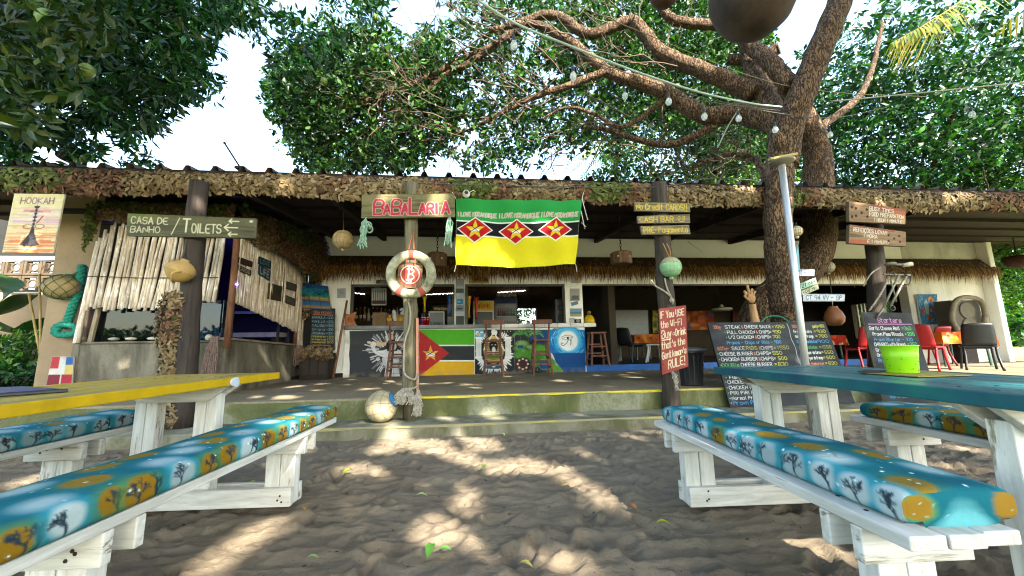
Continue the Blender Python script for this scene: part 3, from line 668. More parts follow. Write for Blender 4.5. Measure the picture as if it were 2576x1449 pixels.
# three yellow-lettered boards
YB_ = '#e0c21d'; Y3 = 4.72
def cvy(txts, moss):
    def cv(w, h):
        k = weathered(w, h, .005, '#8a7d63', '#6b6049', moss, 4 if moss else 12)
        for t, x, y, hh, f_ in txts: k.text(t, x*w, y*h, hh*h, YB_, hh*h*.15, fit=f_*w, jit=.03)
        return k
    return cv
signboard('pay_sign', 'mossy plank lettered in faint yellow, topmost of three on the post', 'sign', [(1597, 531), (1736, 534), (1735, 511), (1596, 509)], Y3, .035, cvy([('No Credit CARDS!!', .03, .2, .62, .93)], '#6f7a35'), group='yellow lettered payment boards')
def cvc(w, h):
    k = cvy([('CASH BAR', .04, .17, .66, .66)], None)(w, h)
    for x in (.79, .88): k.disc(x*w, .6*h, .17*h, YB_, None, .2*h, inner=.65)
    k.line([(.78*w, .25*h), (.83*w, .15*h), (.89*w, .25*h)], .07*h, YB_); k.disc(.78*w, .62*h, .05*h, '#2b2518'); return k
signboard('pay_sign', 'plank lettered CASH BAR in yellow with a smiling face, middle of three on the post', 'sign', [(1605, 562), (1736, 561), (1735, 539), (1603, 544)], Y3, .035, cvc, group='yellow lettered payment boards')
signboard('pay_sign', 'plank lettered PRÉ-Pagamento in yellow, lowest of three on the post', 'sign', [(1615, 590), (1737, 589), (1733, 566), (1611, 569)], Y3, .035, cvy([('PRÉ-Pagamento', .05, .22, .58, .92)], None), group='yellow lettered payment boards')
# wi-fi board
def cv(w, h):
    k = Canvas(w, h, .0045, '#a04237'); k.grain('#b5584a', 3, 3, .45, .65, 3, .6); k.grain('#7d3029', 6, 6, .6, .75, 5, .5); cr = '#efe0b8'
    for t, x, y, hh, f_ in (('IF You USE', .04, .845, .105, .9), ('the Wi-Fi', .05, .695, .10, .8), ('Buy', .06, .535, .12, .38), ('a', .47, .555, .06, .09), ('Drink', .58, .535, .105, .40), ("that's the", .04, .375, .105, .9), ("Gentleman's", .03, .225, .10, .94), ('RULE!', .25, .06, .125, .68)):
        k.text(t, x*w, y*h, hh*h, cr, hh*h*.13, fit=f_*w, jit=.03)
    k.line([(.06*w, .51*h), (.38*w, .505*h)], .016*h, cr)
    for x, y in ((.62, .86), (.05, .15), (.8, .23), (.07, .60)): k.disc(x*w, y*h, .012*h, '#4a1d18')
    return k
signboard('wifi_sign', 'red board asking wi-fi users to buy a drink, hung low on the right-hand post', 'sign', [(1666, 943), (1731, 922), (1725, 768), (1657, 777)], 4.70, .02, cv, edge='#7d3029')
# perforated plank signs
def cvb(lines, holes, seed, bands):
    def cv(w, h):
        k = weathered(w, h, .005, '#96754f', '#7c5e3d', None, seed)
        for x0, y0, x1, y1, cl in bands: k.rect(x0*w, y0*h, x1*w, y1*h, cl, .85)
        for t, x, y, hh, f_ in lines: k.text(t, x*w, y*h, hh*h, '#ece4d2', hh*h*.14, fit=f_*w, jit=.03)
        for x, y in holes: k.disc(x*w, y*h, .075*h, '#17100a')
        return k
    return cv
signboard('wait_sign', 'holed orange-brown plank with white BUSY TIMES lettering, upper of two on its post', 'sign', [(2136, 557), (2277, 564), (2278, 527), (2135, 506)], 4.80, .05,
          cvb([('BUSY TIMES', .36, .66, .22, .44), ('FOOD PREPARATION', .36, .36, .22, .62), ('1 HOUR 1 MINUTE', .44, .06, .19, .5)], [(.12, .68), (.12, .3), (.22, .48), (.31, .68), (.32, .3), (.05, .72), (.05, .24)], 21, [(.36, .72, 1, 1, '#8f4127'), (.75, .45, 1, .85, '#b0622c')]))
signboard('wait_sign', 'holed orange-brown plank with white REFEIÇÕES LEVAM lettering, lower of two on its post', 'sign', [(2135, 612), (2279, 620), (2278, 583), (2137, 565)], 4.80, .05,
          cvb([('REFEIÇÕES LEVAM', .07, .66, .22, .60), ('1 HORA', .25, .38, .2, .25), ('É 1 MINUTO', .32, .08, .18, .38)], [(.69, .64), (.69, .28), (.79, .46), (.88, .66), (.89, .28)], 23, [(.02, .02, .34, .22, '#ad5226'), (.05, .86, .8, 1, '#8d4a30')]))
# hookah painting
def cv(w, h):
    k = Canvas(w, h, .0055, '#e8d9a8'); R = random.Random(3); cols = ['#eadb9a', '#ecd680', '#f0e3c0', '#e5b9a8', '#cfa0b5', '#d9b3c9', '#e9dcc8', '#e58b4a', '#df7d33', '#e9a868', '#eccda0', '#d9602f']
    for i in range(150):
        y = R.random(); band = 1-y
        cl = R.choice(cols[:3]) if band < .22 else R.choice(cols[3:7]) if band < .52 else R.choice(cols[7:])
        x = R.uniform(-.1, .8); k.line([(x*w, y*h), ((x+.2)*w, (y+R.uniform(-.01, .01))*h), ((x+R.uniform(.3, .6))*w, y*h)], .018*h, cl, .01, .8)
    k.rect(.25*w, .68*h, .8*w, .73*h, '#e06a7a', .5); k.text('HOOKAH', .16*w, .83*h, .10*h, '#8d5a78', .018*h, fit=.68*w); d = '#3a3236'
    k.poly([(.30*w, .14*h), (.36*w, .19*h), (.45*w, .32*h), (.48*w, .43*h), (.53*w, .43*h), (.56*w, .32*h), (.64*w, .19*h), (.70*w, .14*h), (.6*w, .105*h), (.4*w, .105*h)], d)
    k.line([(.505*w, .42*h), (.505*w, .79*h)], .028*w, d)
    for y, r in ((.48, .035), (.54, .04), (.60, .045), (.66, .035), (.72, .03)): k.disc(.505*w, y*h, r*w, d, None, .018*h)
    k.poly([(.44*w, .79*h), (.57*w, .79*h), (.54*w, .75*h), (.47*w, .75*h)], d); k.line([(.38*w, .69*h), (.63*w, .69*h)], .012*h, d)
    k.disc(.40*w, .44*h, .10*w, d, None, .035*h, inner=.8); k.disc(.63*w, .445*h, .10*w, d, None, .038*h, inner=.8); k.line([(.56*w, .5*h), (.66*w, .62*h)], .02*h, '#b5343f'); return k
signboard('hookah_board', 'sunset-coloured board painted with a black water pipe and the word HOOKAH', 'painting', [(6, 635), (133, 637), (163, 489), (37, 487)], 4.9, .02, cv, edge='#d9cfae')
# palm beach painting
def palms(k, w, h, lst):
    for x, y0, y1, s in lst:
        k.line([(x*w, y0*h), ((x-.01)*w, (y0+y1)/2*h), ((x-.03)*w, y1*h)], .014*w, '#12202a')
        for i in range(9):
            a = math.pi*(-.15+1.3*i/8); k.line([((x-.03)*w, y1*h), ((x-.03+s*.6*math.cos(a))*w, (y1+s*.55*math.sin(a)+.03)*h), ((x-.03+s*math.cos(a))*w, (y1+s*.5*math.sin(a)-.06)*h)], .016*w, '#12303a')
def cv(w, h):
    k = Canvas(w, h, .006, '#0f5fa8'); t = k.Y/h
    for lo, hi, cl in ((.78, 1.0, '#0b4f9a'), (.58, .85, '#1187a8'), (.45, .62, '#2aa07c'), (.38, .48, '#c7b93c'), (.33, .39, '#e3a52c'), (.26, .34, '#5e5a35'), (.05, .27, '#3b78ad'), (0, .12, '#b8914e')):
        k.blend(np.clip((t-lo)/.06, 0, 1)*np.clip((hi-t)/.06+.5, 0, 1), cl)
    k.grain('#1b6f9e', 2, 9, .5, .7, 3, .35); palms(k, w, h, [(.28, .05, .82, .26), (.66, .1, .58, .24), (.1, .1, .46, .22), (.97, .4, .72, .15)]); return k
signboard('beach_painting', 'small canvas of palms against a blue and yellow beach sky', 'painting', [(762, 775), (832, 779), (825, 720), (756, 710)], 8.55, .03, cv, edge='#8a7a5c')
def menu(cv_lines, res=.0045, bgc='#27292b', seed=1):
    def cv(w, h):
        k = Canvas(w, h, res, bgc); k.grain('#3b3e40', 4, 4, .4, .7, seed, .7); k.grain('#55585a', 2, 6, .55, .8, seed+3, .35)
        for q_ in range(14): k.disc(random.uniform(0, w), random.uniform(0, h), random.uniform(.04, .12), '#6d7072', .08, ry=random.uniform(.02, .05), a=random.uniform(.1, .35), rot=random.uniform(-.5, .5))
        for parts, y, hh in cv_lines:
            for t, x, f_, cl in parts:
                k.text(t, x*w, y*h, hh*h*.92, cl, max(.0045, hh*h*.105), fit=f_*w, jit=.05)
        return k
    return cv
WT, YE, BL, OR, GR, PK = '#e8e8e4', '#d8d24a', '#4aa3d8', '#e08a5a', '#5fc86a', '#d68ac0'
don = [([('DON PEDRO', .12, .76, OR)], .885, .07)] + [([(a, .04, .58, '#8fc0d8'), (b_, .66, .30, '#8fc0d8')], y, .058) for a, b_, y in (('AMARULA', '=330', .775), ('KAHLUA', '=370', .675), ('MALIBU', '=370', .575), ('Brand', '=330', .48), ('Whiskey', '=330', .39))] + [([(a, .03, .6, YE), (b_, .68, .3, YE)], y, .045) for a, b_, y in (('Milkshakes', '=200', .31), ('Ice Cream in cup', '170', .24), ('Cream Soda float', '200', .17))] + [([('chocolate mousse', .04, .8, OR)], .10, .04)]
def cv(w, h):
    k = menu(don)(w, h); k.line([(.08*w, .865*h), (.92*w, .865*h)], .012*h, OR); return k
signboard('drinks_chalkboard', 'tall narrow chalkboard headed DON PEDRO leaning beside the hatch', 'chalkboard', [(783, 880), (841, 881), (842, 780), (783, 778)], 8.5, .03, cv, CHALK, '#4a3a28')
big = [([('200g-', .04, .11, OR), ('STEAK', .19, .20, WT), ('&', .40, .025, OR), ('CHEESE SAUCE', .44, .35, WT), ('=1050', .80, .17, YE)], .925, .04),
 ([('*', .165, .02, GR), ('FULL CHICKEN', .20, .36, WT), ('&', .57, .025, OR), ('CHiPS=', .61, .17, WT), ('930', .79, .11, YE)], .86, .04),
 ([('*', .165, .02, GR), ('1/2 CHiCKEN', .195, .33, WT), ('&', .54, .025, OR), ('CHiPS=', .57, .19, WT), ('700', .77, .10, YE)], .80, .04),
 ([('Prawns - Chips or Rice - 900', .16, .70, BL)], .735, .04),
 ([('600g-', .02, .15, OR), ('SAUCE', .20, .17, WT), ('RIBS', .38, .15, YE), ('&', .545, .02, OR), ('CHiPS', .57, .16, WT), ('=1550', .74, .2, YE)], .665, .042),
 ([('*', .0, .02, GR), ('CHEESE BURGER', .03, .42, WT), ('&', .46, .025, OR), ('CHiPS=', .49, .2, WT), ('550', .70, .13, YE)], .60, .042),
 ([('*', .0, .02, GR), ('CHiCKEN BURGER', .03, .46, WT), ('&', .50, .025, OR), ('CHiPS=', .53, .2, WT), ('500', .75, .12, YE)], .535, .042),
 ([('*', .0, .02, YE), ('DOUBle', .02, .22, GR), ('CHEESE BURGER', .255, .40, WT), ('=830', .68, .18, YE)], .465, .045),
 ([('*', .0, .02, YE), ('DOUBle', .02, .22, GR), ('CHiCKEN BURGER', .25, .44, WT), ('=730', .70, .17, YE)], .395, .045),
 ([('*', .02, .02, GR), ('Fish & Chips', .07, .34, WT)], .325, .04), ([('*', .0, .02, GR), ('CHiCKEN Curry', .03, .42, WT)], .27, .042), ([('*', .0, .02, GR), ('CHiCKEN Pasta', .03, .42, WT)], .205, .042),
 ([('*', .0, .02, GR), ('PiRi PiRi Prego', .03, .42, WT)], .145, .04), ([('*', .0, .02, WT), ('Normal Prego', .03, .36, WT), ('CHIPS=', .43, .2, WT)], .085, .04), ([('*', .0, .02, YE), ('Prawn Pasta', .03, .4, BL), ('550', .48, .12, BL)], .03, .045)]
pt = [([(a, .06, f1, c1), (b_, .62, .34, c2)], y, .038) for a, f1, c1, b_, c2, y in (('300g bife', .3, OR, 'queijo=1050', YE, .925), ('Frango inteiro', .5, WT, '=930', YE, .86), ('Metade do frango', .5, WT, '=700', YE, .80), ('Camarao com Batatas', .55, BL, '900', BL, .735), ('600g Costelas', .5, GR, '=1550', YE, .665), ('Hamburguer da Carne', .55, WT, '=550', YE, .60), ('Hamburguer do frango', .55, WT, '=500', YE, .535), ('duplo Hamburguer', .55, OR, '=830', YE, .465), ('duplo frango', .5, OR, '=730', YE, .395), ('Caril Camarao Arroz', .55, BL, '550', BL, .33), ('Caril frango', .5, OR, '=500', YE, .27))]
YBD = 4.86
def cv(w, h):
    q = [([(t_, x*.645+.012, f_*.645, c_) for t_, x, f_, c_ in parts], y, hh) for parts, y, hh in big] + [([(t_, .68+x*.31, f_*.31, c_) for t_, x, f_, c_ in parts], y, hh) for parts, y, hh in pt]
    k = menu(q, .0048, '#2a2d31', 5)(w, h)
    k.line([((.662+.005*math.sin(i*1.3))*w, (.98-i*.05)*h) for i in range(14)], .006, '#bfc0be'); k.disc(.66*w, .52*h, .04, '#8d8f90', .05, a=.5); k.rect(0, .655*h, w, .70*h, '#3d4147', .35); return k
t = signboard('menu_chalkboard', 'very wide leaning chalkboard listing steak, chicken and burgers in coloured chalk', 'chalkboard', [(1836, 1015), (2150, 1010), (2085, 808), (1786, 811)], YBD, .03, cv, CHALK, '#2b2622', back=.06, floor=T1+.003)
mbk = MB(); mbk.tube(curve([P(1915, 810, YBD+.06), P(1930, 797, YBD+.06), P(1955, 795, YBD+.06), P(1972, 801, YBD+.06), P(1984, 811, YBD+.06)], 5), .009, 6); mbk.build('rope_handle', flat('green_rope', '#1f7a5a', .9, scale=60, bmp=.5), t)
sta = [([('Starters', .27, .50, PK)], .885, .055), ([('Garlic Cheese Roll', .06, .62, WT), ('=360', .72, .2, GR)], .80, .042), ([('Prawn Pies/Rissois', .10, .62, WT), ('=200', .75, .2, GR)], .735, .042), ([('Prawn Starter - 320', .10, .78, BL)], .675, .038), ([('CHOURIÇO with Bread', .08, .62, WT), ('=350', .74, .2, GR)], .62, .04), ([('Green Salad', .08, .42, WT), ('250', .6, .2, WT)], .56, .04), ([('Greek Salad', .08, .4, WT)], .505, .04), ([('Prawn Salad', .08, .4, BL)], .44, .045), ([('Ice Cream in Cup=170', .12, .75, BL)], .06, .035)]
def cv(w, h):
    k = menu(sta, .0045, '#26282a', 15)(w, h); k.line([(.06*w, .865*h), (.95*w, .868*h)], .006*h, PK); return k
signboard('starters_chalkboard', 'framed chalkboard headed Starters propped behind the lime bucket', 'chalkboard', [(2226, 1008), (2360, 1000), (2306, 786), (2183, 784)], 4.70, .03, cv, CHALK, '#8c7a5e', back=.08, floor=T1+.003)
# ------------------------------------------------------------------ camouflage netting: curled cloth leaves on a sheet
NET = vcol('net_cloth', .9, .1, 20, 0, .2, .12)
CAMO = [('#a58c62', '#8f7854', '#b8a27c'), ('#8f6c50', '#a5795a', '#735543'), ('#6f7a3e', '#59652f', '#8a9150')]
def camo_leaves(fn, N, size, seed, weights=(.5, .3, .2), fr=1.0, lay=.05):
    r = np.random.default_rng(seed); u, v = r.random(N), r.random(N); p = fn(u, v); e = 1e-3
    n = np.cross(fn(np.clip(u+e, 0, 1), v)-fn(np.clip(u-e, 0, 1), v), fn(u, np.clip(v+e, 0, 1))-fn(u, np.clip(v-e, 0, 1))); n /= np.linalg.norm(n, axis=1, keepdims=True)+1e-9
    th = r.uniform(0, 6.28, N); t = r.normal(size=(N, 3)); t -= (t*n).sum(1, keepdims=True)*n; t[:, 2] -= .3; t /= np.linalg.norm(t, axis=1, keepdims=True)
    b = np.cross(n, t); ln = size*r.uniform(.6, 1.5, N)[:, None]; w = size*r.uniform(.16, .34, N)[:, None]; c = r.uniform(.1, .55, N)[:, None]*ln
    o = p + n*r.uniform(0, lay, N)[:, None]
    q0, q1, q2 = o-t*ln*.5, o+n*c*.6, o+t*ln*.5+n*c*r.uniform(-.3, .9, N)[:, None]
    tw = r.normal(0, .35, N)[:, None]
    b1 = b+n*tw; V_ = np.stack([q0-b*w*.3, q0+b*w*.3, q1+b1*w, q1-b1*w, q2+b*w*.35, q2-b*w*.35], 1).reshape(-1, 3)
    k = np.arange(N)[:, None]*6; F_ = np.concatenate([k+np.array([[0, 1, 2, 3]]), k+np.array([[3, 2, 4, 5]])], 0)
    z = vnoise(p[:, 0]*1.1*fr+p[:, 1]*.8*fr, p[:, 2]*1.6*fr, seed)+r.normal(0, .05, N); z = np.argsort(np.argsort(z))/N; cl = np.zeros((N, 3)); a, b_ = weights[2], weights[2]+weights[1]
    for i in range(N):
        g = 2 if z[i] < a else 1 if z[i] < b_ else 0
        cl[i] = np.array(lin(CAMO[g][r.integers(3)]))*r.uniform(.28, .62)
    return V_, F_, np.repeat(cl, 6, 0)
def camo_net(name, label, fn, N, size, seed, cat='camouflage net', res=(60, 8), backing='#4f3f27', **k):
    t = thing(name, label, cat, tuple(fn(np.array([.5]), np.array([0.0]))[0]))
    u, v = np.meshgrid(np.linspace(0, 1, res[0]), np.linspace(.03, .97, res[1])); i = np.arange(res[0]*res[1]).reshape(res[1], res[0])
    q = np.stack([i[:-1, :-1], i[:-1, 1:], i[1:, 1:], i[1:, :-1]], -1).reshape(-1, 4)
    mesh_obj('net_sheet', fn(u.ravel(), v.ravel()), q, flat('net_backing', backing, .95, scale=22, var=.6, c2='#5a492e'), t, True)
    V_, F_, C_ = camo_leaves(fn, N, size, seed, **k)
    tag(mesh_obj('net_leaves', V_, F_, NET, t, False, C_), kind='stuff'); return t
def front_net(u, v):
    x = -9+u*24.3; lo = 2.90+.03*np.sin(x*1.7)+.035*(vnoise(x*2.3, x*0, 51)-.5); hi = 3.17
    return np.stack([x, 4.97-.05*np.sin(v*3.1)-.03*(vnoise(x*3, v*2, 52)-.5), lo+(hi-lo)*v], -1)
camo_net('camouflage_net', 'long strip of brown and green camouflage netting hung along the roof edge', front_net, 9800, .075, 61, res=(240, 6), lay=.03, backing='#231c12')
CA, CB = (-3.60, 5.9), (-3.78, 8.8)          # the two ends of the cabin's side wall
def side_net(u, v):
    x = CA[0]+(.10)+u*(.12); y = 5.86+u*2.9; lo = 2.72-.30*u**1.5-.06*np.sin(u*9); hi = 3.06+.40*u
    return np.stack([x+.16*np.sin(v*3.1)*(.5+.5*u), y+0*v, lo+(hi-lo)*v], -1)
camo_net('camouflage_net', 'dark camouflage netting bunched under the roof above the reed side wall', side_net, 5200, .06, 62, weights=(.35, .35, .3), res=(40, 8), fr=2)
def top_net(u, v):
    x = -5.40+u*1.95; lo = 2.72+.12*np.sin(u*5+1)-.1*(u < .06)-.35*np.clip((.07-u)/.07, 0, 1); hi = 3.06
    return np.stack([x, 5.80-.05*np.sin(v*3.1), lo+(hi-lo)*v], -1)
camo_net('camouflage_net', 'green camouflage netting over the top of the front reed screen behind the toilet sign', top_net, 2100, .06, 63, weights=(.2, .3, .5), res=(40, 8), fr=2)
# ------------------------------------------------------------------ reed cabin on the left
REED = wood('reed', '#d8c9b5', '#a08a76', (25, 25, 5), .75, .25, '#eae3d8', .54, .4)
TAR = wood('tarred_timber', '#3b3129', '#1c1714', (22, 22, 2.2), .8, .1, '#5d5142', .66, .5, .008)
cab = thing('reed_cabin', 'cabin with reed screens above dark windows on a low rendered wall', 'cabin', (-4.7, 5.9, T2))
m = MB(); m.box((-4.56, 6.0, .66), (1.80, .22, .86), None); m.box((-5.42+.02, 6.02, .70), (.1, .3, .9)); m.build('low_wall', LOWC, cab, bev=.03)
def along(s, z, off=0.0):      # a point on the side wall, s metres from the corner
    d = Vector((CB[0]-CA[0], CB[1]-CA[1], 0)).normalized(); n = Vector((d.y, -d.x, 0)); return Vector((CA[0], CA[1], z)) + d*s + n*off
SL = math.hypot(CB[0]-CA[0], CB[1]-CA[1])
m = MB(); a = [along(.0, .2, -.1), along(SL, .2, -.1), along(SL, .2, .1), along(.0, .2, .1)]; tp = [1.12, 1.04, 1.04, 1.12]
m.hexa([a[3], a[2], a[1], a[0]] + [Vector((q.x, q.y, z)) for q, z in zip((a[3], a[2], a[1], a[0]), (1.12, 1.04, 1.04, 1.12))]); m.build('low_wall', LOWC, cab, bev=.025)
m = MB(); m.bar(along(-.02, 1.135), along(SL, 1.055), .24, .03); m.build('ledge', wood('grey_ledge', '#8c8069', '#5f5544', (30, 3, 30)), cab)
m = MB(); m.box((-4.5, 6.0, 1.10), (1.7, .26, .03)); m.build('ledge', LOWC, cab, bev=.012)
def reed_at(p0, p1, r, mat=REED, nm='reed'):
    p0, p1 = Vector(p0), Vector(p1); k = 5; pts = []
    jx, jy = random.gauss(0, .008), random.gauss(0, .006)
    for i in range(k+1):
        t = i/k; pts.append(p0.lerp(p1, t) + Vector((jx*math.sin(t*3.1)*2+random.gauss(0, .0025), jy*math.sin(t*3.1), 0)))
    m = MB(); m.tube(pts, [r*(1.05-.25*i/k)*random.uniform(.93, 1.07) for i in range(k+1)], 6); return m.build(nm, mat, cab, smooth=True)
random.seed(21)
x = -5.36
while x < -3.62:
    d = random.uniform(.036, .052); zt = 2.85 if x > -5.2 else 2.6+.9*(x+5.36); zb = 1.56+random.uniform(-.03, .03)
    if x < -5.27: zb = 1.1
    if x > -4.15: zb = 1.66+random.uniform(-.02, .02)
    lean = .03+.04*random.random(); off = random.uniform(-.012, .012)
    reed_at((x-lean*.6, 5.85+off, zb), (x+lean, 5.85+off, zt+random.uniform(-.1, .02)), d/2); x += d*1.06
m = MB(); m.box((-4.5, 5.905, 2.25), (1.66, .02, 1.10)); m.build('reed_glow_blocker', BLACKW, cab)  # dark sheet added to block the lamp's glow between the reeds
m = MB(); m.hexa([along(.04, 1.72, .085), along(SL*.98, 1.38, .085), along(SL*.98, 1.38, .075), along(.04, 1.72, .075), along(.04, 2.9, .085), along(SL*.98, 2.6, .085), along(SL*.98, 2.6, .075), along(.04, 2.9, .075)]); m.build('reed_glow_blocker', BLACKW, cab)  # same added dark sheet, stopping glow through the side reeds
s = .05
while s < SL:
    d = random.uniform(.028, .042); u = s/SL; zb = 1.68-.36*u/.86 if u < .86 else 1.05; zt = 2.95-.32*u
    reed_at(along(s, zb+random.uniform(-.015, .015), .12+random.uniform(-.008, .008)), along(s+random.uniform(-.01, .03), zt, .12), d/2); s += d*1.05
for s0, r_ in ((.02, .045), (SL*.86, .035), (SL-.02, .045)):
    m = MB(); m.tube([along(s0, 1.0, .10), along(s0, 2.0, .11), along(s0, 2.95, .10)], r_, 8); m.build('pole', wood('bark_pole', '#7a5238', '#4a3020', (20, 20, 3)), cab, smooth=True)
for z in (2.02,):
    m = MB(); m.tube([(-5.36, 5.80, z), (-4.6, 5.795, z-.03), (-3.62, 5.80, z-.02)], .006, 5); m.build('binding_wire', flat('binding', '#4a3a2c', .8), cab)
def pane_mat(name, tint, t, rough=.03, refl=.3):
    m, nt, b = nmat(name); b.inputs['Base Color'].default_value = (*lin(tint), 1); b.inputs['Roughness'].default_value = rough; b.inputs['Specular IOR Level'].default_value = .45
    tr = node(nt, 'ShaderNodeBsdfTransparent'); x = node(nt, 'ShaderNodeMixShader'); x.inputs[0].default_value = t
    L(nt, b.outputs[0], x.inputs[1]); L(nt, tr.outputs[0], x.inputs[2]); L(nt, x.outputs[0], nt.nodes['Material Output'].inputs[0]); return m
PANE = pane_mat('dark_pane', '#060a0a', .2, .02); BPANE = pane_mat('blue_pane', '#0c2238', .3, .02)
m = MB(); m.box((-4.62, 6.0, 1.36), (1.36, .012, .50)); m.build('window_pane', PANE, cab)
m = MB(); m.box((-3.80, 5.96, 1.40), (.32, .012, .56)); m.build('window_pane', BPANE, cab)['label'] = 'bluish corner pane'
m = MB(); a, b_ = along(.06, 1.15), along(.5, 1.13); m.hexa([along(.04, 1.14, .004), along(.34, 1.13, .004), along(.34, 1.13, -.004), along(.04, 1.14, -.004), along(.04, 1.69, .004), along(.34, 1.66, .004), along(.34, 1.66, -.004), along(.04, 1.69, -.004)]); m.build('window_pane', BPANE, cab)
WF = wood('pale_frame', '#b9a98c', '#7a6a52', (30, 30, 3))
for p0, p1 in (((-5.32, 5.98, 1.1), (-5.27, 5.98, 1.62)), ((-3.96, 5.98, 1.1), (-3.96, 5.98, 1.7)), ((-5.3, 5.98, 1.63), (-3.66, 5.98, 1.66))):
    m = MB(); m.bar(p0, p1, .05, .05, up=(0, 1, 0)); m.build('window_frame', WF, cab, bev=.006)
for s0 in (SL*.66, SL*.83):
    m = MB(); m.bar(along(s0, 1.05), along(s0, 1.5), .04, .04, up=(0, 1, 0)); m.build('window_frame', BLACKW, cab)
# dim room inside with its blue party light
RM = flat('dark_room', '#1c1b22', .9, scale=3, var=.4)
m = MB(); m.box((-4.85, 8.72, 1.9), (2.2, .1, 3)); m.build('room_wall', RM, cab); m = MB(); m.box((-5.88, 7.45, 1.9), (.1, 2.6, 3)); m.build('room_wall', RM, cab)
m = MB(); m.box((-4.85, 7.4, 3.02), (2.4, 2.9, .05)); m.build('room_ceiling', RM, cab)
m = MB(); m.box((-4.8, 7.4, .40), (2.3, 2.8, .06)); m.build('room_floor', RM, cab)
t = thing('shelf_unit', 'grey shelf standing in the blue-lit cabin', 'shelf', (-4.5, 8.3, T2))
m = MB(); m.box((-4.5, 8.3, 1.27), (1.3, .4, .09)); m.build('shelf_board', flat('grey_shelf', '#9a9a9a', .5), t)
for x in (-5.05, -4.5, -3.95):
    m = MB(); m.box((x, 8.3, .83), (.06, .36, .8)); m.build('upright', RM, t)
m = MB(); m.box((-4.5, 8.55, 1.75), (1.1, .05, .05)); m.build('shelf_board', flat('grey_shelf', '#9a9a9a', .5), t)
t = thing('blue_lamp', 'blue party light glowing inside the dark cabin', 'lamp', (-4.3, 7.3, 2.4))
m = MB(); m.ball((-4.3, 7.3, 2.4), .05, 10, 6); m.build('bulb', emit('blue_glow', '#2a2bff', 8), t, True); m = MB(); m.lathe((-4.3, 7.3, 2.44), [(.03, 0), (.05, .03), (.02, .56)], 10); m.build('holder', BLACKW, t)
ld = bpy.data.lights.new('blue_lamp_light', 'POINT'); ld.energy = 3.5; ld.color = (.10, .10, 1.0); ld.shadow_soft_size = .1
lo = bpy.data.objects.new('blue_lamp_light', ld); COL.objects.link(lo); lo.parent = t; lo.location = (0, .1, -.12)
t = thing('star_light', 'tiny violet light stuck on the cabin corner pole', 'lamp', along(.02, 1.92, .16))
m = MB(); m.ball(along(.02, 1.92, .16), .014, 8, 5); m.build('bulb', emit('violet_glow', '#7a6cff', 25), t, True); m = MB(); m.ball(along(.02, 1.92, .145), (.02, .01, .02), 8, 5); m.build('cap', BLACKW, t)
# plaster pillar
pl_ = MB(); pl_.box((-5.74, 6.25, 1.7), (.56, .40, 3.2)); tag(pl_.build('plaster_pillar', BROWNW, None, bev=.015, origin=(-5.74, 6.25, .1)), 'broad brown plastered pillar at the left end of the cabin', 'pillar')
# rope with a knot, netted float
GRN = flat('green_rope_fibre', '#1f8a72', .9, scale=40, var=.45, bmp=.6, bscale=90)
def twisted(m, pts, R0, strands=3, turns=5, r=None, n=7):
    pts = curve(pts, 8); r = r or R0*.62; N = len(pts)
    for s_ in range(strands):
        q = []; x = None
        for i, p in enumerate(pts):
            t = (pts[min(i+1, N-1)]-pts[max(i-1, 0)]).normalized()
            x = t.cross(Vector((.3, .9, .2))).normalized() if x is None else (x-t*x.dot(t)).normalized()
            y = t.cross(x); a = 2*math.pi*(s_/strands+turns*i/(N-1)); q.append(p+(x*math.cos(a)+y*math.sin(a))*R0*.5)
        m.tube(q, r, n)
t = thing('thick_rope', 'thick green rope with a big knot hung on the brown pillar', 'rope', P(170, 840, 5.98))
m = MB(); twisted(m, [P(x, y, 5.97) for x, y in ((207, 668), (204, 700), (195, 740), (182, 775), (170, 808), (160, 822))], .05, turns=6); m.build('strand', GRN, t, True)
m = MB(); twisted(m, [P(x, y, 5.93) for x, y in ((140, 838), (142, 822), (165, 816), (190, 822), (194, 834), (175, 842), (150, 842), (138, 834), (150, 824))], .042, turns=6); m.build('knot', GRN, t, True)
t = thing('netted_float', 'round float wrapped in green fishing net on the brown pillar', 'float', P(155, 750, 5.95))
m = MB(); m.ball(P(157, 722, 5.92), (.22, .17, .17), 20, 12); m.build('float_ball', flat('old_float', '#9c8554', .7, var=.35, scale=5), t, True)
m = MB(); c0 = P(157, 722, 5.92)
for k in range(9):
    for sgn in (-1, 1):
        q = []
        for i in range(15):
            v = math.pi*(.05+.9*i/14); a = 2*math.pi*k/9+sgn*i*.16; q.append(c0+Vector((.226*math.sin(v)*math.cos(a), .176*math.sin(v)*math.sin(a), -.176*math.cos(v))))
        m.tube(q, .0035, 4, cap=False)
twisted(m, [c0+Vector((.02, 0, .17)), P(185, 692, 5.93), P(205, 680, 5.95)], .02, turns=3); twisted(m, [c0+Vector((.05, -.03, -.16)), P(178, 752, 5.92), P(190, 745, 5.94)], .012, turns=2)
m.build('net', flat('green_net', '#2f5a40', .9), t)
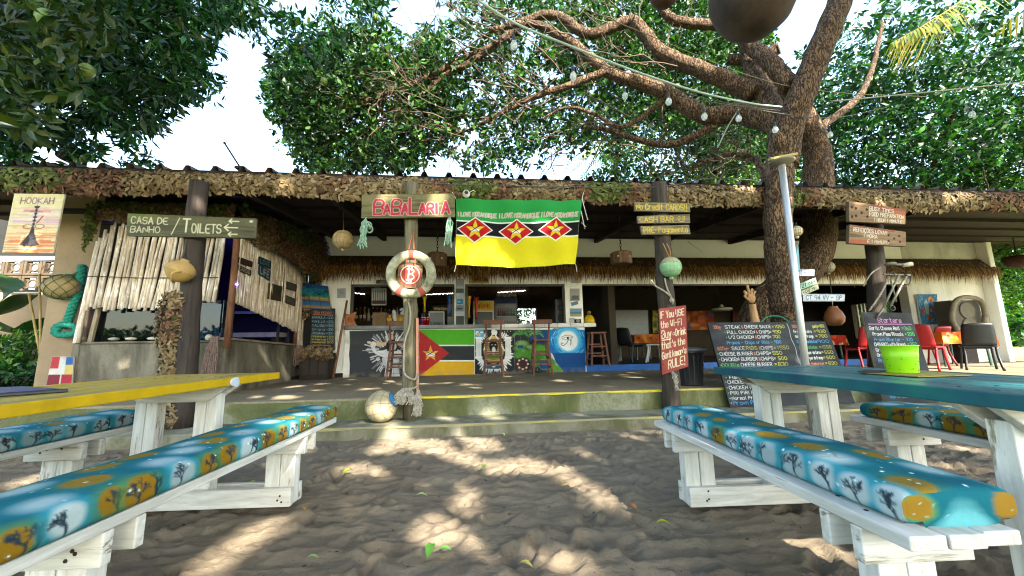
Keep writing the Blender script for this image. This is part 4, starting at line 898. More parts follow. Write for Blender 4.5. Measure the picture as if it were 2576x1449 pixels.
# hanging clay jar, camouflage wrap, black post
def post(name, label, x0, y0, x1, z1, r, mat, z0=T1-.02, wob=.02, n=14, seed=1, cat='post'):
    random.seed(seed); t = MB(); k = 16; pts = []; rr = []
    for i in range(k+1):
        u = i/k; pts.append((x0+(x1-x0)*u+random.gauss(0, .006), y0+random.gauss(0, .005), z0+(z1-z0)*u)); rr.append(r*(1.06-.1*u)*random.uniform(.97, 1.03))
    t.tube(pts, rr, n, wob=wob); o = t.build(name, mat, None, True, origin=(x0, y0, z0)); tag(o, label, cat); return o
pa, pb = P(470, 960, 4.85), P(500, 458, 4.85)
post('timber_post', 'thick black tarred post carrying the toilet sign', pa.x, 4.85, pb.x, pb.z, .105, TAR, seed=4)
CLAY = flat('yellow_clay', '#b08a45', .6, var=.3, scale=5, c2='#c4a05c')
t = thing('clay_jar', 'big yellow clay jar tied on its side to the black post', 'jar', P(453, 712, 4.62))
c0 = P(453, 682, 4.62); RJ = Matrix.Rotation(rad(18), 3, 'Y')
m = MB(); m.lathe(c0, [(.01, -.125), (.06, -.12), (.105, -.08), (.14, -.02), (.145, .02), (.13, .06), (.09, .095), (.045, .12), (.04, .14), (.02, .145)], 26, R=RJ); m.build('jar_body', CLAY, t, True)
m = MB(); m.torus(c0, .142, .006, 28, 6, RJ @ Matrix.Rotation(rad(90), 3, 'X')); m.tube(curve([c0+Vector((.10, -.13, -.03)), c0+Vector((.07, -.2, -.06)), c0+Vector((.04, -.16, -.12)), c0+Vector((.0, -.08, -.14))], 5), .012, 7); m.build('handle', CLAY, t, True)
m = MB(); m.tube(curve([c0+Vector((.0, 0, .15)), P(462, 640, 4.73), P(470, 600, 4.75)], 5), .012, 6); m.build('hanging_rope', flat('dark_rope', '#4d4436', .9, bmp=.5), t, True)
def wrap(u, v):
    a = math.pi*2*u; z = .14+v*1.50; r = .085+.03*np.sin(v*9+1)+.02*(v > .85)-.03*(v < .2); x = pa.x-.20+.03*np.sin(v*6)+.05*v
    x = np.where(v < .3, x+.12*(1-v/.3), x)
    return np.stack([x+r*np.cos(a), 4.80+r*.6*np.sin(a), z], -1)
camo_net('camouflage_net', 'bundle of tan camouflage netting hanging down beside the black post', wrap, 1500, .055, 64, weights=(.8, .18, .02), res=(14, 24))
# small signs on the reeds
def small_sign(label, quadpts, txt, cbg, ctx, th=.02, lbl_cat='sign'):
    s0, z0, s1, z1, hh = quadpts; n = Vector((CB[1]-CA[1], -(CB[0]-CA[0]), 0)).normalized()
    c = [along(s0, z0, .15), along(s1, z1, .15), along(s1, z1+hh, .15), along(s0, z0+hh, .15)]
    t = thing('reed_sign', label, lbl_cat, (c[0]+c[1])/2, 0, 'little signs on the reed wall'); b_ = MB(); b_.hexa([c[0], c[1], c[1]+n*-th, c[0]+n*-th, c[3], c[2], c[2]+n*-th, c[3]+n*-th])
    b_.build('board', flat('reed_sign_'+cbg, cbg, .8), t, bev=.004); w = (c[1]-c[0]).length; k = Canvas(w, hh, .008, cbg); k.grain('#2b2a28', 3, 9, .5, .7, 4, .5)
    if txt: k.text(txt, .08*w, .2*hh, .6*hh, ctx, .1*hh, fit=.84*w)
    k.sheet('painted_face', quad_map(c, n*.004), BOARD, t); return t
def s_of(px):          # distance along the side wall seen at this column
    d = _d(px, 760); n = np.array([-(CB[1]-CA[1]), CB[0]-CA[0]]); t = (np.array(CA)@n)/(d[:2]@n); q = d[:2]*t; return math.hypot(q[0]-CA[0], q[1]-CA[1]), q[1]
def sz(px, py): s_, y = s_of(px); return s_, P(px, py, y).z
def rs(label, a, b_, h, txt, c1, c2):
    s0, z0 = sz(*a); s1, z1 = sz(*b_); small_sign(label, (s0, z0, s1, z1, h), txt, c1, c2)
rs('dark brown fish-shaped plank nailed high on the reed wall', (560, 660), (600, 672), .09, '', '#4a2a22', '#d8d0c0')
rs('narrow brown plank sign under the fish plank on the reed wall', (557, 678), (598, 694), .085, 'CARDS', '#4a3526', '#d8d0c0')
rs('blue-black sign lettered LOVE on the reed wall', (618, 664), (650, 676), .13, 'LOVE', '#1f3340', '#5fb0c0')
rs('blue sign lettered LIFE hanging below the LOVE sign', (620, 690), (650, 706), .17, 'LIFE', '#1d4a66', '#d8e4e0')
rs('square dark plaque edged with white shells on the reed wall', (650, 752), (684, 758), .28, '', '#4a4526', '#d8d0c0')
rs('upper grey weathered board of the pair at the right end of the reed wall', (697, 727), (723, 734), .15, 'ANTES', '#57524c', '#7a756c')
rs('lower grey weathered board of the pair at the right end of the reed wall', (697, 762), (723, 771), .15, 'SNAGS', '#57524c', '#7a756c')
# frayed rope tassels over the low wall, shells on the ledge
def tassel(name, label, top, ln, w, col, n=60, seed=3, cat='rope', ydir=-1, mat=None):
    r = random.Random(seed); m = MB()
    for i in range(n):
        a = r.uniform(-w/2, w/2); q = [Vector(top)+Vector((a*.35, r.uniform(-.02, .02), r.uniform(-.02, .02)))]
        for k in range(1, 6): q.append(Vector(top)+Vector((a*(.5+.12*k)+r.gauss(0, .012), ydir*(.03+.008*k)*1.5+r.gauss(0, .012), -ln*r.uniform(.8, 1.02)*k/5)))
        m.tube(q, r.uniform(.004, .008), 4, cap=False)
    o = m.build(name, mat or flat('fray_'+col, col, .95, scale=30, var=.4), None, origin=top); tag(o, label, cat); return o
tassel('rope_tassel', 'large pinkish frayed rope hanging over the low wall beside the black post', (-3.62, 5.86, 1.15), .80, .22, '#8f7568', 75, 3)
q = along(SL*.88, 1.05, .14); tassel('rope_tassel', 'small pinkish frayed rope hanging at the far end of the low wall', q, .42, .2, '#9a7f6e', 40, 4)
random.seed(9); SHELL = flat('pale_shell', '#c9bda8', .7, rnd=.3)
for i, (x, lb) in enumerate(((-5.0, 'broad pale shell at the left end of the wall ledge'), (-4.78, 'second pale shell lying on the wall ledge'), (-4.5, 'flat grey stone on the wall ledge under the window'), (-4.25, 'pale shell on the ledge near the netting bundle'), (-3.76, 'rounded pink shell on the ledge in front of the corner pane'))):
    m = MB(); m.ball((x, 5.95, 1.132+.02), (.07 if i < 4 else .05, .05, .024 if i < 4 else .05), 10, 6); tag(m.build('shell', SHELL, None, True, origin=(x, 5.95, 1.13)), lb, 'shell', 'shells on the cabin ledge')
# flag-coloured blocks painted on a board at the foot of the pillar
def cv(w, h):
    k = Canvas(w, h, .008, '#e2ddd0')
    for x0, y0, x1, y1, cl in ((.0, .72, .38, 1, '#c63a40'), (.38, .6, .66, 1, '#e4e0d6'), (.66, .8, 1, 1, '#2b63a8'), (.66, .58, 1, .8, '#dfc46a'), (0, .32, .5, .58, '#8a2a36'), (.55, .36, 1, .58, '#b52e3a'), (.1, .2, .5, .32, '#7fa08a'), (.5, .1, 1, .34, '#e0c25a'), (.8, .16, 1, .28, '#b54a30'), (.1, 0, .6, .14, '#b8343a')): k.rect(x0*w, y0*h, x1*w, y1*h, cl)
    k.grain('#9a8f7c', 6, 6, .6, .8, 3, .4); return k
signboard('flag_board', 'board painted with red, white, blue and yellow blocks at the foot of the pillar', 'painted board', [(112, 980), (182, 978), (186, 897), (132, 897)], 5.84, .02, cv, edge='#cfc8b8', floor=T2)
# ------------------------------------------------------------------ leaves and trees
LEAF = vcol('leaf', .42, .0, 8, 0, .35, .36, '#c8f070')
def leaf_mesh(pos, nrm_dir, size, cols, rng, fold=.25, slim=.36, droop=.25, plain=False):
    N = len(pos); t = nrm_dir + rng.normal(0, .25, (N, 3)); t[:, 2] -= droop; t /= np.linalg.norm(t, axis=1, keepdims=True)
    a = rng.normal(size=(N, 3)); a[:, 2] += 1.1; b = np.cross(t, a); b /= np.linalg.norm(b, axis=1, keepdims=True)+1e-9; n = np.cross(b, t)
    ln = (size*rng.uniform(.65, 1.25, N))[:, None]; w = ln*slim*.5
    p0 = pos; p1 = pos+t*ln*.5-n*ln*fold*.15; p2 = pos+t*ln-n*ln*fold*.45
    if plain:
        V_ = np.stack([p0, p1+b*w-n*w*.2, p2, p1-b*w-n*w*.2], 1).reshape(-1, 3); return V_, np.arange(N)[:, None]*4+np.array([[0, 1, 2, 3]]), np.repeat(cols, 4, 0)
    V_ = np.stack([p0, p1+b*w-n*w*.3, p2, p1-b*w-n*w*.3, p1+n*w*.15], 1).reshape(-1, 3)
    k = np.arange(N)[:, None]*5; F_ = np.concatenate([k+np.array([[0, 4, 1]]), k+np.array([[4, 2, 1]]), k+np.array([[0, 3, 4]]), k+np.array([[4, 3, 2]])], 0)
    return V_, F_, np.repeat(cols, 5, 0)
def leaf_cols(N, pal, rng, w=None):
    pal = np.array([lin(c) for c in pal]); i = rng.choice(len(pal), N, p=w); return pal[i]*rng.uniform(.36, .84, (N, 1))*np.array([.85, 1.0, 1.0])
def rosettes(centres, per, size, pal, rng, spread=.5, w=None, **k):
    M = len(centres); n = per; d = rng.normal(size=(M, n, 3)); d /= np.linalg.norm(d, axis=2, keepdims=True)
    ax = rng.normal(size=(M, 1, 3)); ax[:, :, 2] = np.abs(ax[:, :, 2])*.4; ax /= np.linalg.norm(ax, axis=2, keepdims=True); d = d+ax*.6; d /= np.linalg.norm(d, axis=2, keepdims=True)
    pos = np.asarray(centres)[:, None, :] + d*size*.12 + ax*rng.uniform(-.5, .5, (M, n, 1))*size*1.2
    C0 = np.asarray(centres); fc = .45+1.05*vnoise(C0[:, 0]*1.9/size*.13+C0[:, 1]*1.1/size*.13, C0[:, 2]*2.1/size*.13, 7)**1.3; sz_ = size*rng.uniform(.75, 1.2, (M, 1))
    return leaf_mesh(pos.reshape(-1, 3), d.reshape(-1, 3), np.repeat(sz_, n, 1).ravel(), leaf_cols(M*n, pal, rng, w)*np.repeat(fc, n)[:, None]*1.05, rng, **k)
def inside(poly, x, y):
    r = np.zeros(x.shape, bool)
    for (x0, y0), (x1, y1) in zip(poly, poly[1:]+poly[:1]):
        if y0 != y1: r ^= ((y0 > y) != (y1 > y)) & (x < (x1-x0)*(y-y0)/(y1-y0)+x0)
    return r
def fill(poly, N, ylo, yhi, rng, dens=None, zmax=12.0, edge=22):     # points of a crown seen within an outline, at many depths
    xs = [p[0] for p in poly]; ys = [p[1] for p in poly]; out = []
    while sum(map(len, out)) < N:
        x = rng.uniform(min(xs), max(xs), N); y = rng.uniform(min(ys), max(ys), N); Y = rng.uniform(ylo, yhi, N)
        ok = inside(poly, x+rng.normal(0, edge, N)*.5, y+rng.normal(0, edge, N)*.5)
        if dens is not None: ok &= rng.random(N) < dens(x, y)
        p = Pn(x[ok], y[ok], Y[ok]); out.append(p[p[:, 2] < zmax])
    return np.concatenate(out)[:N]
HOLES = []           # places on the ground that the sun reaches through the crowns: (x, y, z, radius)
def sun_gaps(c):  # removes leaves in the sun's way to each chosen patch of light
    keep = np.ones(len(c), bool); s = np.array(SUN)
    for x, y, z, r in HOLES:
        d = c-np.array([x, y, z]); t = d@s; q = np.linalg.norm(d-t[:, None]*s, axis=1); keep &= ~((q < r+.05) & (t > .5))
    return keep
BARK, nt, b = nmat('bark'); v = coords(nt, (9, 9, 2.4)); n1 = noise(nt, v, 1.6, 8, .68, .8); n2 = noise(nt, coords(nt), 1.2, 4, .6)
vo = node(nt, 'ShaderNodeTexVoronoi', feature='DISTANCE_TO_EDGE'); vo.inputs['Scale'].default_value = 2.6
wv = node(nt, 'ShaderNodeVectorMath', operation='ADD'); nn = node(nt, 'ShaderNodeTexNoise'); nn.inputs['Scale'].default_value = 3; L(nt, v, nn.inputs['Vector']); L(nt, v, wv.inputs[0]); L(nt, nn.outputs['Color'], wv.inputs[1]); L(nt, wv.outputs[0], vo.inputs['Vector'])
crk = ramp(nt, vo.outputs['Distance'], [(.0, 0.0), (.16, 1.0)])
cc = mix(nt, n2, ramp(nt, n1, [(.3, '#3a2c20'), (.55, '#67503b'), (.75, '#8f755b')]), '#7a634c')
cc = mix(nt, crk, '#2a201a', cc); L(nt, cc, b.inputs['Base Color']); b.inputs['Roughness'].default_value = .9; b.inputs['Specular IOR Level'].default_value = .2
hh = node(nt, 'ShaderNodeMath', operation='MULTIPLY_ADD'); hh.inputs[1].default_value = .8; L(nt, crk, hh.inputs[0]); L(nt, n1, hh.inputs[2]); bump(nt, b, hh.outputs[0], .9, .05)
TWIG = flat('twig', '#594838', .85, var=.4, scale=4, rnd=.2)
def limb(m, pts, r0, r1, n=10, sub=6, wob=.02, gn=.008):
    p = curve(pts, sub); N = len(p); p = [q+Vector((random.gauss(0, gn), random.gauss(0, gn), random.gauss(0, gn)))*(.4 if i in (0, N-1) else 1) for i, q in enumerate(p)]
    m.tube(p, [r0+(r1-r0)*(i/(N-1)) for i in range(N)], n, wob=wob); return p
def pp(*a): return [P(x, y, Y) for x, y, Y in a]
# --- the great tree growing through the roof
random.seed(31)
tree = thing('fig_tree', 'great spreading tree with forked trunks growing up through the bar roof', 'tree', (3.95, 5.3, T2))
def part(name, pts, r0, r1, n=18, wob=.012, gn=.006, sub=8):
    m = MB(); limb(m, pts, r0, r1, n, sub, wob, gn); return m.build(name, BARK, tree, True)
part('trunk', pp((1990, 960, 5.35), (1985, 860, 5.3), (1968, 720, 5.05), (1958, 560, 4.85), (1962, 430, 4.8), (1968, 330, 4.8)), .20, .165, 20)
part('trunk', pp((1968, 420, 4.82), (1985, 320, 4.75), (2040, 180, 4.6), (2090, 60, 4.5), (2140, -60, 4.4)), .20, .15, 18)['label'] = 'leaning upper trunk'
part('trunk', pp((1905, 940, 6.4), (1905, 830, 6.3), (1935, 760, 6.25), (2020, 680, 6.2), (2060, 600, 6.2), (2058, 480, 6.2), (2055, 380, 6.2), (2025, 300, 6.15), (1975, 245, 6.0), (1925, 205, 5.8), (1880, 150, 5.8)), .36, .13, 18)['label'] = 'curved rear trunk'
part('branch', pp((1975, 370, 4.9), (1940, 270, 5.2), (1900, 200, 5.4), (1880, 120, 5.6), (1850, 60, 5.8)), .18, .10)
part('branch', pp((1985, 330, 4.9), (1930, 300, 5.1), (1850, 285, 5.4), (1770, 290, 5.6), (1680, 235, 5.7), (1600, 205, 5.8), (1530, 180, 5.9), (1440, 110, 6.0), (1340, 60, 6.1), (1230, 75, 6.2)), .19, .05)
part('branch', pp((1900, 235, 5.3), (1830, 205, 5.5), (1750, 170, 5.7), (1660, 130, 5.9), (1600, 60, 6.0), (1560, 60, 6.1), (1480, 85, 6.2), (1400, 40, 6.3), (1330, 50, 6.4), (1250, 110, 6.5), (1180, 140, 6.6), (1080, 190, 6.7), (960, 240, 6.8), (860, 270, 6.9)), .15, .03)
part('branch', pp((1860, 60, 5.8), (1750, 60, 5.8), (1680, 40, 5.8), (1640, -40, 5.8)), .10, .07)
part('branch', pp((1790, 320, 5.6), (1740, 345, 5.7), (1680, 365, 5.9), (1600, 350, 6.0), (1520, 325, 6.2), (1470, 320, 6.3)), .075, .035)
part('branch', pp((1530, 180, 5.9), (1470, 200, 6.0), (1400, 225, 6.1), (1330, 250, 6.3), (1250, 290, 6.5), (1170, 330, 6.6), (1120, 310, 6.7)), .075, .025)
part('branch', pp((1250, 110, 6.5), (1180, 160, 6.6), (1120, 190, 6.7), (1060, 240, 6.8), (1000, 290, 6.9), (930, 310, 7.0)), .07, .02)
part('branch', pp((1680, 240, 5.7), (1620, 290, 5.9), (1560, 320, 6.0), (1500, 290, 6.1), (1430, 270, 6.2), (1360, 300, 6.3)), .05, .02)
part('branch', pp((1990, 220, 4.8), (1940, 160, 5.0), (1885, 110, 5.3), (1870, 60, 5.5)), .13, .11)
part('branch', pp((1960, 120, 5.4), (1900, 150, 5.6), (1830, 150, 5.8)), .10, .09)['label'] = 'sawn-off stub'
part('branch', pp((2060, 320, 6.2), (2120, 280, 6.3), (2170, 230, 6.5), (2200, 150, 6.7), (2220, 60, 6.9)), .08, .035)['label'] = 'pale thin branch'
part('branch', pp((1930, 470, 5.2), (1900, 400, 5.5), (1830, 390, 5.7), (1740, 420, 6.0)), .06, .03)
m = MB(); m.ball(P(1962, 355, 4.66), (.10, .07, .14), 12, 8); m.build('bark_burl', BARK, tree, True)
m = MB(); m.ball(P(1985, 640, 4.86), (.10, .06, .12), 12, 8); m.build('bark_burl', BARK, tree, True)
m = MB()
rng = np.random.default_rng(77); random.seed(77)
def twigs(m, start, dirx, n, ln, r=.014, depth=2):
    for _ in range(n):
        p = Vector(start)+Vector((random.gauss(0, .15), random.gauss(0, .2), random.gauss(0, .12))); q = [p]; d = Vector(dirx)+Vector((random.gauss(0, .4), random.gauss(0, .5), random.gauss(0, .35))); d.normalize()
        for i in range(4): d = (d+Vector((random.gauss(0, .28), random.gauss(0, .28), random.gauss(0, .28)))).normalized(); q.append(q[-1]+d*ln/4)
        m.tube(q, [r, r*.9, r*.75, r*.6, r*.3], 4, cap=False)
        if depth: twigs(m, q[random.randint(2, 4)], d, 2, ln*.6, r*.55, depth-1)
for x, y, Y, dx in ((1340, 250, 6.2, -1), (1250, 110, 6.4, -1), (1180, 140, 6.6, -1), (1100, 180, 6.7, -1), (1030, 210, 6.8, -1), (960, 240, 6.8, -1), (880, 270, 6.9, -1), (1060, 240, 6.8, -1), (980, 300, 6.9, -1), (1180, 330, 6.6, -1), (1120, 310, 6.7, -1), (1400, 220, 6.1, -1), (1470, 320, 6.3, -1), (1600, 60, 6.0, -.5), (1560, 320, 6.0, -1), (1240, 290, 6.5, -1), (1300, 70, 6.2, -1), (1450, 110, 6.1, -1), (1700, 150, 5.8, -.6)):
    twigs(m, P(x, y, Y), (dx, .1, random.uniform(-.3, .35)), 6, random.uniform(.7, 1.3))
for i in range(26): twigs(m, P(random.uniform(1600, 1900), random.uniform(330, 440), random.uniform(5.6, 6.8)), (random.uniform(-1, 1), 0, random.uniform(-.5, .2)), 2, random.uniform(.5, 1.0), .012)
tag(m.build('twigs', TWIG, tree, True), kind='stuff')
PALM_ = ['#2a4c24', '#386028', '#213f20', '#4a702c', '#5f8234']
M1 = [(700, 150), (655, 215), (690, 250), (700, 300), (720, 370), (790, 430), (870, 425), (960, 435), (1050, 432), (1040, 400), (1070, 380), (1150, 385), (1170, 420), (1290, 440), (1330, 400), (1400, 380), (1470, 370), (1560, 380), (1600, 300), (1700, 320), (1760, 430), (1930, 430), (1950, -60), (1150, -60), (1125, 50), (1060, 70), (1010, 130), (970, 60), (890, 60), (860, 90), (810, 150), (760, 130)]
gaps = lambda s, lo, hi: (lambda x, y: np.clip((vnoise(x/46, y/38, s)*.6+vnoise(x/17, y/15, s+1)*.4-lo)/(hi-lo), 0, 1))
def crown(parent, name, C_, per, size, pal, rng, **k):
    V_, F_, c = rosettes(C_, per, size, pal, rng, **k); return mesh_obj(name, V_, F_, LEAF, parent, False, c)
c1 = fill(M1, 6200, 6.3, 9.2, rng, gaps(1, .27, .48)); c1b = fill([(700, 150), (655, 215), (700, 300), (720, 370), (790, 430), (1050, 432), (1150, 330), (1100, 100), (1010, 130), (890, 60)], 2300, 6.9, 9.2, rng, gaps(8, .2, .45))
c1c = fill([(1330, -60), (1950, -60), (1920, 320), (1760, 330), (1560, 300), (1400, 230)], 2600, 7.2, 10, rng, gaps(5, .25, .5)); crown(tree, 'crown', np.concatenate([c1, c1b, c1c]), 7, .125, PALM_, rng, slim=.5, droop=.1)
# --- the mango tree at the left: its crown hangs into view, its trunk stands outside
mango = thing('mango_tree', 'dark mango tree hanging its leaves into the sky at the left above the roof', 'tree', (-9.5, 6.5, 0))
m = MB(); limb(m, [(-9.5, 6.5, -.2), (-9.4, 6.4, 1.5), (-9.1, 6.2, 3.0), (-8.2, 6.0, 4.6)], .34, .22, 14); m.build('trunk', BARK, mango, True)
for q in (pp((-120, 560, 6.0), (20, 420, 6.2), (130, 330, 6.4), (190, 390, 6.6), (270, 520, 6.8)), pp((150, 385, 6.5), (225, 440, 6.6), (265, 500, 6.6), (270, 560, 6.6)), [(-8.2, 6, 4.6), (-6.5, 5.8, 6.5), (-4.5, 5.2, 8)], [(-8.6, 6.1, 3.8), (-6.8, 4.8, 4.6), (-4.8, 4, 5.2)], [(-8.2, 6, 4.6), (-7, 3.5, 5.4), (-5.2, 1.5, 5.6)]):
    m = MB(); limb(m, q, .07, .03, 8); m.build('branch', BARK, mango, True)
MG = ['#1f4a22', '#2a5a28', '#17401f', '#36692c', '#4a7a2e', '#6d8a2c']
ML1 = [(-80, -60), (560, -60), (585, 50), (545, 95), (515, 150), (548, 200), (500, 255), (470, 240), (420, 262), (405, 310), (335, 340), (300, 300), (250, 280), (230, 250), (150, 240), (60, 290), (-80, 300)]
ML2 = [(-80, 300), (60, 290), (200, 260), (330, 330), (345, 370), (400, 410), (395, 425), (-80, 430)]
ML3 = [(520, -60), (1010, -60), (1000, 20), (900, 70), (830, 130), (790, 190), (700, 170), (690, 110), (640, 95), (560, 70)]
ML4 = [(640, 90), (830, 90), (835, 130), (760, 200), (715, 250), (665, 215), (690, 160)]
rng = np.random.default_rng(12)
cA = fill(ML1, 2700, 4.2, 6.6, rng, gaps(21, .2, .42)); cB = fill(ML2, 430, 5.0, 7.0, rng, gaps(23, .45, .6)); cC = fill(ML3, 330, 4.6, 6.6, rng, gaps(25, .38, .6)); cD = fill(ML4, 60, 5, 6.6, rng)
cN = fill([(-120, -60), (260, -60), (250, 120), (200, 230), (140, 330), (-120, 330)], 190, 3.2, 4.2, rng)
crown(mango, 'crown', np.concatenate([cA, cB, cC, cD]), 7, .145, MG, rng, slim=.30, droop=.35, w=[.25, .27, .2, .15, .09, .04])
crown(mango, 'crown', cN, 7, .15, ['#33501c', '#4a5a1c', '#2a4419', '#5a6020'], rng, slim=.34, droop=.4)['label'] = 'near yellowish spray'
def fruit(px, py, Y, r, label, cl='#5f7a24'):
    t = thing('mango_fruit', label, 'fruit', P(px, py, Y), 0, 'green fruits hanging in the mango tree'); c = P(px, py, Y)
    m = MB(); m.ball(c, (r, r, r*1.15), 14, 9); m.build('fruit_body', flat('fruit_'+cl, cl, .45, var=.2, scale=9), t, True); m = MB(); m.tube([c+Vector((0, 0, r)), c+Vector((.01, 0, r+.12))], .004, 5); m.build('stalk', TWIG, t)
fruit(118, 48, 3.3, .075, 'biggest green fruit, up among the yellowish leaves'); fruit(218, 178, 3.6, .06, 'green fruit below the biggest one', '#6f7f2a'); fruit(945, 45, 5.0, .045, 'small fruit in the thin leaves against the sky'); fruit(815, 204, 5.0, .045, 'small fruit at the right edge of the mango leaves'); fruit(618, 515, 5.8, .04, 'dark fruit dangling alone against the bright sky', '#2a4a24'); fruit(195, 405, 5.6, .045, 'small green fruit by the hookah board'); fruit(213, 400, 5.5, .05, 'larger of two green fruits by the hookah board')
# --- right-hand wood beyond the hall
def bg_tree(label, base, lean, h, r, crown_c, crown_r, nl, size, pal, seed, name='shade_tree', forks=3, grp='trees beyond the hall'):
    random.seed(seed); rng = np.random.default_rng(seed); t = thing(name, label, 'tree', base, 0, grp); b0 = Vector(base); top = b0+Vector(lean)*h
    m = MB(); pts = [b0-Vector((0, 0, .2))]+[b0.lerp(top, k)+Vector((random.gauss(0, .08), random.gauss(0, .08), 0))*h*.12 for k in (.3, .6, 1)]; limb(m, pts, r, r*.55, 10, 5, .02); m.build('trunk', BARK, t, True)
    for k in range(int(forks*1.8)):
        a = b0.lerp(top, random.uniform(.4, .95)); d = Vector((random.uniform(-1, 1), random.uniform(-.7, .5), random.uniform(.4, 1))).normalized(); m = MB()
        limb(m, [a, a+d*crown_r[0]*.4+Vector((0, -.15, .2)), a+d*crown_r[0]*.75+Vector((random.gauss(0, .35), -.3, .35)), a+d*crown_r[0]*1.05+Vector((random.gauss(0, .4), -.3, .5))], r*.5, r*.1, 7, 5, .02); m.build('branch', BARK, t, True)
    q = rng.normal(size=(nl, 3)); q /= np.linalg.norm(q, axis=1, keepdims=True); q *= rng.random((nl, 1))**.4; C_ = np.array(crown_c)+q*np.array(crown_r)
    den = vnoise(C_[:, 0]*1.3+C_[:, 1]*.7, C_[:, 2]*1.3, seed); C_ = C_[den > .34]; C_ = C_[C_[:, 2] > .4]
    crown(t, 'crown', C_, 7, size, pal, rng, slim=.42, plain=True); return t
RG = ['#4a7a26', '#5d8c2a', '#6f9c32', '#3a6a24', '#86a83a', '#2f5a26']; RD = ['#24502a', '#2f5f2c', '#1f4528', '#3f7030', '#527d30']
bg_tree('light green tree leaning over the roof just right of the forked trunk', (8.2, 14.6, .2), (.0, -.3, 1), 6, .20, (8.0, 12, 7.6), (3.6, 2.6, 3.6), 3900, .17, RG, 101, forks=5)
bg_tree('slender dark-trunked tree rising behind the roof above the BUSY TIMES plank', (11.2, 14.8, .2), (.05, -.2, 1), 6.5, .16, (11.6, 13, 7.4), (3.0, 2.5, 3.6), 3600, .16, RG, 102, forks=6)
bg_tree('dark leafy tree at the top right corner behind the palm frond', (15.5, 12.5, .2), (-.05, -.25, 1), 6, .2, (13.6, 10, 8.2), (4.0, 3, 3.4), 4500, .19, RD, 103, forks=5)
bg_tree('bright leaning tree at the right end of the hall with a pale bent trunk', (16.5, 11.0, .2), (-.3, -.1, 1), 4.5, .12, (16.2, 10.6, 4.2), (2.6, 2.4, 2.6), 3300, .15, RG, 104, forks=6)
bg_tree('bushy sunlit tree standing on the lawn behind the right end of the wall', (18.5, 14.5, .2), (0, 0, 1), 4.0, .16, (18.5, 14.5, 3.4), (3.0, 2.5, 2.6), 3450, .15, RG, 105, forks=4)
bg_tree('tall tree far back on the lawn at the right edge', (25, 20, .2), (0, 0, 1), 7, .25, (25, 20, 6), (5.5, 4, 4.6), 3900, .24, RD, 106, forks=4)
bg_tree('spreading tree seen through the open back of the hall', (11.0, 18.5, .2), (0, 0, 1), 4, .2, (11.4, 18, 2.6), (4.2, 2.2, 2.4), 3000, .18, RG, 107, forks=4)
bg_tree('leafy tree behind the gap in the back wall of the hall beside the slatted screen', (15.5, 20, .2), (0, 0, 1), 4, .2, (15.5, 19.5, 2.4), (3.5, 2.2, 2.4), 2250, .18, RG, 108, forks=4)
bg_tree('sunlit bush tree glimpsed through the small window behind the bar', (.9, 15.5, .1), (0, 0, 1), 2.5, .1, (.9, 15.5, 2.0), (2.2, 1.2, 1.6), 1350, .14, RG, 109, forks=3)
bg_tree('broken-limbed tree behind the roof between the big branch and the trunk', (5.6, 15.6, .2), (.0, -.2, 1), 5, .15, (5.0, 11.5, 5.3), (2.2, 2.0, 1.3), 1350, .15, RG, 110, forks=6)
bg_tree('dark dense tree filling the far right above the roof end', (20, 9.5, .2), (-.1, -.1, 1), 5.5, .2, (18.5, 9.2, 6.8), (3.6, 3, 3.4), 3900, .17, RD, 111, forks=5)
# far wood as one mass closing the view on the right
rng = np.random.default_rng(55); n = 9000; C_ = np.stack([rng.uniform(14, 60, n), rng.uniform(26, 34, n), rng.uniform(.3, 9, n)], -1); V_, F_, c = rosettes(C_, 6, .5, RG+RD, rng, slim=.6, plain=True)
tag(mesh_obj('far_woods', V_, F_, LEAF, None, False, c), 'wood of green trees far behind the lawn', 'woods', None, 'stuff')
n = 3500; C_ = np.stack([rng.uniform(-45, 45, n), rng.uniform(-40, -30, n), rng.uniform(0, 1, n)*3+.3], -1); V_, F_, c = rosettes(C_, 6, .6, RG+RD, rng, slim=.6, plain=True)  # unseen low foliage, added behind the viewer for the window reflections
tag(mesh_obj('added_foliage_behind', V_, F_, LEAF, None, False, c), 'unseen low green foliage added behind the viewer for the panes to reflect', 'woods', None, 'stuff')
# --- palms
def frond(parent, pts, ln, n, mat_, seed, name='frond', wid=.02, hang=.8):
    random.seed(seed); p = curve(pts, 8); m = MB(); m.tube(p, [.022*(1-.75*i/(len(p)-1)) for i in range(len(p))], 6, col='#9a8a3a'); N = len(p)
    for k in range(n):
        u = .08+.9*k/(n-1); i = min(int(u*(N-1)), N-2); a = p[i].lerp(p[i+1], u*(N-1)-i); t = (p[i+1]-p[i]).normalized(); sd = t.cross(Vector((0, 0, 1))).normalized()
        for sg in (-1, 1):
            d = (sd*sg*.75+t*.5+Vector((0, 0, -hang*random.uniform(.5, 1.2)))).normalized(); l = ln*math.sin(math.pi*(.12+.8*u))*random.uniform(.85, 1.1); w = Vector((0, 0, 1)).cross(d).normalized()*wid
            q1 = a+d*l*.5; q2 = a+d*l+Vector((0, 0, -l*.25)); cl = random.choice(['#8f8a30', '#7d8a32', '#66802f', '#a3963c'])
            m.add([a-w*.5, a+w*.5, q1+w, q1-w, q2], [(0, 1, 2, 3), (3, 2, 4)], cl)
    o = mesh_obj(name, m.v, m.f, mat_, parent, False, m.c); return o
PLM = vcol('palm_leaf', .5, .1, 8, 0, .35, .45, '#ffe680')
palm = thing('coconut_palm', 'yellowing palm frond hanging into the picture at the upper right', 'palm', (13, 3.0, 0)); m = MB(); limb(m, [(13, 3, -.2), (12.6, 3.2, 3), (11.4, 3.6, 6.2)], .18, .12, 10); m.build('trunk', BARK, palm, True)
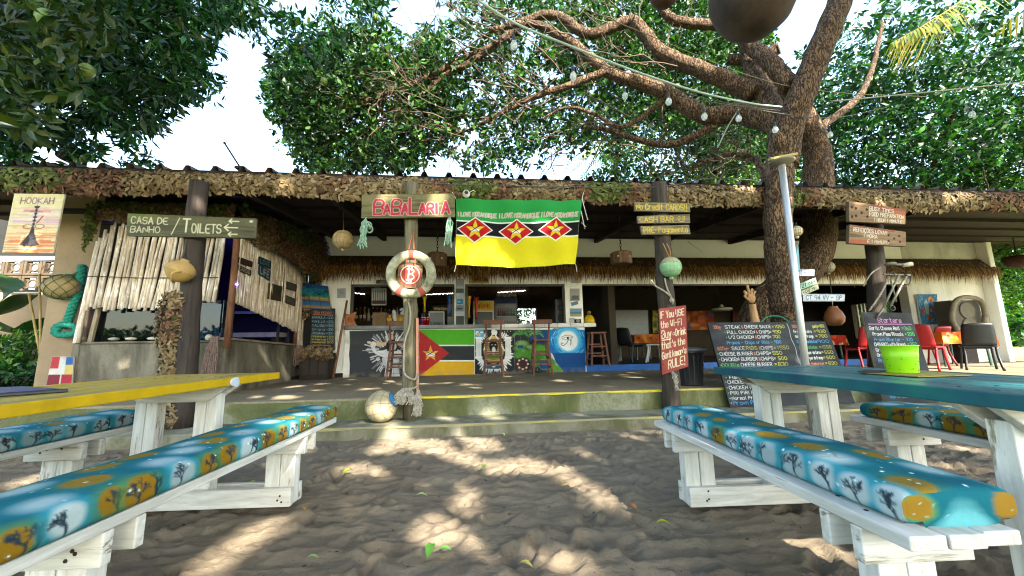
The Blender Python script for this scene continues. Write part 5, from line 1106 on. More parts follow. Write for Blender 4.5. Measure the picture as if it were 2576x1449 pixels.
frond(palm, [Vector((11.4, 3.6, 6.2)), P(2560, -120, 5.0), P(2420, 0, 5.0), P(2330, 60, 5.1), P(2240, 110, 5.3)], .85, 44, PLM, 4, wid=.016)
for k, e in enumerate(((10, 1.5, 5.6), (13.5, 1.2, 5.2), (14, 5.5, 5.4), (11, 6.2, 7.4))): frond(palm, [Vector((11.4, 3.6, 6.2)), (Vector((11.4, 3.6, 6.2))+Vector(e))/2+Vector((0, 0, .7)), Vector(e)], .8, 26, PLM, 10+k)
palm2 = thing('coconut_palm', 'small far palm seen under the big branch just above the roof', 'palm', (5.0, 16, 0)); tp = P(1548, 395, 15.5); m = MB(); limb(m, [(5.0, 16, -.1), (tp.x, 15.7, tp.z*.6), tuple(tp)], .15, .09, 10); m.build('trunk', BARK, palm2, True)
PL2 = vcol('palm_leaf_far', .5, .1, 8, 0, .35, .5, '#d8ff90')
for k in range(11):
    a = 2*math.pi*k/11; d = Vector((math.cos(a), math.sin(a), 0)); frond(palm2, [tp, tp+d*.9+Vector((0, 0, .45)), tp+d*1.9+Vector((0, 0, -.35))], .6, 18, PL2, 40+k, wid=.022)
# --- the crowns behind and above the viewer that shade the sand
def spot(px, py, r, z=0.0): q = G(px, py, z); HOLES.append((q.x, q.y, z, r))
for a in ((1000, 1110, .20), (1080, 1120, .22), (960, 1130, .14), (1220, 1115, .20), (1160, 1150, .16), (1250, 1175, .15), (890, 1175, .15), (960, 1185, .12), (1330, 1165, .17), (1390, 1180, .17), (1430, 1205, .12), (1490, 1230, .12), (1530, 1260, .13), (1190, 1250, .10), (1130, 1290, .12), (1100, 1350, .12), (1060, 1330, .08), (600, 1375, .14), (650, 1330, .09), (540, 1420, .13), (1380, 1390, .07), (1560, 1180, .10), (1470, 1140, .09), (1900, 1320, .16), (1980, 1310, .12), (1350, 1440, .10), (1480, 1430, .10), (760, 1190, .09), (700, 1160, .10), (60, 1210, .14), (120, 1190, .1), (870, 1260, .09), (730, 1310, .08), (2430, 1130, .12)): spot(*a)
for x, y, r in ((1120, 1052, .13), (1240, 1048, .15), (980, 1062, .11), (1700, 1035, .12), (1460, 1043, .09)): spot(x, y, r, T1)
rr = random.Random(3)
for i in range(46):
    x, y = rr.uniform(250, 2450), 1080+330*rr.random()**1.6; spot(x, y, abs(rr.gauss(.035, .03))+.02)
for i in range(70): HOLES.append((rr.uniform(-4, 9), rr.uniform(5.1, 8.7), T2, abs(rr.gauss(.05, .05))+.03))
for x, y, z, r in ((-.5, 5.0, 2.2, .12), (.9, 4.8, 2.55, .14), (2.3, 4.7, 1.0, .07), (-3.3, 4.85, 2.7, .1), (.2, 4.8, 2.2, .10), (4.0, 4.7, 3.4, .2), (4.1, 4.6, 4.2, .3), (3.9, 4.6, 2.2, .15), (6, 4.75, 2.1, .15), (1.9, 5.0, 2.6, .12), (-2.4, 4.9, 3.0, .14), (7.5, 5, 3.1, .15), (9.5, 5, 3.1, .2), (-.8, 4.8, 1.9, .12), (-5.6, 6, 1.4, .12), (-4.8, 5.9, .8, .1), (1.2, 1.2, .5, .07), (1.22, 1.8, .5, .05), (-1.1, 2.6, .5, .06), (-1.3, 2.8, .2, .12), (11.8, 8.7, 1.6, .5)): HOLES.append((x, y, z, r))
def shade(label, base, top, cs, seed, pal=MG):
    rng = np.random.default_rng(seed); random.seed(seed); t = thing('mango_tree', label, 'tree', base, 0, 'shade trees standing behind the viewer'); m = MB(); b0, tp_ = Vector(base), Vector(top)
    limb(m, [b0-Vector((0, 0, .2)), b0.lerp(tp_, .4)+Vector((.1, 0, 0)), tp_], .3, .2, 12); m.build('trunk', BARK, t, True)
    for c, r_, n_ in cs:
        m = MB(); limb(m, [b0.lerp(tp_, .7), (tp_+Vector(c))/2-Vector((0, 0, .3)), Vector(c)], .12, .04, 8); m.build('branch', BARK, t, True)
    q = []
    for c, r_, n_ in cs:
        g_ = rng.normal(size=(n_, 3)); g_ /= np.linalg.norm(g_, axis=1, keepdims=True); g_ *= rng.random((n_, 1))**.45; q.append(np.array(c)+g_*np.array(r_))
    q = np.concatenate(q); x, y, d = proj(q); vis = (d > .3) & (x > -60) & (x < IW+60) & (y > -60) & (y < IH+60); V_, F_, c_ = rosettes(q[~vis], 7, .30, pal, rng, slim=.58, plain=True); V_ = V_.reshape(-1, 4, 3); k = sun_gaps(V_.mean(1)); c_ = c_.reshape(-1, 4, 3)[k].reshape(-1, 3); V_ = V_[k].reshape(-1, 3); F_ = np.arange(len(V_)//4)[:, None]*4+np.array([[0, 1, 2, 3]]); mesh_obj('crown', V_, F_, LEAF, t, False, c_)
shade('mango tree shading the tables from behind on the right', (5.5, -9.5, 0), (5.0, -8.5, 6), (((3.2, -6.3, 7.4), (4.4, 3.6, 1.0), 4488), ((7.5, -5.5, 8.0), (4, 3.4, 1.1), 3264), ((1.6, -9.8, 9.2), (4.8, 3.2, 1.1), 3536), ((7, -10, 9.6), (4, 3, 1.1), 2448)), 201)
shade('mango tree shading the tables from behind on the left', (-5.5, -7.5, 0), (-5, -6.5, 6), (((-3.0, -5.2, 7.4), (4, 3.4, 1.0), 3808), ((-.6, -3.4, 7.2), (3, 2.0, .8), 2040), ((-4.5, -9.2, 8.8), (4.5, 3, 1.1), 2992)), 202)
shade('mango tree spreading high over the platform', (10.5, -1.5, 0), (9.5, -1.0, 6.5), (((5.6, -1.2, 8.4), (4, 2.4, .9), 4960), ((9.4, -1.0, 8.0), (3.6, 2.6, 1.1), 2448), ((1.2, -1.6, 8.6), (3.4, 2.0, .8), 3680), ((-3.0, -1.2, 8.4), (3.6, 2.2, .9), 3680)), 203)
# ------------------------------------------------------------------ picnic tables with painted tops, cushions
WPAINT = wood('white_painted_wood', '#c9c7bf', '#a5a196', (26, 3, 26), .65, .07, '#857a64', .60, .55, .006)
WPAINTX = wood('white_painted_wood_x', '#cfccc2', '#a8a496', (3, 26, 26), .65, .07, '#7d725e', .585, .5, .005)
WPAINTZ = wood('white_painted_wood_z', '#d1cfc6', '#aca99c', (26, 26, 3), .65, .07, '#857a64', .60, .5, .005)
YTOP = wood('yellow_painted_wood', '#a88c22', '#7f6e2a', (22, 1.8, 22), .38, .10, '#6f6438', .53, .5, .005, .4)
BTOP = wood('blue_painted_wood', '#1b6066', '#114a52', (22, 1.8, 22), .32, .12, '#3a7a7a', .52, .5, .005, .4)
BEDGE = flat('blue_edge_paint', '#0b4a70', .4, var=.35, scale=4, c2='#116a66', bmp=.2)
YEDGE = flat('yellow_edge_paint', '#cba50a', .4, var=.2, scale=9, bmp=.2)
def picnic_table(name, label, loc, rz, half, fr, topm, edgem):
    t = thing(name, label, 'picnic table', loc, rz); M = WM[t.name]
    def pc(nm, mb, mt, bev=.004):
        mb.v = [tuple(M@Vector(p)) for p in mb.v]; return mb.build(nm, mt, t, bev=bev)
    for i in range(5):                                     # top planks
        x = -.36+.144*(i+.5); m = MB(); e = random.uniform(-.006, .006); m.box((x, e, .771), (.137, 2*half, .038)); pc('top_plank', m, topm)
    for x in (-.374, .374):
        m = MB(); m.box((x, 0, .768), (.022, 2*half, .046)); pc('top_edge', m, edgem)
    for sgn in (-1, 1):
        for i in range(3):                                 # seat planks
            x = sgn*(.505+.107*(i+.5)); m = MB(); m.box((x, random.uniform(-.012, .012), .441), (.099, 2*half, .036)); pc('seat_plank', m, WPAINT)
    for f in (-fr, fr):
        for d in (-.055, .055):
            m = MB(); m.box((0, f+d, .075), (1.50, .035, .105)); pc('base_beam', m, WPAINTX)
            m = MB(); m.prism([(-.345, f+d-.018, .75), (-.20, f+d-.018, .645), (.20, f+d-.018, .645), (.345, f+d-.018, .75)], (0, .036, 0)); pc('top_beam', m, WPAINTX)
            for sgn in (-1, 1):
                m = MB(); m.box((sgn*.655, f+d, .372), (.33, .035, .098)); pc('seat_beam', m, WPAINTX)
        for x in (-.18, .18):
            for k in (-1, 1):
                m = MB(); m.box((x+k*.034, f, .38), (.064, .072, .62)); pc('leg_board', m, WPAINTZ)
        for sgn in (-1, 1):
            for k in (-1, 1):
                m = MB(); m.box((sgn*.66+k*.045, f, .215), (.086, .072, .38)); pc('leg_board', m, WPAINTZ)
    sc = MB()
    def screw(x, y, z, R=None): sc.lathe(M@Vector((x, y, z)), [(.0065, 0), (.006, .0015), (.002, .0018)], 6, R=R)
    for f in (-fr, fr):
        for sgn in (-1, 1):
            for i in range(3):
                for d in (-.055, .055): screw(sgn*(.505+.107*(i+.5))+random.uniform(-.015, .015), f+d, .459)
            for i in range(3): screw(sgn*random.uniform(.56, .76), f-.0735, random.uniform(.34, .41), Matrix.Rotation(rad(90), 3, 'X')); screw(sgn*random.uniform(.62, .70), f-.0735, random.uniform(.05, .11), Matrix.Rotation(rad(90), 3, 'X'))
        for i in range(5):
            for d in (-.055, .055): screw(-.36+.144*(i+.5)+random.uniform(-.02, .02), f+d, .790)
    tag(mesh_obj('screws', sc.v, sc.f, flat('rusty_screw', '#3a2c22', .6, .4), t), kind='stuff')
    return t
RZ = rad(-3.2)
LT = picnic_table('picnic_table', 'white picnic table with a bright yellow top standing in the sand', (-1.88, 2.10, 0), RZ, 1.02, .62, YTOP, YEDGE)
RT = picnic_table('picnic_table', 'white picnic table with a blue-green top carrying the lime bucket', (1.955, 1.70, 0), RZ, .79, .585, BTOP, BEDGE)
CUSH = vcol('cushion_cloth', .85, .16, 9, .35, .15, bd=.006)
def cushion(label, tab, half, xc, style, seed, W_=.325, H_=.085):
    random.seed(seed); R = random; Lc = 2*half; w = Lc; und = .05; h = 2*und+2*H_+W_; c = Canvas(w, h, .0048, '#085c68')
    c.blend(np.clip((fbm(c.X*5, c.Y*5, 4, seed)-.4)/.3, 0, 1)*.6, '#064c5a'); s0, s1, t0, t1 = und, und+H_, und+H_+W_, und+2*H_+W_
    G_, Wt = '#80661c', '#93a8a8'
    for k in range(int(w/.17)+2):                          # moons on the upper face, in two rows
        for row, dx in ((.30, 0), (.74, .085)):
            gold = (k+(row > .5)*1+(k//3)) % 2 == 0; x = .06+k*.185+dx+R.uniform(-.04, .04); y = s1+row*W_+R.uniform(-.03, .03); r = R.uniform(.036, .062)
            c.disc(x, y, r*1.3, '#2f808e' if not gold else '#2f6a50', .07, a=.7); c.disc(x, y, r, Wt if not gold else G_, .05 if not gold else .02, ry=r*.95, a=.9)
            if gold:
                for q in range(3): c.disc(x+R.uniform(-.8, .8)*r, y+R.uniform(-.5, .5)*r, r*R.uniform(.35, .6), G_, .012)
            if gold or R.random() < .3:
                for q in range(4): a = R.uniform(0, 6.28); c.line([(x+r*.9*math.cos(a), y+r*.9*math.sin(a)), (x+r*.2*math.cos(a+.5), y+r*.2*math.sin(a+.5))], .004, '#6a5a2a', a=.7)
    def branch(x, y, a, ln, wd, d):
        x1, y1 = x+ln*math.cos(a), y+ln*math.sin(a); c.line([(x, y), ((x+x1)/2+R.uniform(-.004, .004), (y+y1)/2), (x1, y1)], wd, '#1b2f3b')
        if d:
            for q in range(2 if d < 3 else 3): branch(x+(x1-x)*R.uniform(.5, 1), y+(y1-y)*R.uniform(.5, 1), a+R.uniform(-.9, .9), ln*.68, max(.0022, wd*.58), d-1)
    for base, up, side in ((s0, 1, 0), (t1, -1, 1)):       # side faces: pale or gold moons behind bare trees
        x = R.uniform(.0, .08); k = 0
        while x < w:
            gold = (style == 'gold' and k % 3 != 1) or (style == 'white' and k % 8 == 7); r = R.uniform(.042, .060); cy_ = base+up*R.uniform(.030, .048)
            c.disc(x, cy_, r*1.35, '#3a93a0' if not gold else '#4f7a40', .05, a=.8)
            for q in range(3 if gold else 1): c.disc(x+(R.uniform(-.5, .5)*r if q else 0), cy_+(R.uniform(-.3, .4)*r if q else 0), r*(.65 if q else 1), R.choice(['#8e9c9c', '#a3aeac', '#7f9496']) if not gold else '#80600f', .02 if not gold else .010, a=.92)
            branch(x+R.uniform(-.025, .03), base-up*.012, up*(math.pi/2+R.uniform(-.2, .2)), .042, .007, 4)
            if R.random() < .7: branch(x+r+R.uniform(0, .04), base-up*.012, up*(math.pi/2+R.uniform(-.45, .45)), .045, R.uniform(.006, .011), 3)
            x += r*R.uniform(1.9, 3.2); k += 1
    for k in range(int(w*60)): c.disc(R.uniform(0, w), R.uniform(s0, t1), R.uniform(.0015, .0055), '#c8e6e4', .004)
    # rounded section
    rr_, pts = .026, []
    hw = W_/2
    for cx, cz, a0 in ((-hw+rr_, rr_, 1.5), (-hw+rr_, H_-rr_, 1.0), (hw-rr_, H_-rr_, .5), (hw-rr_, rr_, 0.0)):
        for k in range(7): a = math.pi*(a0-.5*k/6); pts.append((cx+rr_*math.cos(a), cz+rr_*math.sin(a)))
    pts = np.array([(-hw+und, 0)]+pts+[(hw-und, 0)]); dn = np.linspace(0, len(pts)-1, 600); pts = np.stack([np.interp(dn, np.arange(len(pts)), pts[:, k]) for k in (0, 1)], -1); sl = np.concatenate([[0], np.cumsum(np.hypot(*np.diff(pts, axis=0).T))]); sl /= sl[-1]
    M = np.array(WM[tab.name])
    ctr = np.array([0, H_/2]); pa = np.arctan2(pts[:, 1]-H_/2, pts[:, 0]); o_ = np.argsort(pa); pr = np.hypot(pts[:, 0], pts[:, 1]-H_/2)[o_]; pa = pa[o_]
    def place(x, y, z, sq):
        z = z+np.where(z > H_*.6, .012*np.sin(np.pi*np.clip((x+hw)/W_, 0, 1))*sq, 0)-.004*np.sin(y*7+seed)*(z > .03)
        p = np.stack([xc+x*(.97+.03*sq)+.004*np.sin(y*5), y, .461+H_/2+(z-H_/2)*sq, np.ones_like(x)], -1); return (p@M.T)[:, :3]
    def fn(u, v):
        x = np.interp(v, sl, pts[:, 0]); z = np.interp(v, sl, pts[:, 1]); y = (u-.5)*Lc; d = np.clip((half-np.abs(y))/.035, 0, 1); sq = .80+.20*np.sqrt(np.clip(1-(1-d)**2, 0, 1))
        return place(x, y, z, sq)
    t = thing('bench_cushion', label, 'cushion', tuple((M@np.array([xc, 0, .461, 1.0]))[:3]), RZ, 'painted cushions on the benches')
    o = c.sheet('cover', fn, CUSH, t)
    for sg in (-1, 1):
        e = Canvas(W_, H_, .006, '#085c68'); e.disc(W_*.1, H_*.5, .05, '#4f8a4a', .03); e.disc(W_*.1, H_*.55, .042, '#86661a', .015); e.disc(W_*.92, H_*.5, .05, '#86661a', .02); e.disc(W_*.5, H_*.05, .05, '#5aa0a6', .04)
        for k in range(7): e.disc(R.uniform(0, W_), R.uniform(0, H_), .0025, '#9ac4c6', .003)
        def cap(u, v):
            a, b_ = 2*u-1, 2*v-1; m_ = np.maximum(np.abs(a), np.abs(b_)); th = np.arctan2(b_*H_/2, a*hw); r_ = np.interp(th, pa, pr, period=2*math.pi)*m_
            return place(-sg*r_*np.cos(th), sg*(half+.010*(1-m_**4)), H_/2+r_*np.sin(th), np.full_like(u, .80))
        if sg > 0: cap_ = cap
        e.sheet('end_panel', cap, CUSH, t)
    return t
cushion('long teal cushion with gold moons on the near bench of the yellow table', LT, .98, .675, 'gold', 3)
cushion('teal moon cushion on the far bench of the yellow table', LT, .98, -.675, 'white', 5)
cushion('teal cushion with white moons and bare trees, blue table near bench', RT, .745, -.615, 'white', 7)
cushion('dark-sided teal cushion on the far bench of the blue table', RT, .72, .70, 'gold', 9)
# bucket and mat on the blue table, tray on the yellow one
TT = .7915
bk = G(2281, 943, TT); c0 = Vector((bk.x+.03, bk.y+.04, TT+.0065)); t = thing('lime_bucket', 'bright lime green tapered bucket on the blue table', 'bucket', c0)
LIME = flat('lime_enamel', '#86c00c', .3, var=.16, scale=9, bmp=.02, spec=.6, gain=1.0)
m = MB(); m.lathe(c0, [(.01, 0), (.0545, 0), (.056, .003), (.0615, .072), (.0632, .076), (.0625, .080), (.0638, .086), (.063, .090), (.067, .122), (.0695, .1235), (.0695, .127), (.0665, .127), (.065, .121), (.054, .008), (.01, .006)], 44); m.build('bucket_body', LIME, t, True)
m = MB(); rr2 = random.Random(5)
for k in range(16):
    a = rr2.uniform(3.0, 6.2); z = rr2.uniform(.005, .07); r_ = .0565+z*.08; q = c0+Vector((r_*math.cos(a), r_*math.sin(a), z)); m.ball(q, (.0022, .0022, .0022), 6, 4)
m.build('dirt_spots', flat('dried_mud', '#6a6a30', .9), t)
t = thing('table_mat', 'woven straw mat with a dark corner under the lime bucket', 'mat', (bk.x, bk.y, TT)); a = [G(x, y, TT+.002) for x, y in ((2160, 938), (2310, 949), (2446, 945), (2300, 932))]
m = MB(); m.hexa([q for q in a]+[q+Vector((0, 0, .004)) for q in a]); m.build('mat_body', flat('straw', '#a8923f', .8, scale=60, var=.35, bmp=.5), t)
m = MB(); q = [G(x, y, TT+.0065) for x, y in ((2158, 937), (2215, 938), (2232, 934), (2175, 933))]; m.hexa(q+[p+Vector((0, 0, .006)) for p in q]); m.build('dark_strip', BLACKW, t)
q = [G(x, y, TT) for x, y in ((-160, 1010), (172, 986), (60, 978), (-200, 990))]; t = thing('serving_tray', 'flat dark tray with a blue face lying on the yellow table', 'tray', (q[0]+q[2])/2)
m = MB(); m.hexa(q+[p+Vector((0, 0, .012)) for p in q]); m.build('tray_rim', flat('dark_tray', '#26262a', .4), t, bev=.003); c0 = (q[0]+q[1]+q[2]+q[3])/4; q2 = [c0+(p-c0)*.9+Vector((0, 0, .0135)) for p in q]; m = MB(); m.add(q2, [(0, 1, 2, 3)]); m.build('tray_face', flat('blue_tray', '#1d3f7a', .35), t)
# ------------------------------------------------------------------ posts at the roof edge and what hangs on them
GREYW = wood('grey_post', '#69624c', '#37321f', (24, 24, 1.6), .85, .08, '#7a7452', .62, .6, .008)
DARKP = wood('dark_post', '#43392f', '#221b15', (24, 24, 1.6), .85, .08, '#574c40', .62, .6, .008)
p2a, p2b = P(1031, 1040, 4.87), P(1034, 462, 4.87); post('timber_post', 'grey weathered post with the ring buoy, rising in the middle of the steps', p2a.x, 4.87, p2b.x, p2b.z, .085, GREYW, seed=2)
p3a, p3b = P(1689, 1008, 4.87), P(1658, 462, 4.87); post('timber_post', 'dark post carrying three payment boards and the wi-fi board', p3a.x, 4.87, p3b.x, p3b.z, .108, DARKP, seed=3)
p4a, p4b = P(2212, 1000, 5.12), P(2196, 500, 5.12); post('timber_post', 'dark post with peeling bark carrying the waiting-time planks and bicycle frame', p4a.x, 5.12, p4b.x, p4b.z, .11, DARKP, seed=5)
ROPEW = flat('pale_rope', '#a89d86', .9, scale=50, var=.35, bmp=.5); ORANGE = flat('orange_cord', '#a8502a', .85, scale=20)
# ring buoy
c0 = P(1034, 690, 4.62); RING = flat('mossy_white_ring', '#5c5a30', .8, var=.5, scale=9, c2='#b0ab8e', bmp=.5, gain=.8)
t = thing('ring_buoy', 'mossy white ring buoy with faded red bands hung on the middle post', 'ring buoy', c0)
m = MB(); m.torus(c0, .238, .058, 48, 14, Matrix.Diagonal((1, .8, 1))); m.build('ring', RING, t, True)
for a0 in (90, 238, 302):
    m = MB(); v = []; f = []; K = 5; J = 14
    for i in range(K+1):
        a = rad(a0-7+14*i/K)
        for j in range(J): b_ = 2*math.pi*j/J; q = .0605; v.append(c0+Vector(((.238+q*math.cos(b_))*math.cos(a), .8*q*math.sin(b_), (.238+q*math.cos(b_))*math.sin(a))))
    for i in range(K):
        for j in range(J): f.append((i*J+j, i*J+(j+1) % J, (i+1)*J+(j+1) % J, (i+1)*J+j))
    m.add(v, f); m.build('red_band', flat('faded_red', '#9c4232', .8, var=.3, scale=10), t, True)
m = MB()
for dx in (-.03, .03): m.tube(curve([c0+Vector((dx, -.02, .30)), c0+Vector((dx*.6, .03, .42)), c0+Vector((0, .12, .56))], 5), .006, 5)
m.tube(curve([c0+Vector((-.06, -.03, .23)), c0+Vector((-.05, -.05, .0)), c0+Vector((-.06, -.03, -.22))], 5), .005, 5); m.tube(curve([c0+Vector((.05, -.03, .23)), c0+Vector((.05, -.05, .0)), c0+Vector((.06, -.03, -.22))], 5), .005, 5)
m.build('cord', ORANGE, t)
def cv(w, h):
    k = weathered(w, h, .004, '#8d7550', '#6a5638', None, 7); k.disc(.5*w, .5*h, .46*w, '#a8392c'); k.disc(.5*w, .52*h, .40*w, '#e2d9c8', inner=.90); cr = '#ece4d2'; z = .045*h
    for x, y0, y1 in ((.45, .2, .84), (.56, .2, .84)): k.line([(x*w, .70*h), (x*w, y1*h)], z, cr); k.line([(x*w, y0*h), (x*w, .34*h)], z, cr)
    k.line([(.38*w, .74*h), (.58*w, .75*h), (.65*w, .66*h), (.58*w, .55*h), (.44*w, .54*h)], z*1.1, cr); k.line([(.58*w, .54*h), (.67*w, .43*h), (.58*w, .32*h), (.37*w, .31*h)], z*1.1, cr); k.line([(.44*w, .74*h), (.43*w, .31*h)], z*1.1, cr); return k
signboard('coin_board', 'square board with a red disc and a white coin letter B inside the ring buoy', 'sign', [(1000, 722), (1060, 726), (1064, 662), (1002, 659)], 4.66, .02, cv)
t = thing('post_rope', 'twisted rope running down the middle post to its foot', 'rope', P(1045, 985, 4.75)); m = MB(); twisted(m, [P(x, y, 4.755) for x, y in ((1024, 750), (1032, 780), (1030, 820), (1018, 860), (1016, 900), (1018, 940))]+[P(1042, 955, 4.74), P(1050, 940, 4.75), P(1050, 970, 4.75), P(1030, 980, 4.74)], .012, turns=22); m.build('strand', ROPEW, t, True)
m = MB(); a, b_ = P(1050, 985, 4.80), P(1050, 800, 4.80); m.bar(a, b_, .028, .02, up=(0, 1, 0)); tag(m.build('peach_batten', flat('peach_paint', '#c98a6c', .7, var=.25, scale=10), None, origin=a), 'thin peach-painted batten fixed to the side of the middle post', 'batten')
tassel('rope_tassel', 'white frayed rope wound round the foot of the middle post', P(1022, 980, 4.75), .16, .26, '#b5ab97', 60, 7); tassel('rope_tassel', 'long white frayed rope end at the right of the middle post foot', P(1052, 985, 4.76), .26, .10, '#b5ab97', 40, 8)
GT = flat('fray_green', '#86a68c', .95, scale=30, var=.4)
tassel('rope_tassel', 'pale green knotted rope below the left end of the name board', P(921, 552, 4.74), .40, .06, '', 22, 9, mat=GT); tassel('rope_tassel', 'pale green rope loop below the right end of the name board', P(1130, 550, 4.74), .40, .08, '', 22, 10, mat=GT)
t = thing('rope_knot', 'pale green rope knot hanging left under the name board', 'knot', P(928, 572, 4.74)); m = MB(); c1_ = P(928, 572, 4.73)
for k in range(4): m.torus(c1_+Vector((random.uniform(-.02, .02), 0, random.uniform(-.03, .03))), .04, .012, 14, 6, Matrix.Rotation(random.uniform(0, 3), 3, 'Z') @ Matrix.Rotation(random.uniform(-.6, .6), 3, 'X'))
m.build('strand', GT, t, True)
# floats
def net_ball(m, c, r, nm=9, npar=5, w=.004):
    for k in range(nm): m.torus(c, r, w, 28, 5, Matrix.Rotation(math.pi*k/nm, 3, 'Z'))
    for k in range(1, npar+1): a = math.pi*k/(npar+1); m.torus(c+Vector((0, 0, r*math.cos(a))), r*math.sin(a), w, 28, 5, Matrix.Rotation(rad(90), 3, 'X'))
cb = Vector((P(960, 1015, 4.72).x, 4.72, T1+.178)); t = thing('mooring_buoy', 'large round buff buoy with a blue end resting on the step', 'buoy', (cb.x, cb.y, T1)); BUFF = flat('buff_plastic', '#a89a74', .65, var=.28, scale=5, c2='#bdb08c')
m = MB(); m.ball(cb, .178, 30, 18); m.build('shell', BUFF, t, True)
m = MB(); RB = Matrix.Rotation(rad(80), 3, 'Y') @ Matrix.Rotation(rad(20), 3, 'X')
for k in range(5): a = math.pi*(k+1)/6; m.torus(cb+RB@Vector((0, 0, .178*math.cos(a))), .178*math.sin(a), .0035, 32, 5, RB @ Matrix.Rotation(rad(90), 3, 'X'))
for k in range(5): m.torus(cb, .1785, .003, 32, 5, RB @ Matrix.Rotation(math.pi*k/5, 3, 'Z'))
m.build('moulded_rib', flat('buff_rib', '#857852', .7), t, True)
m = MB(); q = Vector((.86, -.2, .45)).normalized(); RR_ = q.to_track_quat('Z', 'Y').to_matrix(); m.lathe(cb+q*.005, [(.09, .156), (.07, .168), (.04, .177), (.01, .181)], 20, R=RR_); m.build('blue_end', flat('buoy_blue', '#2a6f9c', .6), t, True); m = MB(); m.torus(cb+q*.20, .025, .01, 14, 6, RR_); m.build('eye', BUFF, t, True)
c0 = P(1687, 672, 4.70); t = thing('mooring_buoy', 'round float, beige above and mint green below, tied to the dark post', 'buoy', c0); m = MB(); R_ = .135
m.lathe(c0, [(R_*math.sin(math.pi*i/20), R_*math.cos(math.pi*i/20)) for i in range(1, 9)], 28); m.build('upper_shell', flat('beige_float', '#b3a379', .6, var=.25, scale=8), t, True)
m = MB(); m.lathe(c0, [(R_*math.sin(math.pi*i/20), R_*math.cos(math.pi*i/20)) for i in range(8, 20)], 28); m.build('lower_shell', flat('mint_float', '#8cba86', .55, var=.2, scale=8), t, True)
m = MB(); net_ball(m, c0, R_*1.002, 9, 5, .0022); m.build('moulded_rib', flat('mint_rib', '#7a9a70', .7), t, True); m = MB(); m.lathe(c0-Vector((0, 0, R_+.03)), [(.02, 0), (.025, .01), (.03, .035)], 10); m.build('eye', flat('mint_float', '#8cba86', .55), t, True)
m = MB()
for dx in (-.02, .03): m.tube(curve([c0+Vector((dx*.3, 0, R_)), c0+Vector((dx-.03, -.02, R_+.08)), c0+Vector((-.04+dx, .03, R_+.19))], 5), .006, 5)
m.build('strap', flat('tan_strap', '#b3834a', .8), t)
t = thing('post_rope', 'pale knotted rope looped round the dark post above the wi-fi board', 'rope', P(1690, 770, 4.72)); m = MB(); twisted(m, [P(x, y, 4.74) for x, y in ((1638, 705), (1650, 720), (1670, 732), (1688, 748), (1692, 765))], .013, turns=10); twisted(m, [P(1672, 700, 4.74), P(1678, 725, 4.74), P(1690, 750, 4.73)], .011, turns=6)
for k in range(3): m.torus(P(1690, 756, 4.72), .022, .011, 14, 6, Matrix.Rotation(k, 3, 'Z'))
m.build('strand', ROPEW, t, True); tassel('rope_tassel', 'pale rope end dangling below the wi-fi board', P(1690, 935, 4.72), .22, .02, '#b5ab97', 8, 12)
def hang_float(label, px, py, Y, r, mat_, top_py, name='basket_float', eye=True):
    c = P(px, py, Y); t = thing(name, label, 'float', c); m = MB(); m.ball(c, r, 22, 13); m.build('shell', mat_, t, True); m = MB(); net_ball(m, c, r*1.003, 8, 5, .0028); m.build('moulded_rib', flat('float_rib', '#8f7d58', .7), t, True)
    m = MB(); m.lathe(c-Vector((0, 0, r+.03)), [(.01, 0), (.022, .012), (.028, .04)], 10); m.build('eye', mat_, t, True); tp_ = P(px, top_py, Y); m = MB(); m.tube([c+Vector((0, 0, r*.98)), tp_], .006, 5); m.build('cord', flat('dark_rope', '#4d4436', .9), t); return t
hang_float('straw-coloured round float hanging under the roof left of the name board', 863, 603, 5.6, .14, flat('straw_float', '#b79c6c', .7, var=.25, scale=9), 505)
hang_float('cream float tied to the big trunk beside the shiny pole', 2003, 582, 4.72, .075, flat('cream_float', '#cdbf98', .6), 560); hang_float('grey-white float hanging in the hall opening right of the trunk', 2082, 672, 6.4, .11, flat('white_float', '#aaa58e', .6), 560)
# hanging log lamps
LOG = wood('log_lamp', '#6b5138', '#3f2c1c', (14, 14, 2), .85, .1)
for lb, px, py, Y, w, h, tp_ in (('square log lamp hanging behind the ring buoy', 1100, 655, 6.6, .17, .25, 555), ('squat log lamp hanging on a chain right of the flag', 1563, 650, 6.4, .19, .22, 545)):
    c = P(px, py, Y); t = thing('log_lamp', lb, 'lamp', c, 0, 'log lamps under the roof'); m = MB(); m.lathe(c-Vector((0, 0, h/2)), [(w*.93, 0), (w, .02), (w*.98, h*.5), (w, h-.02), (w*.9, h)], 9); m.build('log_body', LOG, t, bev=.01)
    m = MB()
    for k in range(12): m.torus(c+Vector((0, 0, h/2+.02+k*.055)), .022, .006, 10, 5, Matrix.Rotation(rad(90*(k % 2)), 3, 'Z') @ Matrix.Diagonal((.7, 1, 1.5)))
    m.build('chain', flat('rusty_chain', '#4a342a', .7, .5), t, True); m = MB()
    for dx in (-.6, .5): m.ball(c+Vector((dx*w, -w*.75, .01)), .016, 8, 5)
    m.build('bulb', flat('frosted_bulb', '#d8d0bc', .4), t, True)
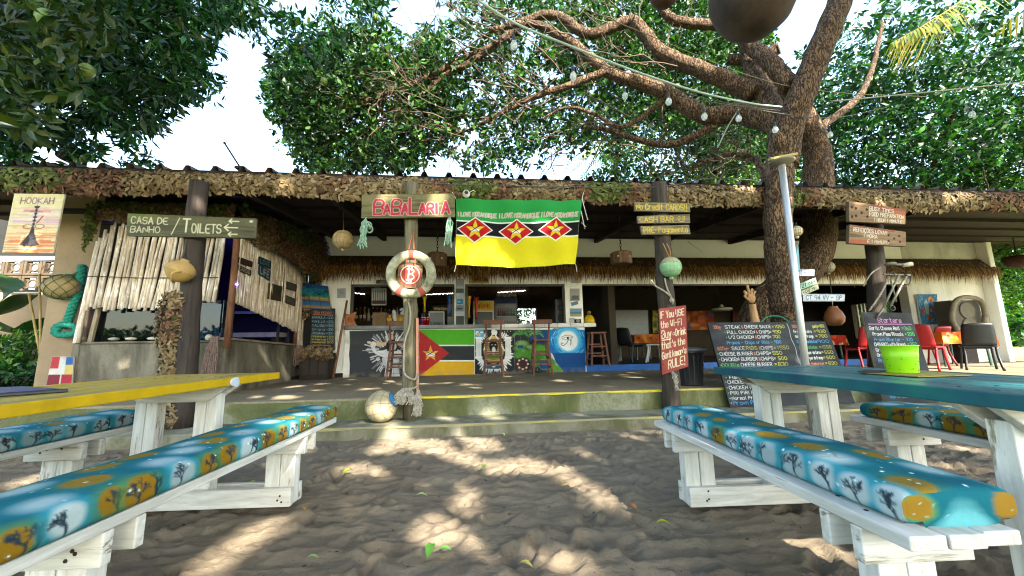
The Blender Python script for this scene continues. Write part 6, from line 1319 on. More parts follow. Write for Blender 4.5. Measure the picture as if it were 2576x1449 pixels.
# cloth flag
def flag():
    w, h = 1.60, .86; c = Canvas(w, h, .0062, '#2a8f42')
    u = lambda x: (x-1275)/(2345-1275)*w
    vv = lambda y: (770-y)/(770-180)*h
    c.rect(0, 0, w, vv(500), '#d3c51e'); c.rect(0, vv(515), w, vv(375), '#e8e6dc'); c.rect(0, vv(506), w, vv(385), '#151515'); c.rect(0, vv(375), w, h, '#2a8f42')
    random.seed(2)
    for pas, (cl, wd) in enumerate((('#f0ebe0', .012), ('#9c2230', .0055))):
        for x0, f_ in ((1290, 330), (1640, 345), (2000, 325)):
            random.seed(int(x0)); c.text('I LOVE MOZAMBIQUE', u(x0), vv(334), .052, cl, wd, fit=f_/(2345-1275)*w, jit=.01)
    for x, y in ((1435, 455), (1790, 460), (2135, 448)):
        X, Y = u(x), vv(y); dx, dy = .228, .165
        c.poly([(X-dx, Y), (X, Y-dy), (X+dx, Y), (X, Y+dy)], '#e8e6dc'); c.poly([(X-dx+.016, Y), (X, Y-dy+.013), (X+dx-.016, Y), (X, Y+dy-.013)], '#b01c1f')
        c.poly([(X+(.125 if i % 2 == 0 else .05)*math.sin(i*math.pi/5), Y+(.125 if i % 2 == 0 else .05)*math.cos(i*math.pi/5)) for i in range(10)], '#d8b62a')
        c.poly([(X-.055, Y+.0), (X, Y+.016), (X+.055, Y), (X+.05, Y-.03), (X, Y-.012), (X-.05, Y-.03)], '#ecebe6'); c.line([(X-.075, Y-.035), (X+.06, Y+.05)], .012, '#1a1a1a'); c.line([(X+.06, Y-.04), (X-.05, Y+.05)], .008, '#3a2b20'); c.line([(X-.07, Y+.045), (X-.03, Y+.055)], .012, '#2a2320')
    t = thing('cloth_banner', 'green, black and yellow cloth banner lettered I LOVE MOZAMBIQUE with three red diamonds', 'flag', P(1300, 670, 4.80))
    tl, tr, br, bl = P(1147, 500, 4.80), P(1464, 503, 4.80), P(1448, 664, 4.78), P(1147, 667, 4.78)
    qm = quad_map([bl, br, tr, tl])
    def fn(a, b_):
        p = qm(a, b_); sag = .035*np.sin(np.pi*a)*(1-b_)+.012*np.sin(np.pi*a)*b_ ; p[:, 2] -= sag
        p[:, 1] += -.03*np.sin(a*9+b_*2)*(.3+.7*(1-b_))-.018*np.sin(a*23+b_*5)-.012*np.sin(b_*13+a*4); p[:, 0] += .012*np.sin(b_*7)*(a-.5); return p
    c.sheet('cloth', fn, CLOTH, t)
    m = MB()
    for q, d in ((tl, (-.05, .08, .12)), (tr, (.05, .08, .14)), (P(1463, 560, 4.8), (.06, .0, -.06)), (bl, (-.02, .02, -.08)), (br, (.02, .02, -.10))): m.tube([q, q+Vector(d)], .004, 4)
    m.build('tie', flat('white_tie', '#c9c6ba', .8), t)
flag()
# shiny pole with its round plate, cables and bulbs
base = G(2045, 1078, .0); t = thing('steel_pole', 'shiny straight steel pole standing in the sand in front of the big trunk', 'pole', base); tp_ = P(1966, 408, base.y)
CHROME = flat('polished_steel', '#e8e6e0', .5, .8, var=.08, scale=2, bmp=.02)
m = MB(); m.tube([base-Vector((0, 0, .15)), Vector((tp_.x, base.y, tp_.z))], .036, 20); m.build('tube', CHROME, t, True)
m = MB(); m.lathe((tp_.x, base.y, tp_.z-.01), [(.04, -.03), (.125, .0), (.14, .012), (.14, .02), (.02, .02)], 26); m.build('round_plate', flat('plate', '#8b8270', .6, var=.3), t, True)
m = MB(); m.bar(P(1935, 401, 4.15), P(2004, 388, 4.15), .05, .03, col=None); m.build('wood_slat', flat('yellowed_slat', '#b0a065', .8, var=.3, scale=9), t, bev=.003)
CAB = flat('pale_cable', '#a9bdb2', .5, var=.2); THIN = flat('thin_cable', '#4a4a42', .6)
def cable(label, pts, r, mat_, name='cable'):
    m = MB(); p = curve(pts, 8); m.tube(p, r, 6); tag(m.build(name, mat_, None, True, origin=tuple(p[0])), label, 'cable')
CPTS = pp((1160, -30, 3.3), (1290, 55, 3.4), (1440, 118, 3.6), (1600, 180, 3.8), (1760, 232, 4.0), (1890, 260, 4.35), (1966, 269, 4.60))
cable('thick pale green cable running down from the top middle to the big trunk', CPTS, .012, CAB); cable('thin dark cable twisted beside the thick pale one', [q+Vector((0, .03, -.035)) for q in CPTS], .004, THIN)
cable('thin cable crossing high behind the thick pale one', pp((1370, -20, 4.2), (1600, 75, 4.4), (1900, 195, 4.6), (2100, 232, 4.8), (2330, 243, 5.0)), .005, flat('tan_cable', '#8d8457', .6))
cable('pale rope stretched from the big trunk to the right edge', pp((2090, 255, 4.6), (2250, 240, 4.4), (2430, 222, 4.1), (2640, 200, 3.9)), .009, flat('pale_line', '#a9a795', .6)); cable('bulb wire sagging across the big trunk', pp((1700, 245, 4.2), (1860, 268, 4.4), (1960, 285, 4.5), (2060, 296, 4.55), (2130, 292, 4.7), (2230, 270, 5.0)), .005, THIN)
cable('slanting pale cord tied down from the big branch', pp((1858, 275, 4.4), (1830, 320, 4.6), (1805, 372, 4.8)), .008, CAB); cable('thin line of wire along the roof netting', pp((1980, 462, 4.88), (1800, 448, 4.86), (1660, 470, 4.8), (1440, 470, 4.85), (1200, 466, 4.88), (900, 455, 4.9)), .006, THIN)
GLASS = pane_mat('bulb_glass', '#dfe8ec', .68)
for i, (px, py, Y, lb) in enumerate(((1103, 30, 3.2, 'clear bulb hanging alone in the blue sky at the top'), (1293, 112, 3.4, 'clear bulb on the thick cable in front of the left branches'), (1442, 190, 3.6, 'clear bulb hanging near the middle of the thick cable'), (1572, 240, 4.2, 'faint bulb hidden among leaves left of the trunk'), (1682, 254, 3.95, 'clear bulb below the long low branch'), (1772, 292, 4.1, 'clear bulb at the elbow of the low branch'), (1858, 297, 4.3, 'clear bulb beside the slanting cord'), (1950, 325, 4.4, 'clear bulb hanging in front of the fork of the trunk'), (2088, 338, 4.7, 'clear bulb just right of the trunk'), (2445, 287, 4.3, 'pale bulb at the far right among the dark leaves'))):
    c = P(px, py, Y); t = thing('string_bulb', lb, 'light bulb', c, 0, 'bulbs strung among the branches'); m = MB(); m.lathe(c, [(.008, -.052), (.026, -.044), (.037, -.016), (.034, .01), (.022, .03), (.018, .04)], 14); m.build('glass_bulb', GLASS, t, True)
    m = MB(); m.lathe(c, [(.015, .035), (.018, .045), (.018, .085), (.01, .1)], 10); m.tube([c+Vector((0, 0, .09)), c+Vector((0, .01, .16))], .004, 5); m.build('socket', flat('black_socket', '#1d2624', .5), t, True); m = MB(); m.tube([c+Vector((0, 0, .03)), c+Vector((.004, 0, -.015))], .003, 4); m.build('filament', flat('filament', '#d8cfa8', .5), t)
# giant pots hanging overhead
c0 = P(1893, -22, 3.2); t = thing('hanging_pot', 'huge dark brown round pot hanging overhead in front of the big trunk', 'pot', c0); m = MB(); m.lathe(c0, [(.02, -.485), (.10, -.475), (.20, -.43), (.31, -.33), (.375, -.2), (.41, -.05), (.40, .1), (.34, .24), (.22, .33), (.2, .38), (.23, .40)], 36); m.build('pot_body', flat('dark_clay', '#241c16', .85, var=.5, scale=4, c2='#4a382a', bmp=.8, bscale=14), t, True); m = MB(); m.tube([c0+Vector((0, 0, .36)), c0+Vector((0, .1, 1.8))], .012, 6); m.build('hanging_rope', ROPEW, t)
c0 = P(1672, -20, 4.2); t = thing('hanging_pot', 'smaller brown pot just showing at the top edge', 'pot', c0); m = MB(); m.lathe(c0, [(.02, -.19), (.1, -.17), (.18, -.08), (.2, .03), (.15, .14), (.08, .18)], 24); m.build('pot_body', flat('brown_clay', '#4a2f20', .7, var=.35, scale=4), t, True); m = MB(); m.tube([c0+Vector((0, 0, .16)), c0+Vector((0, .1, 1.2))], .01, 6); m.build('hanging_rope', ROPEW, t)
# plates on the trunk and pole
def plate(label, px, Y, txt, cbg, ink, f=.86): 
    def cv(w, h):
        k = Canvas(w, h, .0035, cbg); k.line([(.02*w, .06*h), (.98*w, .06*h), (.98*w, .94*h), (.02*w, .94*h), (.02*w, .06*h)], .05*h, ink); k.text(txt, .07*w, .24*h, .54*h, ink, .12*h, fit=f*w, jit=0); k.grain('#a8a59a', 20, 20, .6, .8, 3, .3); return k
    signboard('number_plate', label, 'number plate', px, Y, .004, cv, edge='#b8b8b0', group='old number plates on the trunk')
plate('white plate ending in GP, highest of the number plates on the trunk', [(2010, 694), (2048, 694), (2049, 678), (2010, 677)], 4.56, 'Z - GP', '#cfd4d6', '#4a6ea0', .84); plate('tilted pale green plate reading 21 NH', [(2013, 730), (2056, 714), (2051, 698), (2013, 713)], 4.55, '21 NH', '#a9cfb0', '#22352c'); plate('tilted yellowish plate ending in 08 MP under the green one', [(2016, 745), (2060, 727), (2057, 715), (2015, 731)], 4.56, '*08 MP', '#c9c79c', '#2f3626'); plate('long white plate reading CT 94 VV GP', [(2020, 758), (2124, 758), (2125, 740), (2020, 739)], 4.52, 'CT 94 VV - GP', '#d6d9dc', '#5a6a86', .88); plate('narrow pale blue plate hanging on edge beside the pole', [(2004, 690), (2013, 684), (2008, 612), (1999, 640)], 4.52, '', '#8fc0c9', '#3f6f80')
# carved wooden hand
c0 = P(1897, 820, 5.02); t = thing('carved_hand', 'carved wooden forearm and hand with one raised finger behind the menu board', 'sculpture', c0); k_ = lambda x, y, dy=0: P(x, y, 5.02+dy); HW = wood('carved_wood', '#a88258', '#7a5a38', (20, 20, 4), .7, .05); m = MB()
m.tube(curve([k_(1905, 860), k_(1902, 820), k_(1896, 790), k_(1893, 765)], 5), [.062]*4+[.058]*4+[.05]*4+[.045]*4, 12)
m.ball(k_(1890, 748), (.06, .035, .085), 16, 10)
for (x0, y0), (x1, y1), (x2, y2), r_ in (((1885, 738), (1882, 728), (1879, 716), .019), ((1880, 740), (1873, 733), (1877, 744), .017), ((1891, 736), (1892, 728), (1889, 740), .018), ((1897, 740), (1899, 733), (1895, 744), .017), ((1884, 755), (1876, 748), (1872, 742), .016)): m.tube(curve([k_(x0, y0), k_(x1, y1, -.02), k_(x2, y2, -.02)], 4), [r_]*4+[r_*.95]*4+[r_*.6], 8)
m.build('carving', HW, t, True)
c0 = P(2098, 795, 5.5); t = thing('hanging_gourd', 'orange-brown gourd hanging right of the trunk above the menu boards', 'gourd', c0); m = MB(); m.lathe(c0, [(.02, -.15), (.08, -.145), (.125, -.09), (.135, -.02), (.11, .06), (.075, .11), (.06, .14), (.065, .15)], 22); m.build('gourd_body', flat('gourd', '#9a5f34', .5, var=.3, scale=6), t, True); m = MB(); m.tube([c0+Vector((0, 0, .14)), P(2087, 692, 5.9)], .006, 5); m.build('cord', flat('dark_rope', '#4d4436', .9), t)
# bicycle remains on the right post
t = thing('bicycle_frame', 'old bicycle frame with saddle hung upright on the right-hand dark post', 'bicycle', P(2235, 770, 4.82)); AL = flat('dull_frame_paint', '#8a8672', .5, .3, var=.3)
for a, b_, r_ in (((2262, 690), (2222, 775), .014), ((2282, 690), (2240, 770), .016), ((2222, 775), (2206, 800), .012), ((2222, 690), (2290, 692), .012), ((2240, 700), (2255, 760), .010)):
    m = MB(); m.tube([P(*a, 4.74), P(*b_, 4.76)], r_, 8); m.build('frame_tube', AL, t, True)
m = MB(); c0 = P(2240, 664, 4.72); m.ball(c0, (.085, .055, .028), 16, 8, R=Matrix.Rotation(rad(-4), 3, 'Y')); m.ball(c0+Vector((.13, 0, -.01)), (.07, .022, .02), 12, 7); m.build('saddle', flat('worn_saddle', '#6b6550', .6, var=.3), t, True)
m = MB(); m.tube([P(2270, 668, 4.72), P(2293, 664, 4.70)], .03, 10); m.build('handle_grip', flat('pale_grip', '#b9b296', .6), t, True); m = MB(); m.tube(curve(pp((2275, 690, 4.72), (2290, 700, 4.70), (2283, 722, 4.70), (2265, 715, 4.72)), 5), .006, 6); m.tube(curve(pp((2230, 680, 4.72), (2250, 672, 4.7), (2275, 685, 4.7)), 5), .008, 6); m.build('brake_cable', BLACKW, t, True); m = MB()
for y in (690, 775): m.torus(P(2245, y, 4.76), .035, .009, 16, 6); m.lathe(P(2245, y, 4.76), [(.012, -.03), (.012, .03)], 8, R=Matrix.Rotation(rad(90), 3, 'X'))
m.build('bearing_shell', flat('dark_steel', '#4a4a45', .4, .7), t, True)
t = thing('post_rope', 'rough rope lashed slantwise round the right-hand dark post', 'rope', P(2220, 700, 4.78)); m = MB(); twisted(m, pp((2172, 720, 4.84), (2190, 690, 4.78), (2215, 672, 4.80)), .01, turns=8); twisted(m, pp((2240, 690, 4.78), (2215, 740, 4.76), (2186, 782, 4.80)), .013, turns=9); m.build('strand', ROPEW, t, True)
ORD = 'first second third fourth fifth sixth seventh eighth ninth tenth eleventh twelfth thirteenth'.split()
# ------------------------------------------------------------------ stools, chairs, tables
SW = wood('stool_wood', '#6b4230', '#432819', (18, 18, 3), .6, .1)
def stool(label, px, Y, rz=0.0, back=True, mat=None, sh=.74, name='bar_stool', group='wooden bar stools', fz=T2):
    mat = mat or SW; x = P(px, 900, Y).x; t = thing(name, label, 'stool', (x, Y, fz), rz, group); M = WM[t.name]
    def pc(nm, mb, bev=.004): mb.v = [tuple(M@Vector(p)) for p in mb.v]; return mb.build(nm, mat, t, bev=bev)
    m = MB(); m.box((0, 0, sh-.02), (.36, .34, .045)); pc('seat', m, .012)
    for sx in (-1, 1):
        for sy in (-1, 1):
            m = MB(); m.bar((sx*.20, sy*.19, 0), (sx*.135, sy*.13, sh-.03), .042, .042, up=(0, 1, 0)); pc('leg', m)
    for z, w_ in ((.22, .185), (.42, .165)):
        m = MB(); m.bar((-w_, -w_, z), (w_, -w_, z), .03, .035); pc('stretcher', m); m = MB(); m.bar((-w_, w_, z+.05), (w_, w_, z+.05), .03, .035); pc('stretcher', m)
        for sx in (-1, 1): m = MB(); m.bar((sx*w_, -w_, z-.07), (sx*w_, w_, z-.07), .03, .035); pc('stretcher', m)
    if back:
        for sx in (-1, 1): m = MB(); m.bar((sx*.14, -.15, sh-.02), (sx*.165, -.20, sh+.40), .035, .03, up=(0, 1, 0)); pc('back_post', m)
        m = MB(); m.box((0, -.205, sh+.36), (.44, .028, .10)); pc('back_rail', m, .008)
    return t
stool('wooden bar stool with a back rail in front of the white and gold painted panel', 1241, 8.25); stool('wooden bar stool with a back rail in front of the green jungle panel', 1361, 8.25); stool('wooden bar stool mostly hidden behind the middle post', 1003, 8.25)
PCH = lambda c: flat('plastic_'+c, c, .45, var=.08, scale=3, bmp=.03)
def chair(label, loc, rz, col, name='plastic_chair', group='plastic chairs round the hall tables', cushion_=None):
    mat = PCH(col); t = thing(name, label, 'chair', loc, rz, group); M = WM[t.name]
    def pc(nm, mb, sm=False, bev=.006, mt=None): mb.v = [tuple(M@Vector(p)) for p in mb.v]; return mb.build(nm, mt or mat, t, sm, bev=bev)
    m = MB(); m.box((0, 0, .44), (.44, .44, .035)); m.box((0, -.205, .415), (.44, .02, .05)); pc('seat', m, bev=.012)
    for sx in (-1, 1):
        m = MB(); m.tube(curve([(sx*.225, -.26, 0), (sx*.205, -.2, .25), (sx*.2, -.17, .44)], 4), [.02]*9, 8); pc('leg', m, True, 0)
        m = MB(); m.tube(curve([(sx*.225, .30, 0), (sx*.2, .22, .25), (sx*.2, .19, .44)], 4), [.02]*9, 8); pc('leg', m, True, 0)
    v = []; f = []; nx, nz = 9, 9
    for k in range(2):
        for j in range(nz):
            for i in range(nx):
                a = -1+2*i/(nx-1); z = .46+.42*j/(nz-1); hw = .215-.02*(j/(nz-1))**3; v.append((a*hw, .20+.12*(j/(nz-1))-.045*(1-a*a)*-1+(.022 if k else 0), z-(.02*a*a if j == nz-1 else 0)))
    for k in range(2):
        for j in range(nz-1):
            for i in range(nx-1): q = k*nx*nz+j*nx+i; f.append((q, q+1, q+nx+1, q+nx) if not k else (q+nx, q+nx+1, q+1, q))
    s_ = nx*nz
    for i in range(nx-1): f += [(i+1, i, s_+i, s_+i+1), ((nz-1)*nx+i, (nz-1)*nx+i+1, s_+(nz-1)*nx+i+1, s_+(nz-1)*nx+i)]
    for j in range(nz-1): f += [(j*nx, (j+1)*nx, s_+(j+1)*nx, s_+j*nx), ((j+1)*nx+nx-1, j*nx+nx-1, s_+j*nx+nx-1, s_+(j+1)*nx+nx-1)]
    m = MB(); m.add(v, f); pc('backrest', m, True, 0)
    if cushion_: m = MB(); m.box((0, 0, .475), (.38, .38, .04)); pc('seat_pad', m, bev=.015, mt=flat('pad_'+cushion_, cushion_, .8))
    return t
def cloth_table(label, loc, w, d, pal, seed, name='dining_table', h=.74, drop=.26):
    t = thing(name, label, 'table', loc, 0, 'tables with printed cloths'); x, y, z = loc; m = MB(); m.box((x, y, z+h-.015), (w, d, .03)); m.build('tabletop', PCH('#3a5a50'), t)
    for sx in (-1, 1):
        for sy in (-1, 1): m = MB(); m.tube([(x+sx*(w/2-.06), y+sy*(d/2-.06), z), (x+sx*(w/2-.08), y+sy*(d/2-.08), z+h-.03)], .025, 8); m.build('leg', PCH('#3a5a50'), t)
    cW = w+2*drop; cD = d+2*drop; c = Canvas(cW, cD, .016, pal[0]); R = random.Random(seed)
    for i in range(110): c.disc(R.uniform(0, cW), R.uniform(0, cD), R.uniform(.025, .075), R.choice(pal), .02, a=.9)
    def fn(u, v):
        X = (u-.5)*cW; Y = (v-.5)*cD; ex = np.clip(np.abs(X)-w/2, 0, 9); ey = np.clip(np.abs(Y)-d/2, 0, 9); xx = np.clip(X, -w/2-.01, w/2+.01); yy = np.clip(Y, -d/2-.01, d/2+.01)
        fl = np.minimum(ex+ey, drop*1.25); wv = .03*np.sin((X+Y)*17+seed)*np.clip(fl/drop, 0, 1)
        return np.stack([x+xx+np.sign(X)*(ex > 0)*(.02+wv), y+yy+np.sign(Y)*(ey > 0)*(.02+wv), z+h+.006-fl], -1)
    tc = c.sheet('tablecloth', fn, CLOTH, None); tag(tc, label.replace('table', 'cloth draped over the table', 1)[:80], 'tablecloth'); return t, tc
REDC, BLKC = '#a5101a', '#1e2325'
def at_floor(px, py): return G(px, py, T2)
q = at_floor(2462, 922); tt, tc = cloth_table('table with an orange flowered cloth in front of the right-hand wall', (q.x, q.y+.5, T2), 1.25, .8, ['#d8702f', '#e8b070', '#c83f20', '#f0d0a0', '#e0892f'], 3); tc['label'] = 'orange flowered cloth on the table by the loudspeaker'
q = at_floor(2125, 916); tt, tc = cloth_table('table with a red patterned cloth left of the Starters board', (q.x-.1, q.y+.7, T2), 1.0, .8, ['#a82a20', '#c8501f', '#d8b040', '#8a1f1f', '#d8c890'], 5); tc['label'] = 'red patterned cloth on the table left of the Starters board'
q = at_floor(2190, 930); chair('red plastic chair just left of the Starters board', (q.x, q.y+.1, T2), rad(165), REDC, cushion_='#4a1015')
q = at_floor(2352, 932); chair('red plastic chair just right of the Starters board, seen from behind', (q.x, q.y+.1, T2), rad(112), REDC); q = at_floor(2372, 912); chair('red plastic chair half hidden behind another red chair', (q.x+.15, q.y+.9, T2), rad(150), REDC)
q = at_floor(2412, 922); chair('red plastic chair pushed under the orange flowered cloth', (q.x+.1, q.y+.55, T2), rad(180), REDC)
q = at_floor(2470, 930); chair('dark grey plastic chair in front of the orange flowered cloth', (q.x, q.y, T2), rad(132), BLKC, cushion_='#5a1a20')
q = at_floor(2080, 905); chair('blue-grey plastic chair in the dark behind the menu boards', (q.x, q.y+.5, T2), rad(200), '#33475a')
FZ = .5
q = G(1632, 905, FZ); tt, tc = cloth_table('small table with an orange cloth deep in the dark hall', (q.x, q.y+.3, FZ), .8, .7, ['#b0602a', '#c8803a', '#8a3a1a'], 7); tc['label'] = 'orange cloth on the table deep in the dark hall'
q = G(1590, 912, FZ); chair('black plastic chair in the hall under the projection screen', (q.x, q.y, FZ), rad(120), '#23282a'); q = G(1655, 912, FZ); chair('white plastic chair in the hall beside the dark post', (q.x, q.y, FZ), rad(240), '#d5d5d0')
q = G(1555, 910, FZ); t = thing('storage_box', 'grey box on the hall floor under the screen', 'box', (q.x, q.y+.4, FZ)); m = MB(); m.box((q.x, q.y+.4, FZ+.16), (.42, .3, .32)); m.build('box_body', flat('grey_box', '#6d6d68', .7), t, bev=.01); m = MB(); m.box((q.x, q.y+.4, FZ+.335), (.44, .32, .03)); m.build('lid', flat('grey_box', '#6d6d68', .7), t, bev=.008)
q = G(1503, 920, FZ); stool('dark wooden stool without a back just inside the hall', 1503, q.y, back=False, name='bar_stool', fz=FZ)
# ------------------------------------------------------------------ things on and behind the bar
def bx(name, label, cat, px0, py0, px1, py1, Y, d, mat, group=None, bev=.006, part_='body'):
    a, b_ = P(px0, py1, Y), P(px1, py0, Y); t = thing(name, label, cat, ((a.x+b_.x)/2, Y+d/2, min(a.z, b_.z)), 0, group); m = MB(); m.box(((a.x+b_.x)/2, Y+d/2, (a.z+b_.z)/2), (abs(b_.x-a.x), d, abs(b_.z-a.z))); m.build(part_, mat, t, bev=bev); return t, a, b_
def glass_fridge(label, px0, py0, px1, py1, Y, body, head=None, headc='#d8b21f', txt='', sign=.25, rows=2):
    t, a, b_ = bx('drinks_fridge', label, 'fridge', px0, py0, px1, py1, Y, .55, flat('fridge_'+body, body, .4, var=.1)); w, h = b_.x-a.x, b_.z-a.z; z0, z1 = a.z+.05*h, b_.z-(sign*h if head else .05*h)
    m = MB(); m.box(((a.x+b_.x)/2, Y-.006, (z0+z1)/2), (w*.86, .02, z1-z0)); m.build('door_recess', flat('fridge_dark', '#20262a', .3), t)
    m = MB()
    for s_ in (-1, 1): m.box(((a.x+b_.x)/2+s_*w*.45, Y-.016, (z0+z1)/2), (w*.06, .03, z1-z0))
    m.box(((a.x+b_.x)/2, Y-.016, z1+.008), (w*.96, .03, .03)); m.build('door_frame', flat('fridge_'+body, body, .4, var=.1), t)
    GB = flat('green_bottle', '#2f6a3a', .15, var=.3, rnd=.3, bmp=0); GBR = flat('brown_bottle', '#5a3018', .2, var=.3, rnd=.3, bmp=0)
    for r_ in range(rows):
        zz = z0+.02+(z1-z0)*r_/rows; m = MB(); m.box(((a.x+b_.x)/2, Y-.022, zz-.006), (w*.84, .03, .012)); m.build('shelf', flat('shelf_wire', '#9a9a96', .4), t); n_ = max(3, int(w*.8/.055))
        for i in range(n_):
            m = MB(); bh = min(.2, (z1-z0)/rows*.75); m.lathe((a.x+w*.1+w*.8*(i+.5)/n_, Y-.03, zz), [(.02, 0), (.021, bh*.55), (.009, bh*.75), (.009, bh)], 8); tag(m.build('bottle', GB if (r_+i//4) % 2 == 0 else GBR, None, True, origin=(a.x+w*.1+w*.8*(i+.5)/n_, Y-.03, zz)), '%s bottle from the left, %s shelf of the %s' % (ORD[i], ('lower', 'upper')[r_] if rows > 1 else 'only', 'yellow-signed fridge' if 'yellow sign' in label else label[:label.index('fridge')+6]), 'bottle', 'chilled bottles in the fridges')
    if head:
        c = Canvas(w*.94, h*sign*.86, .01, headc); 
        if txt: c.text(txt, .12*w, h*sign*.25, h*sign*.38, '#b33a20', .02, fit=.7*w)
        z2 = b_.z-h*sign; c.sheet('header_panel', lambda u, v: np.stack([a.x+w*.03+u*w*.94, Y-.02+u*0, z2+h*sign*.07+v*h*sign*.86], -1), BOARD, t)
    return t
glass_fridge('small white fridge on the left back counter of the bar', 1077, 783, 1119, 834, 10.2, '#c9cbc8', rows=1)
glass_fridge('red-headed fridge beside the hatch pillar', 1125, 742, 1146, 834, 10.2, '#2a2224', True, '#a81c24', '', .3); glass_fridge('fridge with a yellow sign board above its glass door', 1190, 756, 1243, 834, 10.0, '#bcbcb4', True, '#d8b21f', 'DRINK', .36, 1); glass_fridge('black glass-fronted fridge full of bottles in the right hatch', 1245, 746, 1301, 834, 10.0, '#16191b', True, '#1d2a4a', '', .22, 2)
t, a, b_ = bx('loudspeaker', 'black upright loudspeaker at the right end of the bar', 'speaker', 1398, 753, 1426, 818, 9.0, .26, flat('speaker_case', '#1c1c1e', .5)); 
for z, r_ in ((.3, .085), (.68, .085)):
    m = MB(); m.lathe(((a.x+b_.x)/2, 8.995, a.z+(b_.z-a.z)*z), [(.02, .006), (r_*.6, .002), (r_*.8, .012), (r_, .014), (r_*1.05, .0)], 20, R=Matrix.Rotation(rad(90), 3, 'X')); m.build('cone', flat('speaker_cone', '#2c2c2e', .6), t, True)
t, a, b_ = bx('back_bar', 'dark back counter and bottle shelves behind the left hatch', 'shelf', 884, 806, 1120, 840, 10.3, .5, BLACKW, part_='counter')
for z in (1.95, 2.28): m = MB(); m.box(((o1a+o1b)/2-.25, 11.7, z), (2.2, .26, .03)); m.build('shelf_board', SW, t)
random.seed(17); BC = ['#2f4a2a', '#6a3a1c', '#8a6a20', '#c8b890', '#1d2c3a', '#7a2020', '#b09030']
GRPB = 'bottles on the back bar shelves'
def bottle(x, y, z, h, r, c, label, grp, cap=None):
    t = thing('bottle', label, 'bottle', (x, y, z), 0, grp); m = MB(); m.lathe((x, y, z), [(r*.9, 0), (r, .01), (r, h*.55), (r*.38, h*.72), (r*.36, h*.93)], 10); m.build('glass', flat('bottle_'+c, c, .15, var=.2, bmp=0), t, True)
    m = MB(); m.lathe((x, y, z+h*.92), [(r*.42, 0), (r*.42, h*.08)], 8); m.build('cap', flat('cap', '#a8a49a', .4), t); m = MB(); m.lathe((x, y, z+h*.18), [(r*1.02, 0), (r*1.02, h*.25)], 10); m.build('paper_label', flat('label_'+(cap or '#c8c0a8'), cap or '#c8c0a8', .7), t, True)
x = P(887, 800, 10.25).x
for i in range(13): bottle(x+.03+i*.105, 10.45, P(900, 806, 10.3).z+.002, random.uniform(.28, .36), .036, BC[i % 7], ORD[i]+' spirit bottle from the left on the left hatch counter', 'spirit bottles in the left hatch')
x = P(1305, 800, 10.25).x
for i in range(9): bottle(-2.05+i*.2, 11.68, 1.966, random.uniform(.22, .28), .036, BC[(i*3) % 7], ORD[i]+' bottle from the left on the lower wall shelf in the left hatch', GRPB)
for i in range(9): bottle(P(1252+i*5.5, 700, 10.2).x, 10.2, P(1250, 746, 10.0).z+.004, random.uniform(.16, .24), .035, BC[(i*2) % 7], ORD[i]+' bottle from the left on top of the black fridge', 'bottles on top of the black fridge')
def on_bar(px, Y=8.86): return Vector((P(px, 820, Y).x, Y, ZC+.004))
for i, (px, c) in enumerate(((979, '#d8a818'), (1006, '#d8a818'))):
    b0 = on_bar(px); t = thing('yellow_cup', ('left' if not i else 'right')+' of two yellow cups of straws standing on the bar', 'cup', b0, 0, 'yellow cups on the bar'); m = MB(); m.lathe(b0, [(.05, 0), (.065, .17), (.06, .17), (.048, .01)], 14); m.build('cup_body', flat('cup_'+c, c, .4), t, True); m = MB()
    for k in range(6): m.tube([b0+Vector((random.uniform(-.02, .02), 0, .02)), b0+Vector((random.uniform(-.06, .06), random.uniform(-.03, .03), .26))], .004, 5)
    m.build('straws', flat('straw_cols', '#b8906a', .6), t)
b0 = on_bar(993); t = thing('paper_roll', 'white paper roll leaning between the yellow cups', 'paper roll', b0); m = MB(); m.tube([b0+Vector((.02, .05, .02)), b0+Vector((-.05, .08, .34))], .04, 14); m.build('paper', flat('white_paper', '#d8d8d4', .8), t); m = MB(); m.tube([b0+Vector((-.051, .0805, .342)), b0+Vector((-.053, .081, .35))], .015, 10); m.build('core', flat('cardboard', '#8a6f4d', .8), t)
SHK = ['#b02a6a', '#c94a8a', '#d8d8d8', '#c41f6a', '#b51c24', '#b51c24', '#8a2a8a']
for i, (px, c) in enumerate(zip((1037, 1045, 1052, 1059, 1068, 1076, 1110+4), SHK)):
    if px in (1052, 1059): px -= 30
    b0 = on_bar(px if i != 6 else 1062, 8.82); t = thing('cocktail_shaker', ('magenta shaker at the left of the row on the bar', 'pink shaker second in the row on the bar', 'silver shaker left of the magenta ones on the bar', 'short magenta shaker beside the silver one on the bar', 'red shaker beside the middle post', 'second red shaker close to the middle post', 'purple shaker just right of the middle post')[i], 'shaker', b0, 0, 'shakers on the bar'); m = MB(); m.lathe(b0, [(.03, 0), (.042, .13), (.04, .15)], 14); m.build('cup', flat('shk_'+c, c, .25, .4, var=.1), t, True); m = MB(); m.lathe(b0+Vector((0, 0, .15)), [(.04, 0), (.03, .04), (.018, .06), (.018, .09), (.01, .095)], 14); m.build('lid', flat('steel', '#b8b8b8', .25, .9, var=.1), t, True)
def cv(w, h):
    k = Canvas(w, h, .008, '#14161c'); k.text('2', .3*w, .2*h, .62*h, '#e8e8e8', .05, fit=.4*w, jit=0); return k
signboard('number_sign', 'black sign with a white figure 2 above the orange box behind the post', 'sign', [(1000+0, 793), (1027, 793), (1027, 774), (1000, 774)], 9.6, .04, cv, edge='#14161c')
bx('orange_box', 'orange box under the figure 2 sign', 'box', 999, 794, 1026, 806, 9.55, .2, flat('orange_card', '#c4701f', .7)); bx('cardboard_box', 'plain brown cardboard box on the bar under the spoon poster', 'box', 936, 786, 972, 824, 9.15, .3, flat('cardboard', '#8a6f4d', .8))
